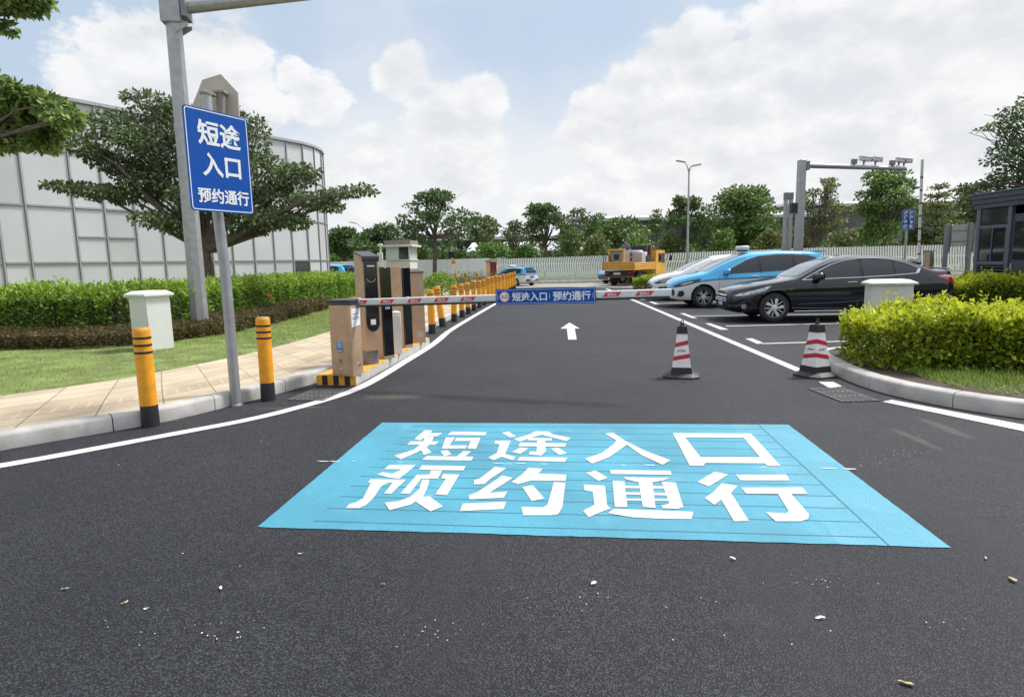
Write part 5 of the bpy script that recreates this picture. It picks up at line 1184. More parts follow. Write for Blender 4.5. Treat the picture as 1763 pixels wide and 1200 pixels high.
for y in (1.2, 4.5):
    for x in (-.76, .76):
        b = MB(); b.lathe([(.20, -.14), (.38, -.14), (.42, -.09), (.42, .09), (.38, .14), (.20, .14)], M['tyre'], 28, T(x, y, .42) @ SIDE); b.lathe([(.2, -.10), (.2, .10)], M['machine_grey'], 18, T(x, y, .42) @ SIDE); b.build('wheel', t)
TM = Matrix.Translation(t.location) @ Matrix.Rotation(R(-33), 4, 'Z')
def load(name, label, cat, x, y, z=1.0): return thing(name, label, cat, TM @ Vector((x, y, z)), R(-33))
m = load('generator_cabinet', 'grey metal machine cabinet with yellow corner posts on the truck bed', 'machine', -.25, .75)
tb('body', (-.5, -.4, 0), (.5, .5, 1.05), M['machine_grey'], .02, m)
for x in (-.52, .40): tb('corner_post', (x, -.46, 0), (x + .12, -.38, 1.15), M['truck_yellow'], .01, m)
tb('top_rail', (-.54, -.48, 1.06), (.54, -.34, 1.16), M['truck_yellow'], .01, m); tb('panel', (-.16, -.415, .55), (.16, -.402, .85), M['black'], .003, m)
m = load('steel_locker', 'tall pale grey steel locker standing on the truck bed', 'locker', .62, 1.75)
tb('body', (-.30, -.3, 0), (.30, .3, .95), M['concrete'], .01, m); tb('door', (-.27, -.312, .06), (.27, -.303, .90), M['concrete'], .002, m)
m = load('machine_frame', 'dark boxy machine raised on rusty legs above the truck bed', 'machine', .25, 2.75)
tb('dark_box', (-.75, -.35, 1.0), (.55, .45, 1.38), M['cloth_dark'], .03, m)
for x, y in ((-.7, -.3), (.5, -.3), (-.7, .4), (.5, .4)): tb('leg', (x - .05, y - .05, 0), (x + .05, y + .05, 1.0), M['rust'], .005, m)
tb('mast', (.56, .1, 0), (.72, .26, 1.42), M['rust'], .02, m)
m = load('cable_drum', 'dark cable drum lying beside the truck cab', 'drum', .75, 2.55, 1.0)
b = MB(); b.lathe([(.10, -.2), (.40, -.2), (.40, -.16), (.22, -.16), (.22, .16), (.40, .16), (.40, .2), (.10, .2)], M['cloth_dark'], 26, T(0, 0, .40) @ SIDE); b.build('drum', m)
m = load('cement_sack', 'pale plastic sheet bundle between the machines on the truck', 'sack', .45, 2.3, 1.62)
b = MB(); 
for k in range(4): b.box((rnd.uniform(-.2, .2), rnd.uniform(-.2, .2), .06 + .11 * k), (.7, .5, .16), M['sack'], rnd.uniform(-.4, .4), .06, 2)
b.build('folds', m)
m = load('chair_frame', 'black tubular frame standing at the corner of the truck bed', 'frame', -.82, .25, 1.42)
b = MB(); b.tube([(-.2, 0, 0), (-.25, 0, .42), (.12, 0, .42), (.22, 0, 0)], .025, M['black'], 6); b.tube([(-.2, .3, 0), (-.25, .3, .42), (.12, .3, .42), (.22, .3, 0)], .025, M['black'], 6); b.tube([(-.25, 0, .42), (-.25, .3, .42)], .02, M['black'], 6); b.build('frame', m)

# worker standing on the truck: one skinned body
def person(label, loc, rz, k=1.0):
    t = thing('person', label, 'person', loc, rz)
    J = dict(pel=(0, 0, .93), abd=(0, .01, 1.10), che=(0, -.02, 1.32), nec=(0, -.03, 1.47), hd0=(0, -.05, 1.56), hd1=(0, -.06, 1.68),
             hl=(-.10, 0, .90), kl=(-.11, -.03, .48), al=(-.11, .01, .08), tl=(-.12, -.13, .03), hr=(.10, 0, .90), kr=(.12, -.03, .48), ar=(.13, .02, .08), tr=(.15, -.12, .03),
             sl=(-.18, -.02, 1.40), el=(-.27, -.10, 1.14), wl=(-.18, -.33, 1.10), fl=(-.15, -.42, 1.10), sr=(.18, -.02, 1.40), er=(.27, -.08, 1.14), wr=(.17, -.31, 1.07), fr=(.14, -.40, 1.06))
    E = [('pel', 'abd'), ('abd', 'che'), ('che', 'nec'), ('nec', 'hd0'), ('hd0', 'hd1'), ('pel', 'hl'), ('hl', 'kl'), ('kl', 'al'), ('al', 'tl'), ('pel', 'hr'), ('hr', 'kr'), ('kr', 'ar'), ('ar', 'tr'), ('che', 'sl'), ('sl', 'el'), ('el', 'wl'), ('wl', 'fl'), ('che', 'sr'), ('sr', 'er'), ('er', 'wr'), ('wr', 'fr')]
    rad = dict(pel=.14, abd=.13, che=.15, nec=.055, hd0=.085, hd1=.085, hl=.10, kl=.065, al=.045, tl=.04, hr=.10, kr=.065, ar=.045, tr=.04, sl=.065, el=.045, wl=.035, fl=.03, sr=.065, er=.045, wr=.035, fr=.03)
    ks = list(J); me = bpy.data.meshes.new('body'); me.from_pydata([J[q] for q in ks], [(ks.index(a), ks.index(b_)) for a, b_ in E], [])
    o = bpy.data.objects.new('tmp', me); COL.objects.link(o); o.modifiers.new('s', 'SKIN'); sub = o.modifiers.new('d', 'SUBSURF'); sub.levels = 2
    for i, q in enumerate(ks): me.skin_vertices[0].data[i].radius = (rad[q], rad[q])
    me.skin_vertices[0].data[0].use_root = True
    dg = bpy.context.evaluated_depsgraph_get(); dg.update(); m2 = bpy.data.meshes.new_from_object(o.evaluated_get(dg)); bpy.data.objects.remove(o); m2.name = 'body'
    for q in (M['skin'], M['cloth_blue'], M['cloth_dark']): m2.materials.append(q)
    for f in m2.polygons:
        z = f.center.z; f.material_index = 0 if z > 1.50 or (f.center.y < -.30 and z > .9) else (1 if z > .95 else 2)
    m2.shade_smooth(); bo = bpy.data.objects.new('body', m2); COL.objects.link(bo); bo.parent = t
    b = MB(); b.lathe([(.093, 0), (.098, .04), (.085, .085), (.04, .115), (.001, .12)], M['hair'], 18, T(0, -.045, 1.655)); b.build('hair', t)
    for x in (-.032, .032):
        b = MB(); b.lathe([(.010, 0), (.008, .004), (.001, .006)], M['ink'], 8, T(x, -.136, 1.63) @ FRONT); b.build('eye', t)
    b = MB(); b.box((0, -.148, 1.60), (.025, .03, .04), M['skin'], None, .008); b.box((0, -.136, 1.565), (.045, .012, .010), M['rust'], None, .003); b.build('face', t)
    return t
person('person in dark clothing standing among the machines on the truck bed', TM @ Vector((-.15, 1.55, 1.0)), R(-10))

# ------------------------------------------------------------------ foliage
NR = np.random.default_rng(5)
def leaf_object(name, P, size, mats, share=None, parent=None, nrm=None, up=.55, droop=0.0, asp=.5, tipmask=None):
    """one small folded blade per point of P; every blade is its own island"""
    P = np.asarray(P, float); n = len(P)
    d = NR.normal(size=(n, 3))
    if nrm is not None: d = d * .75 + np.asarray(nrm) * 1.1
    d[:, 2] += up * .4 - droop; d /= np.linalg.norm(d, axis=1, keepdims=True) + 1e-9
    u = NR.normal(size=(n, 3)) + np.array([0, 0, up * 1.6]); s = np.cross(d, u); s /= np.linalg.norm(s, axis=1, keepdims=True) + 1e-9
    nn = np.cross(s, d); sz = size * NR.uniform(.6, 1.3, (n, 1)); w = sz * asp
    a = P; b = P + d * sz * .45 + s * w * .5 - nn * sz * .06; c = P + d * sz + nn * sz * -.10; e = P + d * sz * .45 - s * w * .5 - nn * sz * .06
    V = np.stack([a, b, c, e], 1).reshape(-1, 3)
    me = bpy.data.meshes.new(name); me.vertices.add(4 * n); me.vertices.foreach_set('co', V.astype(np.float32).ravel())
    me.loops.add(4 * n); me.loops.foreach_set('vertex_index', np.arange(4 * n, dtype=np.int32)); me.polygons.add(n)
    me.polygons.foreach_set('loop_start', np.arange(0, 4 * n, 4, dtype=np.int32))
    for m in mats: me.materials.append(m)
    if tipmask is not None: mi = (np.asarray(tipmask) & (NR.random(n) < .85)).astype(np.int32)
    elif len(mats) > 1: mi = (NR.random(n) < (share or .2)).astype(np.int32)
    else: mi = np.zeros(n, np.int32)
    me.polygons.foreach_set('material_index', mi); me.update(calc_edges=True); me.validate()
    o = bpy.data.objects.new(name, me); COL.objects.link(o)
    if parent: o.parent = parent
    return o
def shell_points(c, r, n, inner=.45, flat=0.0):
    v = NR.normal(size=(n, 3)); v /= np.linalg.norm(v, axis=1, keepdims=True)
    if flat: v[:, 2] = np.where((v[:, 2] < 0) & (NR.random(n) < flat), -v[:, 2], v[:, 2])
    k = inner + (1 - inner) * NR.random((n, 1)) ** .5
    return np.asarray(c) + v * k * np.asarray(r), v

def hedge(name, label, path, width, height, n, size, mats, z0=.13, core=None, kind=None, lump=.10, group=None, tips=True, shoots=0, asp=.5):
    """clipped hedge along a plan path: leaves in a rough shell, twigs and a light-blocking dark core inside"""
    P = smooth_line(path, 1); Nn = normals2(P); seg = [0]
    for a, b in zip(P[:-1], P[1:]): seg.append(seg[-1] + (b - a).length)
    seg = np.array(seg); PX = np.array([[p.x, p.y] for p in P]); NX = np.array([[q.x, q.y] for q in Nn]); L = seg[-1]
    hwid = width / 2; s = NR.uniform(-hwid * .8, L + hwid * .8, n); over = np.maximum(np.maximum(-s, s - L), 0) / (hwid * .8); dirx = np.where(s < 0, -1.0, np.where(s > L, 1.0, 0.0)); sc = np.clip(s, 0, L)
    x = np.interp(sc, seg, PX[:, 0]); y = np.interp(sc, seg, PX[:, 1]); nx = np.interp(sc, seg, NX[:, 0]); ny = np.interp(sc, seg, NX[:, 1])
    x += ny * dirx * over * hwid * .8; y -= nx * dirx * over * hwid * .8; shrink = np.sqrt(np.clip(1 - over ** 2, 0, 1))
    lumpf = 1 + lump * (np.sin(s * 2.1 + 1) * .5 + np.sin(s * 5.3) * .3 + np.sin(s * 11.7 + 2) * .25)
    base_h = np.array([height(q / L) for q in sc]) if callable(height) else height; hh = base_h * lumpf * (.80 + .20 * shrink)
    f = NR.random(n); top = f < .46; sd = np.where(NR.random(n) < .68, -1, 1)
    wob = 1 + .10 * np.sin(s * 3.1 + 2.0) + .06 * np.sin(s * 7.9) + .05 * np.sin(s * 17)
    t = np.where(top, NR.uniform(-1, 1, n), sd * (1 - .34 * NR.random(n) ** 1.4)) * wob * shrink
    z = np.where(top, hh * (1 - .30 * NR.random(n) ** 1.5 + .05 * np.clip(np.abs(NR.normal(size=n)) - .8, 0, 1.2)), hh * NR.random(n) ** .85)
    edge = np.clip((np.abs(t) / np.maximum(shrink, .05) - .72) / .28, 0, 1); z = z - np.where(top, edge ** 2 * .16 * hh, 0)
    X = np.stack([x + nx * t * width / 2, y + ny * t * width / 2, z0 + z], 1)
    nrm = np.stack([nx * np.sign(t) * (1 - top), ny * np.sign(t) * (1 - top), top * .9 + .1], 1)
    tip = ((z > hh * .74) & (NR.random(n) < .75)) | (NR.random(n) < .10)
    if kind == 'stuff' : o = leaf_object(name, X, size, mats, nrm=nrm, up=.5, tipmask=tip if len(mats) > 1 else None); tag(o, label, None, None, 'stuff'); t_ = o
    else:
        t_ = thing(name, label, 'hedge', group=group); leaf_object('foliage', X, size, mats, parent=t_, nrm=nrm, up=.5, tipmask=tip if len(mats) > 1 else None)
    if shoots:
        q = NR.integers(0, n, shoots); q = q[z[q] > hh[q] * .72]; A = np.repeat(X[q], 9, 0); r = NR.random((len(A), 1)); A = A + np.concatenate([NR.normal(size=(len(A), 2)) * .022, r * .17], 1)
        leaf_object('shoots', A, size * .85, [mats[-1]], parent=t_, up=1.0, asp=.42)
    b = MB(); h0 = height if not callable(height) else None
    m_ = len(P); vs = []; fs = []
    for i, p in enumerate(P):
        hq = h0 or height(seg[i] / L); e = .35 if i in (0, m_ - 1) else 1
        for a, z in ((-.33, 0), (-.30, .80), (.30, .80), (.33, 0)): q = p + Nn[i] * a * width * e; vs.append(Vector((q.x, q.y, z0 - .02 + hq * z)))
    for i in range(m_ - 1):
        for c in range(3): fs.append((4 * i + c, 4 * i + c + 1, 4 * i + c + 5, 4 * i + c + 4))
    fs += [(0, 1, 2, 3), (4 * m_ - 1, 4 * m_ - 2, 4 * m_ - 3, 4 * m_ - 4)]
    b.add(vs, fs, core or M['twig']);  # solid dark core among the stems, added to block light
    for k in range(int(L * 9)):
        q = NR.random() * L; px, py = np.interp(q, seg, PX[:, 0]) + NR.uniform(-.4, .4) * width, np.interp(q, seg, PX[:, 1]) + NR.uniform(-.4, .4) * width
        hq = h0 or height(q / L); b.tube([(px, py, z0 - .02), (px + NR.uniform(-.12, .12), py + NR.uniform(-.12, .12), z0 + hq * NR.uniform(.7, .95))], [.010, .004], M['bark'], 4, False)
    b.build('stems', t_, smooth=False); return t_
M['twig'] = mat('dark_twig_core', (.05, .055, .02), .95, var=.5, scale=18, bump=.8, bscale=40)
M['twig_core_b'] = mat('dark_brown_twig_core', (.055, .042, .025), .95, var=.5, scale=18, bump=.8, bscale=40)

BF = [(-13.5, 11.1), (-10.5, 10.95), (-8.4, 10.9), (-6.95, 11.05), (-6.35, 11.8), (-5.95, 13.1), (-5.8, 15.6), (-5.95, 20.5)]
def shift(Pp, d):
    Q = smooth_line(Pp, 1); Nn = normals2(Q); return [(q.x + m.x * d, q.y + m.y * d) for q, m in zip(Q, Nn)]
hedge('brown_hedge', 'low brownish clipped hedge in front of the tall green hedge', shift(BF, .65), 1.25, .29, 42000, .062, [M['lf_brown']], core=M['twig_core_b'], lump=.12)
hedge('green_hedge', 'tall bright green hedge running along the glass building', [(-16, 12.9)] + shift(BF, 2.0) + [(-7.6, 27), (-8.1, 31)], 1.3, lambda u: 1.03 if u < .8 else 1.03 - (u - .8) * .7, 60000, .090, [M['lf_hedge'], M['lf_hedge_tip']], lump=.12, shoots=500)
# single shoots and a red flower above the clipped top
b = []
for px, py in ((48, 483), (122, 483), (131, 489), (225, 490), (263, 482), (12, 487), (330, 487), (152, 492)):
    q = at(px, py, 13.2)
    for k in range(16): b.append((q.x + NR.normal() * .05, q.y + NR.normal() * .05, q.z - NR.random() * .22))
hs = leaf_object('foliage', np.array(b), .085, [M['lf_hedge_tip']]); tag(hs, 'taller single shoots sticking out of the green hedge top', 'shoots')
q = at(466, 507, 15.6); t = thing('hedge_flower', 'red flower on the green hedge right of the sign post', 'flower', q); b = MB()
for k in range(5):
    a = 2 * math.pi * k / 5; b.add([Vector((0, 0, 0)), Vector((.045 * math.cos(a - .4), -.03, .045 * math.sin(a - .4))), Vector((.08 * math.cos(a), -.05, .08 * math.sin(a))), Vector((.045 * math.cos(a + .4), -.03, .045 * math.sin(a + .4)))], [(0, 1, 2, 3)], M['flower'])
b.build('petals', t, smooth=False); b = MB(); b.tube([(0, .3, -.25), (0, 0, 0), (0, -.09, .01)], .006, M['lf_hedge_tip'], 5); b.build('stalk', t)

GH = lambda u: .74 + .10 * math.sin(u * 5)
GOLD_NEAR = [(5.10, 8.30), (5.6, 8.2), (6.5, 7.95), (8.0, 7.6), (10.5, 7.2), (13, 6.9)]
hedge('golden_hedge', 'golden leaved hedge behind the right kerb, nearest to the viewer', [(5.05, 7.95), (5.6, 7.72), (6.6, 7.35), (8.0, 7.0), (10.5, 6.5)], 1.65, lambda u: .62 + .10 * min(1, u * 3), 50000, .074, [M['lf_gold'], M['lf_gold_tip']], z0=.12, lump=.20, shoots=650)
hedge('golden_hedge', 'golden leaved hedge behind the black sedan, in front of the slate booth', [(9.8, 17.3), (11.2, 16.9), (12.8, 16.4), (15, 15.4)], 1.5, .78, 16000, .095, [M['lf_gold'], M['lf_gold_tip']], z0=.05, lump=.18, shoots=160)
q = at(1112, 492, 29); hedge('golden_hedge', 'small golden hedge between the truck and the parked white car', [(q.x, 29.3), (q.x + .6, 29.1), (q.x + 2.4, 28.8)], 1.3, .66, 8000, .11, [M['lf_gold'], M['lf_hedge_tip']], z0=0, lump=.15)
# grass fringe at the right kerb
pts = []
for k in range(16000):
    x = NR.uniform(4.6, 8.0); y = 7.1 - (x - 4.7) * .32 - abs(NR.normal()) * .55 ; pts.append((x, y - .05, .125))
pts = [p for p in pts if p[1] > (5.95 - (p[0] - 4.55) * .85) + .06]
go = leaf_object('grass', np.array(pts), .10, [M['lf_grass']], up=2.4, asp=.07); tag(go, 'short grass between the right kerb and the golden hedge', None, None, 'stuff')

# lawn grass
PXs = np.array([[p.x, p.y] for p in smooth_line(PB, 2)])
n = 62000; y = 3.5 + 19 * NR.random(n) ** 1.6; xr = np.interp(y, PXs[:, 1], PXs[:, 0]); BFa = np.array([[p.x, p.y] for p in smooth_line(BF[3:], 1)])
xl = np.where(y > 11.05, np.interp(y, BFa[:, 1], BFa[:, 0]), -12.5); x = xr - .0 - (xr - xl) * NR.random(n) ** 1.0
keep = (x < xr + .02) & (x > -1.05 * y - .5) & (x > xl - .15) & ~((y > 10.9) & (x < -6.9))
X = np.stack([x, y, np.full(n, .13)], 1)[keep]
go = leaf_object('grass', X, .062, [M['lf_grass']], up=2.0, asp=.10); tag(go, 'mown grass of the left lawn', None, None, 'stuff')

def limbs(b, a, c, r0, r1, m, wob=.08, n=6):
    a, c = Vector(a), Vector(c); P = []; L = (c - a).length
    for k in range(4):
        t = k / 3; p = a.lerp(c, t); p.z += math.sin(t * math.pi) * L * .06 - (1 - t) * t * L * .10
        if 0 < k < 3: p += Vector((NR.normal(), NR.normal(), NR.normal())) * wob * L * .5
        P.append(p)
    b.tube(P, [r0 + (r1 - r0) * k / 3 for k in range(4)], m, n, False)
def tree(name, label, base, height, crown, style, lm, n=3200, leaf=.20, trunk=.14, bark='bark', fork=.42, clumps=None, group=None, seed=0, flat=.6, cr=None):
    """trunk and limbs to every leaf clump; crown = (half width, bottom, top, centre shift)"""
    global NR
    NR = np.random.default_rng(seed + 100)
    t = thing(name, label, 'tree', base, 0, group); hw, zb, ztp, sh = crown; cl = []
    if clumps: cl = clumps
    else:
        k = style.get('k', 16); H = ztp - zb
        for i in range(k):
            if style.get('kind') == 'tier':
                lev = i % style['lev']; zz = zb + H * (lev + .5) / style['lev']; rr = hw * (1 - .75 * (lev + .3) / style['lev']); a = 6.28 * (i / k) * style['lev'] + lev; d = rr * (.35 + .5 * ((i * 7) % 5) / 5)
                cl.append(((math.cos(a) * d + sh, math.sin(a) * d, zz), (rr * .5, rr * .5, H * .05)))
            else:
                u = NR.random() ** .8; zz = zb + H * (.12 + .80 * u); prof = math.sin(math.pi * min(1, (.20 + .74 * u))) ** .75
                a = NR.random() * 6.283; d = hw * prof * NR.uniform(.25, .85); r = hw * style.get('r', .34) * NR.uniform(.7, 1.25)
                cl.append(((math.cos(a) * d + sh * u, math.sin(a) * d * .9, zz), (r, r, r * style.get('sq', .62))))
    vol = np.array([c[1][0] * c[1][1] ** .5 * c[1][2] ** .5 for c in cl]); vol = vol / vol.sum(); PP = []; NN = []
    for (c, r), v in zip(cl, vol):
        m = max(12, int(n * v)); p, q = shell_points(c, r, m, style.get('inner', .25), flat); PP.append(p); NN.append(q)
    leaf_object('crown', np.concatenate(PP), leaf, [M[q] for q in lm], style.get('share', .25), t, np.concatenate(NN), style.get('up', .35), style.get('droop', .25), style.get('asp', .62))
    b = MB(); B = M[bark]; zf = zb + (ztp - zb) * .12 if fork is None else height * fork
    lean = Vector((NR.uniform(-.2, .2), NR.uniform(-.2, .2), 0)) + Vector((sh * .25, 0, 0))
    P = [Vector((0, 0, -.1)), Vector((0, 0, .15)), lean * .4 + Vector((0, 0, zf * .5)), lean + Vector((0, 0, zf))]
    b.tube(P, [trunk * 1.35, trunk * 1.05, trunk * .9, trunk * .72], B, 10, False); top = P[-1]
    if style.get('kind') == 'tier' or style.get('leader'):
        b.tube([top, Vector((sh * .6, 0, zf + (ztp - zf) * .6)), Vector((sh, 0, ztp - .1))], [trunk * .72, trunk * .4, .015], B, 8, False)
    for c, r in cl:
        c = Vector(c)
        if style.get('kind') == 'tier': s0 = Vector((sh * .6, 0, c.z - .15 * (1 if c.z - .15 > zf else 0)))
        else: s0 = top.lerp(Vector((c.x * .35, c.y * .35, max(zf, c.z * .7))), NR.random() * .6)
        if not style.get('kind') == 'tier' and (s0 - top).length > .1: limbs(b, top, s0, trunk * .5, trunk * .3, B, .05)
        limbs(b, s0, c, trunk * .32, .018, B); 
        for j in range(style.get('twigs', 3)):
            e = c + Vector((NR.normal() * r[0] * .6, NR.normal() * r[1] * .6, abs(NR.normal()) * r[2] * .7)); limbs(b, c.lerp(s0, .25), e, .022, .006, B, .1, 4)
    b.build('trunk', t); return t

# the broad umbrella tree before the glass building, bough by bough
TY = 18.5; base = at(362, 500, TY); base.z = .1
def pxclump(px, py, hw, hh, dy=0.0, dep=1.0):
    c = at(px, py, TY + dy) - base; s = (TY + dy) / FOC; return (tuple(c), (hw * s, dep, hh * s))
BOUGH = [(262, 178, 40, 15, .3), (205, 222, 48, 30, .2), (240, 245, 44, 30, -.3), (285, 268, 44, 34, .5), (300, 215, 40, 34, 1.0), (128, 240, 26, 10, -.5), (160, 262, 30, 13, -.4), (196, 280, 36, 15, .2), (235, 300, 40, 17, .4),
         (118, 322, 30, 7, -.8), (165, 330, 36, 12, -.6), (212, 335, 40, 15, -.3), (258, 322, 40, 20, .0), (300, 310, 42, 30, .4), (270, 378, 36, 14, -.6), (312, 388, 34, 14, -.4), (335, 345, 40, 34, 0), (345, 240, 40, 50, .6),
         (395, 215, 34, 34, .8), (442, 240, 20, 40, .4), (400, 285, 42, 42, .3), (462, 300, 34, 32, 0), (505, 303, 34, 20, -.3), (528, 300, 22, 15, -.2), (478, 338, 44, 24, .3), (540, 345, 42, 12, -.5), (590, 332, 34, 7, -.9), (630, 327, 20, 5.5, -1.1), (420, 350, 40, 30, .2), (470, 378, 42, 16, -.4), (508, 382, 26, 12, -.3), (430, 392, 40, 12, .1), (565, 356, 26, 8, -.2), (352, 372, 34, 26, .3)]
cl = [pxclump(x, y, w, h, d, .55 + .012 * min(w, 45)) for x, y, w, h, d in BOUGH]
tree('umbrella_tree', 'broad dark tree with layered drooping boughs in front of the glass building', base, 5.4, (4, 2, 5.4, 0), dict(inner=.2, share=.12, up=.2, droop=.75, asp=.60, twigs=4), ['lf_big', 'lf_mid'], 25000, .125, .24, 'bark', .36, cl, seed=3, flat=.35)
# tree whose boughs hang into the upper left corner (its trunk stands outside the picture)
TY = 7.6; base = Vector((-10.2, 7.9, .1))
BOUGH = [(20, 165, 40, 22, 0), (60, 180, 46, 18, .1), (100, 192, 30, 14, .0), (25, 215, 44, 26, .3), (75, 222, 34, 22, .2), (70, 245, 24, 14, .1), (112, 206, 22, 9, -.2), (20, 8, 40, 10, .1), (62, 2, 20, 8, .2), (5, 45, 10, 10, .2), (-60, 150, 60, 60, .5), (-80, 230, 60, 40, .3), (-120, 40, 80, 60, .8), (-40, 250, 40, 20, .4), (5, 245, 30, 12, .2), (-200, 100, 90, 80, .8)]
cl = [pxclump(x, y, w, h, d, .22) for x, y, w, h, d in BOUGH]
tree('leafy_tree', 'light green boughs reaching into the upper left corner', base, 5.5, (3, 2.5, 5.5, 0), dict(inner=.1, share=.6, up=.2, droop=.7, asp=.55, twigs=1), ['lf_mid', 'lf_near'], 17000, .095, .055, 'bark', .45, cl, seed=7, flat=.3)
# tree at the right edge, fine twigs against the sky
TY = 21.0; base = Vector((20.2, 21.5, 0))
BOUGH = [(1745, 195, 22, 12, 0), (1725, 215, 20, 7, .2), (1700, 222, 10, 3, .1), (1752, 230, 24, 14, .3), (1735, 258, 28, 14, 0), (1720, 275, 18, 8, -.3), (1755, 275, 24, 18, .2), (1740, 300, 34, 12, .3), (1715, 312, 18, 8, 0), (1690, 322, 14, 5, .2), (1755, 315, 30, 16, .5), (1800, 200, 50, 60, .5), (1820, 280, 60, 50, .5), (1860, 150, 60, 40, 1), (1665, 322, 10, 4, 0), (1650, 330, 12, 4, 0)]
cl = [pxclump(x, y, w, h, d, .7) for x, y, w, h, d in BOUGH]
tree('leafy_tree', 'airy dark tree leaning in from the right edge behind the slate booth', base, 6.5, (3, 3, 6.5, 0), dict(inner=.1, share=.2, up=.2, droop=.4, asp=.6, twigs=6), ['lf_dark', 'lf_mid'], 7000, .12, .16, 'bark', .45, cl, seed=9, flat=.3)

def far_tree(name, label, px, Y, top, bot, left, right, style, lm, n, leaf, **kw):
    g = at(px, 470, Y); s = Y / FOC; b0 = Vector((g.x, Y, .1)); zt_ = at(px, top, Y).z; zb_2 = max(.4, at(px, bot, Y).z); hw = (right - left) / 2 * s * (1.22 if name != 'bush' else 1.0); sh = ((right + left) / 2 - px) * s
    return tree(name, label, b0, zt_, (hw, zb_2, zt_, sh), style, lm, n, leaf, group=kw.pop('group', 'trees beyond the parking area'), **kw)
airy = dict(k=40, r=.20, sq=.55, inner=.0, share=.3, twigs=4); dense = dict(k=36, r=.30, sq=.70, inner=.15, share=.3); round_ = dict(k=34, r=.34, sq=.75, inner=.2, share=.35)
far_tree('shade_tree', 'dark spreading tree standing before the white wall, near the centre left', 748, 41, 330, 440, 676, 822, airy, ['lf_dark', 'lf_mid'], 4200, .23, trunk=.15, fork=.50, seed=1)
far_tree('shade_tree', 'dark leafy tree just right of the glass building corner', 590, 62, 398, 452, 560, 632, dense, ['lf_dark', 'lf_mid'], 3600, .36, seed=2, fork=.35)
far_tree('shade_tree', 'dark leafy tree behind the cream guard booth', 656, 58, 394, 455, 615, 700, dense, ['lf_dark', 'lf_mid'], 3600, .34, seed=3, fork=.35)
far_tree('shade_tree', 'pale olive tree with thin crown right of the dark spreading tree', 833, 56, 374, 436, 796, 868, airy, ['lf_olive', 'lf_mid'], 2200, .26, seed=4, bark='bark_pale')
far_tree('bare_tree', 'sparse tree with bare branches left of the dark centre tree', 888, 58, 384, 440, 862, 914, airy, ['lf_olive', 'lf_dark'], 700, .24, seed=5, bark='bark_pale', trunk=.11)
far_tree('shade_tree', 'dark tree with ragged crown at the picture centre', 938, 56, 354, 425, 886, 986, airy, ['lf_dark', 'lf_mid'], 3200, .30, seed=6)
far_tree('shade_tree', 'thin crowned tree between the centre tree and the truck', 992, 60, 360, 430, 966, 1048, airy, ['lf_mid', 'lf_dark'], 1900, .27, seed=7, bark='bark_pale')
far_tree('shade_tree', 'broad low green tree above the yellow truck', 1062, 66, 380, 448, 1020, 1118, round_, ['lf_mid', 'lf_dark'], 3400, .36, seed=8, fork=.3)
far_tree('conifer_tree', 'small conifer with flat tiers rising behind the broad green trees', 1130, 74, 362, 410, 1108, 1150, dict(kind='tier', lev=6, k=42, inner=.1, share=.1, up=.1, droop=.1, asp=.4, twigs=1), ['lf_dark'], 2200, .24, seed=9, fork=.3, trunk=.16)
far_tree('shade_tree', 'ragged tree around the double headed street lamp', 1178, 52, 336, 440, 1136, 1228, airy, ['lf_mid', 'lf_dark'], 3400, .27, seed=10)
far_tree('shade_tree', 'large dense rounded green tree right of the double lamp', 1279, 54, 328, 440, 1216, 1340, dict(k=46, r=.30, sq=.72, inner=.25, share=.3), ['lf_mid', 'lf_bright'], 8200, .30, seed=11, fork=.32, trunk=.22)
far_tree('bare_tree', 'many branched thin tree behind the grey gantry mast', 1398, 47, 306, 425, 1360, 1458, dict(k=34, r=.20, sq=.5, inner=.05, share=.3, twigs=6), ['lf_olive', 'lf_mid'], 2600, .20, seed=12, fork=.28)
far_tree('shade_tree', 'fresh green tree under the gantry cameras', 1517, 47, 292, 430, 1470, 1565, dict(k=34, r=.32, sq=.55, inner=.25, share=.5), ['lf_mid', 'lf_bright'], 6200, .27, seed=13, fork=.35, trunk=.2)
far_tree('layered_tree', 'grey green tree with flat layered branches right of the raised barrier arm', 1606, 50, 318, 428, 1566, 1646, dict(kind='tier', lev=7, k=56, inner=.1, share=.3, up=.1, droop=.1, twigs=2), ['lf_olive', 'lf_mid'], 3400, .22, seed=14, fork=.3, trunk=.12)
far_tree('shade_tree', 'dull green tree behind the blank notice board', 1655, 52, 318, 430, 1632, 1700, dense, ['lf_mid', 'lf_olive'], 2800, .28, seed=15, fork=.35)
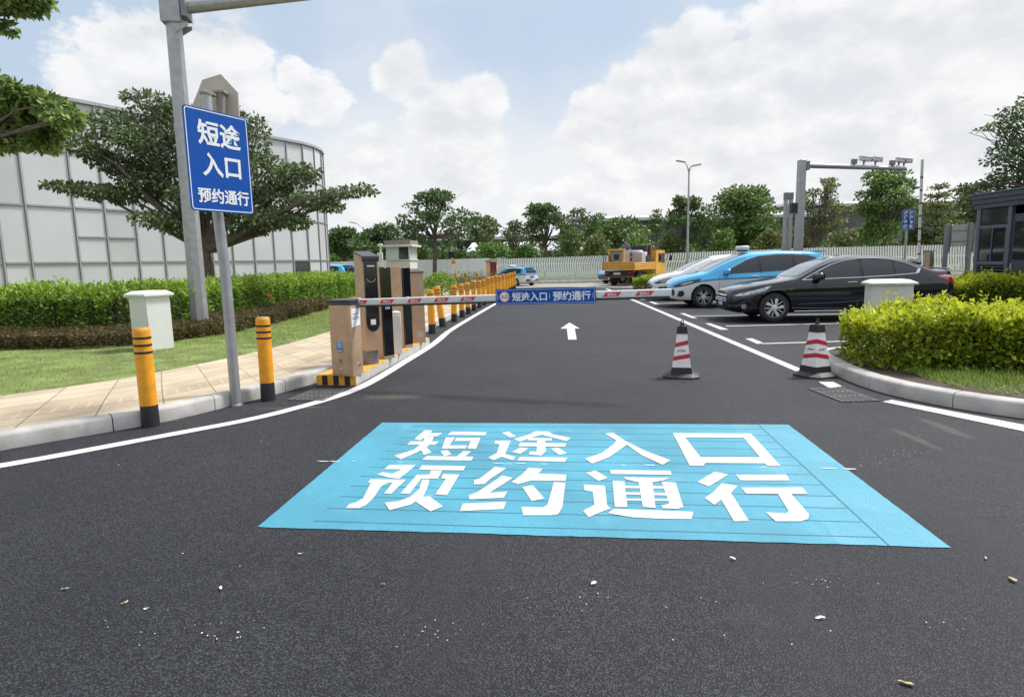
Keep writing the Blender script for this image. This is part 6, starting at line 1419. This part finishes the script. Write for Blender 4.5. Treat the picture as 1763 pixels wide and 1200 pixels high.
for i, (px, Y, top, l, r, lm, lab) in enumerate([(905, 53, 430, 885, 925, 'lf_bright', 'yellow green bush behind the wall left of the centre tree'), (845, 54, 428, 815, 880, 'lf_bright', 'wide light bush behind the white wall by the dark spreading tree'), (1032, 52, 415, 1005, 1056, 'lf_olive', 'olive bush behind the truck'), (985, 54, 405, 955, 1012, 'lf_mid', 'green bush at the foot of the thin crowned tree'),
                                                 (1100, 53, 408, 1075, 1130, 'lf_bright', 'light green bush behind the truck cab'), (1155, 52, 412, 1132, 1184, 'lf_olive', 'pale bush left of the double lamp post'), (1243, 50, 402, 1222, 1268, 'lf_bright', 'bright bush at the foot of the large rounded tree'), (1320, 50, 405, 1296, 1350, 'lf_olive', 'olive bush beside the twin grey posts'),
                                                 (1440, 50, 398, 1405, 1480, 'lf_olive', 'brownish green bush right of the grey gantry mast'), (1560, 50, 400, 1530, 1600, 'lf_dark', 'dark bush behind the small blue sign'), (1480, 52, 396, 1455, 1520, 'lf_mid', 'green bush below the fresh green tree'), (1640, 49, 405, 1610, 1690, 'lf_dark', 'dark bush behind the right end of the fence'),
                                                 (565, 60, 450, 552, 590, 'lf_bright', 'yellow green bush at the corner of the glass building'), (780, 58, 440, 760, 805, 'lf_dark', 'dark bush behind the wall right of the spreading tree'), (720, 60, 432, 700, 745, 'lf_mid', 'green bush between the guard booth and the spreading tree'), (1375, 52, 398, 1345, 1410, 'lf_olive', 'dull bush behind the gantry mast')]):
    far_tree('bush', lab, px, Y, top, 452, l, r, dict(k=12, r=.5, sq=.8, inner=.4, share=.3, twigs=1), [lm, 'lf_mid'], 1300, .26, seed=30 + i, fork=.2, trunk=.06, group='bushes behind the white fence')['category'] = 'bush'
# far line of trees that closes the view
pp = []
for k in range(150):
    x = -75 + (k % 150) * 1.1 + NR.normal(); y = (78 if k < 150 else 66) + NR.uniform(0, 10); x = x if k < 150 else -8 + (k - 150) * .62; h = NR.uniform(3.2, 5.0); p, _ = shell_points((x, y, h * .5), (1.8, 1.6, h * .55), 230, .4); pp.append(p)
fo = leaf_object('tree_belt', np.concatenate(pp), .55, [M['lf_dark'], M['lf_mid']], .4); tag(fo, 'far off belt of trees behind the boundary fence', None, None, 'stuff')
# round shrub and low plants by the far kerb
q = at(757, 500, 25); t = thing('shrub', 'bright rounded shrub just right of the last terminal', 'shrub', (q.x, 25, .12)); p, v = shell_points((0, 0, .42), (.72, .6, .62), 3000, .5, .4); leaf_object('foliage', p, .085, [M['lf_hedge'], M['lf_hedge_tip']], .4, t, v)
b = MB(); [b.tube([(NR.normal() * .1, NR.normal() * .1, -.02), (NR.normal() * .3, NR.normal() * .25, .6)], [.014, .006], M['bark'], 5, False) for k in range(14)]; b.build('stems', t)
pts = []
for k in range(5200):
    px = NR.uniform(775, 858); Y = NR.uniform(31.5, 40) ; g_ = at(px, 480, Y); pts.append((g_.x + NR.normal() * .1, Y, .12 + abs(NR.normal()) * .30))
go = leaf_object('low_plants', np.array(pts), .13, [M['lf_brown'], M['lf_olive']], .4); tag(go, 'low brownish bedding plants behind the bollard row', None, None, 'stuff')
pts = [(x, 43.55 - (x + 34) * .012 - (max(0, x - 20)) * .075 + NR.uniform(.1, 1.0), .15) for x in NR.uniform(-30, 34, 9000)]
go = leaf_object('grass', np.array(pts), .16, [M['lf_grass']], up=1.5, asp=.12); tag(go, 'rough grass along the foot of the white fence', None, None, 'stuff')

# ------------------------------------------------------------------ glass panelled building on the left
FA, FB = Vector((-17.2, 21.4, 0)), Vector((-10.2, 32.6, 0)); fd = (FB - FA).normalized(); fn = Vector((fd.y, -fd.x, 0))
def on_facade(px):
    k = (px - W0 / 2 - 0) ; d = ray(px, 455); r = Vector((d.x, d.y, 0)); den = r.x * fd.y - r.y * fd.x; t = (FA.x * fd.y - FA.y * fd.x) / den; return r * t
cols = [on_facade(x) for x in (-330, -210, -120, -50, 7, 56, 138, 190, 241, 286, 330, 368, 403, 440, 474, 506, 533)]
last = cols[-1]; turn = 0; dvec = fd.copy(); step = (cols[-1] - cols[-2]).length
for k in range(9):
    turn = R(16 + 13 * k); d2 = Matrix.Rotation(turn, 3, 'Z') @ fd; last = last + d2 * 1.0; cols.append(last.copy())
while len(cols) < 27: last = last + d2 * 2.2; cols.append(last.copy())
ROWZ = [0, 1.84, 3.84, 5.84, 7.62]
bl = thing('glass_building', 'white glass panelled building with a rounded corner behind the hedge', 'building')
def facequad(b, a, c, z0, z1, off, m, th=.0):
    d = (c - a).normalized(); n = Vector((d.y, -d.x, 0)); A_, C2 = a + n * off, c + n * off
    b.add([Vector((A_.x, A_.y, z0)), Vector((C2.x, C2.y, z0)), Vector((C2.x, C2.y, z1)), Vector((A_.x, A_.y, z1))], [(0, 1, 2, 3)], m)
door_col = min(range(len(cols) - 1), key=lambda i: abs((cols[i] + cols[i + 1]).x / 2 - on_facade(523).x))
for i in range(len(cols) - 1):
    a, c = cols[i], cols[i + 1]; d = (c - a).normalized()
    if i > 21: break
    for r in range(4):
        z0, z1 = ROWZ[r], ROWZ[r + 1]; b = MB(); dark = (i == door_col and r == 0)
        facequad(b, a + d * .03, c - d * .03, z0 + .03, z1 - .03, .0 + rnd.uniform(-.004, .004), M['glass_tint'] if dark else M['facade']); 
        b.build('door_panel' if dark else 'glass_panel', bl, smooth=False)
b = MB()
for i, a in enumerate(cols[:23]):
    d = (cols[i + 1] - a).normalized() if i + 1 < len(cols) else d; n = Vector((d.y, -d.x, 0)); ang = math.atan2(d.y, d.x)
    b.box((a.x + n.x * .03, a.y + n.y * .03, 3.81), (.05, .05, 7.66), M['mullion'], ang)
    b.box((a.x + n.x * .005, a.y + n.y * .005, 3.80), (.085, .04, 7.60), M['mullion_dark'], ang)
b.build('mullion', bl, smooth=False)
for z in ROWZ[1:-1]:
    b = MB()
    for i in range(22):
        a, c = cols[i], cols[i + 1]; d = (c - a).normalized(); n = Vector((d.y, -d.x, 0)); ang = math.atan2(d.y, d.x); m = (a + c) / 2; L = (c - a).length
        b.box((m.x + n.x * .02, m.y + n.y * .02, z), (L - .112, .06, .045), M['mullion'], ang); b.box((m.x, m.y, z), (L - .118, .04, .085), M['mullion_dark'], ang)
    b.build('transom', bl, smooth=False)
for i in (6, 7):
    b = MB(); a, c = cols[i], cols[i + 1]; d = (c - a).normalized(); n = Vector((d.y, -d.x, 0)); ang = math.atan2(d.y, d.x); m = (a + c) / 2; L = (c - a).length
    b.box((m.x + n.x * .02, m.y + n.y * .02, 2.78), (L - .112, .06, .04), M['mullion'], ang); b.box((m.x, m.y, 2.78), (L - .118, .04, .07), M['mullion_dark'], ang); b.build('short_transom', bl, smooth=False)
b = MB()
for i in range(22):
    a, c = cols[i], cols[i + 1]; d = (c - a).normalized(); n = Vector((d.y, -d.x, 0)); ang = math.atan2(d.y, d.x); m = (a + c) / 2; L = (c - a).length
    b.box((m.x + n.x * -.05, m.y + n.y * -.05, 7.70), (L + .02, .30, .12), M['mullion'], ang); b.box((m.x - n.x * .6, m.y - n.y * .6, 3.75), (L + .1, .1, 7.5), M['concrete'], ang)
b.build('coping', bl, smooth=False)
roof = ccw([(q.x, q.y) for q in cols] + [(-36, 46), (-44, 20)]); b = MB(); b.prism(roof, 7.5, 7.6, M['concrete']); b.build('roof', bl, smooth=False)
# cream parapet piece glimpsed above the coping
t = thing('roof_cabin', 'cream coloured rooftop box just above the building edge behind the tree', 'rooftop box', (-13.6, 30.0, 7.6), math.atan2(fd.y, fd.x)); b = MB(); b.bounds((-1.5, .1, .0), (1.6, 1.8, .55), M['cream'], .02); b.build('walls', t); b = MB(); b.bounds((-1.6, 0, .56), (1.7, 1.9, .64), M['concrete'], .01); b.build('roof_slab', t)

# ------------------------------------------------------------------ white slatted boundary fence
fen = thing('boundary_fence', 'long white fence of upright wavy slats along the far road', 'fence')
FL = [(-44, 45.6), (-8, 45.2), (0, 44.9), (20, 43.9), (42, 41.6)]
FP = resample(FL, .17); FN = normals2(FP); b = MB()
for i, (p, n) in enumerate(zip(FP, FN)):
    h = 1.62 + (.30 * max(0, min(1, (p.x - 2) / 20))); d = Vector((n.y, -n.x, 0)); z0 = .18; K = 5; vs = []; fs = []
    wv = min(1, max(.0, 1 - abs(p.x - 6) / 16)) * .10 + .03
    for k in range(K + 1):
        z = z0 + h * k / K; o = math.sin(k / K * 4.0 + i * .030) * wv; q = p + d * o * 1.0 - n * (.03 + .05 * math.sin(k / K * 6.28 + i * .045))
        hw_ = .064 if p.x < 8 else .052
        for e, f in ((-hw_, .0), (hw_, .0), (hw_, .035), (-hw_, .035)): w_ = q + d * e + n * f; vs.append(Vector((w_.x, w_.y, z)))
    for k in range(K):
        for c in range(4): c2 = (c + 1) % 4; fs.append((4 * k + c, 4 * k + c2, 4 * k + 4 + c2, 4 * k + 4 + c))
    fs.append((4 * K, 4 * K + 1, 4 * K + 2, 4 * K + 3)); b.add(vs, fs, M['fence_white'])
b.build('slats', fen, smooth=False)
b = MB()
for z in (.42, 1.35):
    for a, c, n in zip(FP[:-1:6], FP[6::6], FN[::6]): m = (a + c) / 2 + n * .12; b.box((m.x, m.y, z), ((c - a).length + .02, .05, .06), M['fence_white'], math.atan2((c - a).y, (c - a).x))
b.build('rails', fen, smooth=False)
# flat hoarding at the left end of the fence line
t = thing('hoarding', 'plain pale grey hoarding wall behind the shrubs left of the far taxi', 'wall'); b = MB()
for k in range(19):
    x0, x1 = -30 + k * 1.5, -30 + k * 1.5 + 1.48; b.bounds((x0, 44.62 - k * .01, .15), (x1, 44.66 - k * .01, 1.83 + rnd.uniform(-.02, .02)), M['fence_white'], .006)
b.build('panels', t)
b = MB(); [b.bounds((-30 + k * 1.5 - .035, 44.68 - k * .01, .15), (-30 + k * 1.5 + .035, 44.75 - k * .01, 1.8), M['galv'], .005) for k in range(20)]; b.build('posts', t)

# ------------------------------------------------------------------ long terminal building far behind
t = thing('terminal_building', 'long grey airport style building with curved roofs half hidden behind the far trees', 'building', (0, 0, 0))
b = MB()
for x0, x1, y, z in ((-34, 12, 112, 6.6), (14, 56, 116, 9.6), (58, 120, 112, 11.0)): b.bounds((x0, y, 0), (x1, y + 30, z - .8), M['terminal_wall'])
b.build('wall', t, smooth=False)
for x0, x1, y, z, sl in ((-36, 13, 108, 6.8, 3.2), (13.5, 57, 112, 9.8, 2.0), (57.5, 122, 108, 11.2, 2.2)):
    b = MB(); prof = []; n = 12
    for k in range(n + 1): u = k / n; prof.append((y + 36 * u, z - .8 + sl * math.sin(u * math.pi * .6)))
    prof += [(q[0], q[1] - .5) for q in prof[::-1]]; b.prism(prof, x0, x1, M['terminal_roof'], SIDE); b.build('roof', t, angle=20)
for x0, x1, y in ((-6, 20, 84),):
    b = MB(); b.prism([(y, 3.1), (y + 16, 4.8), (y + 16, 4.5), (y, 2.9)], x0, x1, M['terminal_roof'], SIDE); b.build('canopy', t, smooth=False)
    b = MB(); [b.tube([(x, y + 3, .0), (x, y + 2, 3.0)], .12, M['galv'], 8) for x in np.arange(x0 + 1, x1, 5)]; b.build('canopy_posts', t)
b = MB()
for k in range(40): b.bounds((-33 + k * 3.8, 111.9, 3.2), (-33 + k * 3.8 + 3.4, 111.97, 5.2), M['window_dark'])
b.build('window_band', t, smooth=False)

# ------------------------------------------------------------------ slate booth at the right edge (runs along the view)
t = thing('security_booth', 'dark slate grey booth with sliding windows and louvres at the right edge', 'booth'); BX = 13.0
x0, x1, y0, y1, zt_ = 13.35, 16.2, 12.6, 17.9, 2.72
bk, lt = M['booth'], M['booth_light']
def bb(name, a, c, m, bev=.004, parent=None): b = MB(); b.bounds(a, c, m, bev); return b.build(name, parent or t)
bb('floor', (x0, y0, 0), (x1, y1, .12), M['concrete']); bb('wall', (x0 + .06, y1 - .08, .121), (x1, y1, zt_ - .001), bk); bb('wall', (x0 + .06, y0, .121), (x1 - .081, y0 + .08, zt_ - .001), bk); bb('wall', (x1 - .08, y0, .121), (x1, y1 - .081, zt_ - .001), bk)
for y in (17.82, 16.72, 16.0, 15.0, 13.6): bb('corner_post', (x0, y - .06, .121), (x0 + .12, y + .06, zt_ - .001), lt)
bb('sill', (x0 + .0, 16.785, 1.16), (x0 + .10, 17.755, 1.26), lt); bb('head_rail', (x0 + .01, 16.785, 2.16), (x0 + .09, 17.755, 2.25), lt); bb('top_light', (x0 + .03, 16.785, 2.255), (x0 + .05, 17.755, zt_ - .01), M['glass_tint'])
for ya, yb in ((16.80, 17.27), (17.28, 17.74)): w = bb('window', (x0 + .03, ya, 1.27), (x0 + .055, yb, 2.155), M['glass']); bb('window_frame', (x0 + .005, ya - .012, 1.262), (x0 + .028, ya + .02, 2.158), lt, .002, w)
b = MB()
for k in range(11):
    z = .20 + k * .087; b.add([Vector((x0 + .075, 16.785, z)), Vector((x0 + .01, 16.785, z + .035)), Vector((x0 + .01, 16.785, z + .055)), Vector((x0 + .085, 16.785, z + .02)), Vector((x0 + .075, 17.755, z)), Vector((x0 + .01, 17.755, z + .035)), Vector((x0 + .01, 17.755, z + .055)), Vector((x0 + .085, 17.755, z + .02))], [(0, 1, 2, 3), (4, 7, 6, 5), (0, 4, 5, 1), (1, 5, 6, 2), (2, 6, 7, 3)], lt)
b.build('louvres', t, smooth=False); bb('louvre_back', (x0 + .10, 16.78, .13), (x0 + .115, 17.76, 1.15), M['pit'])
d = bb('door', (x0 + .05, 16.07, .13), (x0 + .09, 16.65, 2.5), bk); bb('handle', (x0 + .02, 16.55, 1.05), (x0 + .048, 16.60, 1.20), M['galv'], .002, d); bb('window', (x0 + .035, 16.16, 1.3), (x0 + .049, 16.56, 2.3), M['glass'], .002, d)
bb('wall', (x0 + .04, 12.7, .121), (x0 + .10, 13.53, zt_ - .01), bk); bb('wall', (x0 + .04, 13.67, .121), (x0 + .10, 14.93, 1.1), bk); bb('window', (x0 + .05, 13.68, 1.11), (x0 + .08, 14.93, 2.3), M['glass']); bb('wall', (x0 + .05, 15.07, .121), (x0 + .10, 15.93, zt_ - .01), bk)
for k, o in enumerate((.0, .03, .06)): bb('fascia', (x0 - .03 - o, y0 - .1 - o, zt_ + .13 * k), (x1 + .1 + o, y1 + .1 + o, zt_ + .13 * k + .125), bk, .006)
bb('roof', (x0 - .12, y0 - .2, zt_ + .391), (x1 + .2, y1 + .2, zt_ + .43), lt)

# ------------------------------------------------------------------ camera gantry, twin posts, raised barrier, signs on the right
Y = 25.0; p = at(1372, 470, Y); p.z = 0; tz = at(1374, 276, Y).z
t = thing('camera_gantry', 'grey square mast with a long horizontal arm for cameras above the parked cars', 'gantry', p)
b = MB(); b.bounds((-.125, -.125, 0), (.15, .125, tz), M['galv'], .012); b.build('mast', t)
bb('flange', (.151, -.17, tz - .40), (.27, .17, tz - .06), M['galv_dark'], .008, t); bb('box', (-.36, -.12, tz - 2.05), (-.151, .1, tz - 1.65), M['black'], .01, t)
e = at(1558, 291, Y + 1.2) - p; s0 = Vector((.27, 0, tz - .22)); b = MB(); b.tube([s0, e], [.10, .075], M['galv'], 12); arm = b.build('arm', t)
ar = e - s0; yaw = math.atan2(ar.y, ar.x)
def on_arm(u): return p + s0 + ar * u
def cctv(label, u, big, dark=False):
    q = on_arm(u); t2 = thing('surveillance_camera', label, 'camera', q + Vector((0, 0, .10)), yaw + R(-12), 'cameras on the gantry arm'); L = .46 if big else .34
    b = MB(); b.box((0, 0, .06), (.05, .05, .12), M['galv_dark']); b.box((.02, 0, .13), (.12, .06, .03), M['galv_dark']); b.build('bracket', t2)
    b = MB(); b.box((.05, 0, .22), (L, .15, .14), M['cab_white'], Matrix.Rotation(R(8), 4, 'Y'), .015, 2); b.box((.09, 0, .302), (L + .10, .19, .018), M['cab_white'], Matrix.Rotation(R(8), 4, 'Y'), .006); b.build('housing', t2)
    b = MB(); b.lathe([(.062, 0), (.062, .05), (.05, .05), (.045, .03), (.001, .03)], M['black'], 16, T(.05 + L / 2, 0, .185) @ Matrix.Rotation(R(98), 4, 'Y')); b.build('lens', t2)
cctv('larger camera in the left pair on the gantry arm', .56, True); cctv('smaller camera in the left pair on the gantry arm', .68, False); cctv('smaller camera near the gantry arm tip', .93, False); cctv('larger camera at the very tip of the gantry arm', .985, True)
for u, lab in ((.46, 'small grey box left of the cameras on the gantry arm'), (.86, 'small grey box before the gantry arm tip')):
    q = on_arm(u); t2 = thing('junction_box', lab, 'box', q + Vector((0, 0, .11)), yaw, 'boxes on the gantry arm'); b = MB(); b.box((0, 0, .11), (.20, .15, .20), M['galv_dark'], None, .012); b.build('housing', t2); b = MB(); b.box((0, 0, -.01), (.05, .05, .06), M['galv_dark']); b.build('bracket', t2)
Y = 27.5; p = at(1352, 470, Y); p.z = 0; z1 = at(1350, 332, Y).z
t = thing('twin_post', 'pair of slim grey posts joined at the top, left of the gantry mast', 'post', p); b = MB(); b.bounds((-.17, -.08, 0), (-.04, .08, z1 - .3), M['galv'], .008); b.build('post', t); b = MB(); b.bounds((.05, -.08, 0), (.19, .08, z1 - .3), M['galv'], .008); b.build('post', t); bb('head', (-.18, -.09, z1 - .299), (.20, .09, z1), M['galv_dark'], .008, t)
Y = 24.0; p = at(1577, 470, Y); p.z = 0; za_, zb2 = at(1577, 447, Y).z, at(1585, 276, Y)
t = thing('barrier_gate', 'second barrier with its pale banded arm raised upright, behind the black sedan', 'barrier', p)
bb('cabinet', (-.22, -.16, 0), (.18, .16, za_ - .28), M['gold'], .012, t); bb('lid', (-.25, -.19, za_ - .279), (.21, .19, za_ - .23), M['dark_lid'], .01, t); b = MB(); b.box((-.12, 0, za_ - .02), (.42, .2, .14), M['cab_white'], Matrix.Rotation(R(14), 4, 'Y'), .02); b.box((-.02, .0, za_ - .14), (.3, .14, .16), M['black'], None, .02); b.build('hinge_unit', t)
q = zb2 - p; q.y = 0; b = MB(); b.tube([(0, -.1, za_ - .1), (q.x, -.1, q.z)], .05, M['cab_white'], 4); arm = b.build('arm', t, smooth=False)
for k in range(7):
    u = .08 + k * .125; c = Vector((0, -.1, za_ - .1)).lerp(Vector((q.x, -.1, q.z)), u); b = MB(); b.box((c.x, -.1, c.z), (.073, .073, .07), M['rust'], Matrix.Rotation(math.atan2(q.x, q.z), 4, 'Y')); b.build('red_band', arm, smooth=False)
Y = 25.0; p = at(1597, 470, Y); p.z = 0; z1 = at(1597, 433, Y).z
t = thing('ticket_terminal', 'brown ticket terminal with dark front standing behind the sedan boot', 'terminal', p, R(25)); bb('body', (-.13, -.12, 0), (.13, .14, z1), M['gold'], .01, t); bb('screen_panel', (-.10, -.135, .3), (.11, -.121, z1 - .05), M['black_gloss'], .003, t); bb('cap', (-.15, -.15, z1 + .001), (.15, .16, z1 + .03), M['dark_lid'], .005, t)
Y = 26.0; p = at(1556, 470, Y); p.z = 0; z0, z1 = at(1557, 396, Y).z, at(1557, 362, Y).z; wv = 21.5 * Y / FOC
t = thing('notice_sign', 'small blue sign with two columns of white characters on a thin pole', 'sign', p, R(-4)); b = MB(); b.tube([(0, 0, 0), (0, 0, z1 - .05)], .045, M['galv'], 10); b.build('pole', t)
b = MB(); b.bounds((-wv / 2, -.075, z0), (wv / 2, -.05, z1), M['sign_blue'], .004); pn = b.build('sign_panel', t)
for cx, s in ((-.11, '减速慢行'), (.11, '规范停车')):
    for k, ch in enumerate(s): text_mesh(ch, .165, .006, M['sign_white'], T(cx, -.077, z1 - .13 - k * (z1 - z0 - .08) / 4) @ FRONT, 'lettering', pn)
b = MB()
for a, c in (((-wv / 2 + .02, -.077, z0 + .02), (wv / 2 - .02, -.0755, z0 + .03)), ((-wv / 2 + .02, -.077, z1 - .03), (wv / 2 - .02, -.0755, z1 - .02)), ((-wv / 2 + .02, -.077, z0 + .031), (-wv / 2 + .03, -.0755, z1 - .031)), ((wv / 2 - .03, -.077, z0 + .031), (wv / 2 - .02, -.0755, z1 - .031))): b.bounds(a, c, M['sign_white'])
b.build('border', pn, smooth=False)
Y = 22.0; pa, pb_ = at(1625, 470, Y), at(1664, 480, Y - .4); pa.z = pb_.z = 0
t = thing('notice_board', 'blank pale board hung between two grey posts left of the slate booth', 'notice board'); zt2, zt1, zm = at(1628, 386, Y).z, at(1645, 388, Y).z, at(1645, 425, Y).z
for q in (pa, pb_):
    b = MB(); b.bounds((q.x - .06, q.y - .06, 0), (q.x + .06, q.y + .06, zt2), M['galv_dark'], .008); b.build('post', t); b = MB(); b.bounds((q.x + .10, q.y - .03, zm - .2), (q.x + .14, q.y + .03, zt2 - .05), M['galv_dark'], .005); b.build('side_rail', t)
v = pb_ - pa; b = MB(); b.box(((pa.x + pb_.x) / 2 + .06, (pa.y + pb_.y) / 2, (zt1 + zm) / 2), (v.length - .18, .04, zt1 - zm), M['concrete'], math.atan2(v.y, v.x), .006); pn = b.build('board', t)
b = MB(); [b.box(((pa.x + pb_.x) / 2 + .06, (pa.y + pb_.y) / 2 - .03, z), (v.length - .17, .02, .025), M['galv_dark'], math.atan2(v.y, v.x)) for z in (zm + .18, zt1 - .2)]; b.build('cross_bar', t, smooth=False)
Y = 23.5; p = at(1676, 480, Y); p.z = 0; t = thing('slim_pole', 'slim grey pole with a cream box on top beside the slate booth', 'pole', p); z1 = at(1676, 345, Y).z; z2 = at(1676, 322, Y).z; b = MB(); b.tube([(0, 0, 0), (0, 0, z1)], .05, M['galv'], 10); b.build('pole', t); bb('box', (-.09, -.09, z1 + .001), (.10, .09, z2), M['cream'], .01, t)

# street lamps
def lamp_head(b, c, d): b.box(c, (.62, .20, .09), M['galv'], Matrix.Rotation(math.atan2(d.y, d.x), 4, 'Z') @ Matrix.Rotation(R(-10), 4, 'Y'), .03, 2)
Y = 41.5; p = at(1183, 470, Y); p.z = 0; z1 = at(1183, 291, Y).z
t = thing('street_lamp', 'tall white street lamp with two curved heads in front of the fence', 'street lamp', p); b = MB(); b.tube([(0, 0, 0), (0, 0, z1 * .5), (0, 0, z1)], [.095, .07, .05], M['galv'], 12); b.build('pole', t)
for sg, hx_, hz_ in ((-1, -.42, .48), (1, .34, .22)):
    b = MB(); b.tube([(0, 0, z1 - .3), (sg * .10, 0, z1 + .12), (hx_ * .6, 0, z1 + hz_ * .8), (hx_, 0, z1 + hz_)], [.04, .035, .03, .03], M['galv'], 8); b.build('arm', t); b = MB(); lamp_head(b, (hx_ + sg * .14, 0, z1 + hz_), Vector((sg, 0, 0))); b.build('lamp_head', t)
Y = 62; p = at(631, 470, Y); p.z = 0; z1 = at(629, 391, Y).z
t = thing('street_lamp', 'street lamp with one slanted head beside the glass building corner', 'street lamp', p); b = MB(); b.tube([(0, 0, 0), (-.08, 0, z1)], [.11, .06], M['galv'], 10); b.build('pole', t); b = MB(); b.tube([(-.08, 0, z1 - .1), (-.6, 0, z1 + .3), (-1.0, 0, z1 + .42)], [.045, .04, .03], M['galv'], 8); b.build('arm', t); b = MB(); lamp_head(b, (-1.15, 0, z1 + .46), Vector((-1, 0, 0))); b.build('lamp_head', t)

# cream guard booth, white equipment mast, orange display
Y = 30.0; pl_, pr_ = at(672, 470, Y), at(713, 470, Y); w = pr_.x - pl_.x; p = Vector((pl_.x + w / 2, Y, .1)); zr = at(690, 419, Y).z - .1; zs_, ze = at(690, 449, Y).z - .1, at(690, 426, Y).z - .1
t = thing('guard_booth', 'cream guard booth with two windows behind the terminals', 'booth', p, R(-6)); h = w / 2
bb('base_wall', (-h, -.6, -.1), (h, .75, zs_), M['cream'], .01, t); bb('sill', (-h - .05, -.66, zs_ + .001), (h + .05, .8, zs_ + .05), M['cream'], .006, t); bb('back_wall', (-h, .68, zs_ + .051), (h, .75, ze), M['cream'], .004, t)
for x in (-h, -.02, h - .06): bb('window_post', (x, -.6, zs_ + .051), (x + .06, -.54, ze), M['cream'], .004, t)
bb('side_post', (h - .06, .1, zs_ + .051), (h, .16, ze), M['cream'], .004, t)
bb('window', (-h + .061, -.58, zs_ + .055), (-.021, -.56, ze - .01), M['window_pale'], .002, t); bb('window', (.041, -.58, zs_ + .055), (h - .061, -.56, ze - .01), M['window_dark'], .002, t); bb('side_window', (h - .04, -.53, zs_ + .055), (h - .02, .67, ze - .01), M['window_pale'], .002, t)
bb('eaves', (-h - .18, -.80, ze + .001), (h + .18, .95, ze + .09), M['cream'], .01, t); bb('roof', (-h - .05, -.66, ze + .091), (h + .06, .82, ze + .30), M['wood'], .01, t); b = MB(); b.tube([(.05, 0, ze + .3), (.05, 0, ze + .75)], .015, M['galv_dark'], 6); b.tube([(-.1, 0, ze + .72), (.2, 0, ze + .72)], .015, M['galv_dark'], 6); b.build('aerial', t)
Y = 33.0; p = at(657, 470, Y); p.z = .1; t = thing('equipment_mast', 'white mast carrying boxes and a small solar rig left of the guard booth', 'mast', p); z1 = at(656, 424, Y).z - .1; b = MB(); b.tube([(0, 0, -.1), (0, 0, z1)], .04, M['cab_white'], 8); b.build('mast', t); bb('box', (-.16, -.16, z1 - .75), (.12, -.02, z1 - .35), M['cab_white'], .01, t); bb('top_camera', (-.12, -.1, z1 - .02), (.12, .12, z1 + .12), M['cab_white'], .02, t); b = MB(); b.tube([(-.35, 0, z1 - 1.3), (0, 0, z1 - .95)], .015, M['cab_white'], 6); b.tube([(.35, 0, z1 - 1.3), (0, 0, z1 - .95)], .015, M['cab_white'], 6); b.tube([(-.25, 0, z1 - 1.15), (.25, 0, z1 - 1.2)], .015, M['cab_white'], 6); b.build('brace', t)
Y = 37.8; p = at(848, 480, Y); p.z = .12; z1 = at(848, 449, Y).z - .12
t = thing('display_board', 'orange framed display with a dark red screen and slanted roof by the far bollards', 'display board', p, R(-12)); bb('frame', (-.36, -.10, .0), (-.12, .12, z1), M['orange_frame'], .01, t); bb('frame', (-.12, -.06, .15), (.30, .10, z1 - .02), M['orange_frame'], .01, t); bb('screen', (-.10, -.085, .22), (.28, -.062, z1 - .10), M['led'], .004, t)
b = MB(); 
for k in range(4): b.box((.09, -.09, .32 + k * .17), (.22, .004, .09), M['tail_red'])
b.build('screen_rows', t, smooth=False); b = MB(); b.box((.05, -.05, z1 + .06), (.9, .55, .05), M['concrete'], Matrix.Rotation(R(-8), 4, 'Y'), .01); b.build('roof', t)
# small posts in front of the hoarding
Y = 43; p = at(779, 470, Y); p.z = .1; t = thing('traffic_signal', 'thin white post with a yellow box and dark lamp before the hoarding', 'signal post', p); z1 = at(779, 425, Y).z; b = MB(); b.tube([(0, 0, 0), (0, 0, z1)], .045, M['cab_white'], 8); b.build('post', t); zz = at(779, 451, Y).z - .1; bb('yellow_box', (-.02, -.12, zz - .15), (.24, -.05, zz + .15), M['yellow'], .01, t); bb('lamp', (-.22, -.14, zz + .28), (.18, -.05, zz + .7), M['cloth_dark'], .03, t)
print('OBJECTS', len(bpy.data.objects))
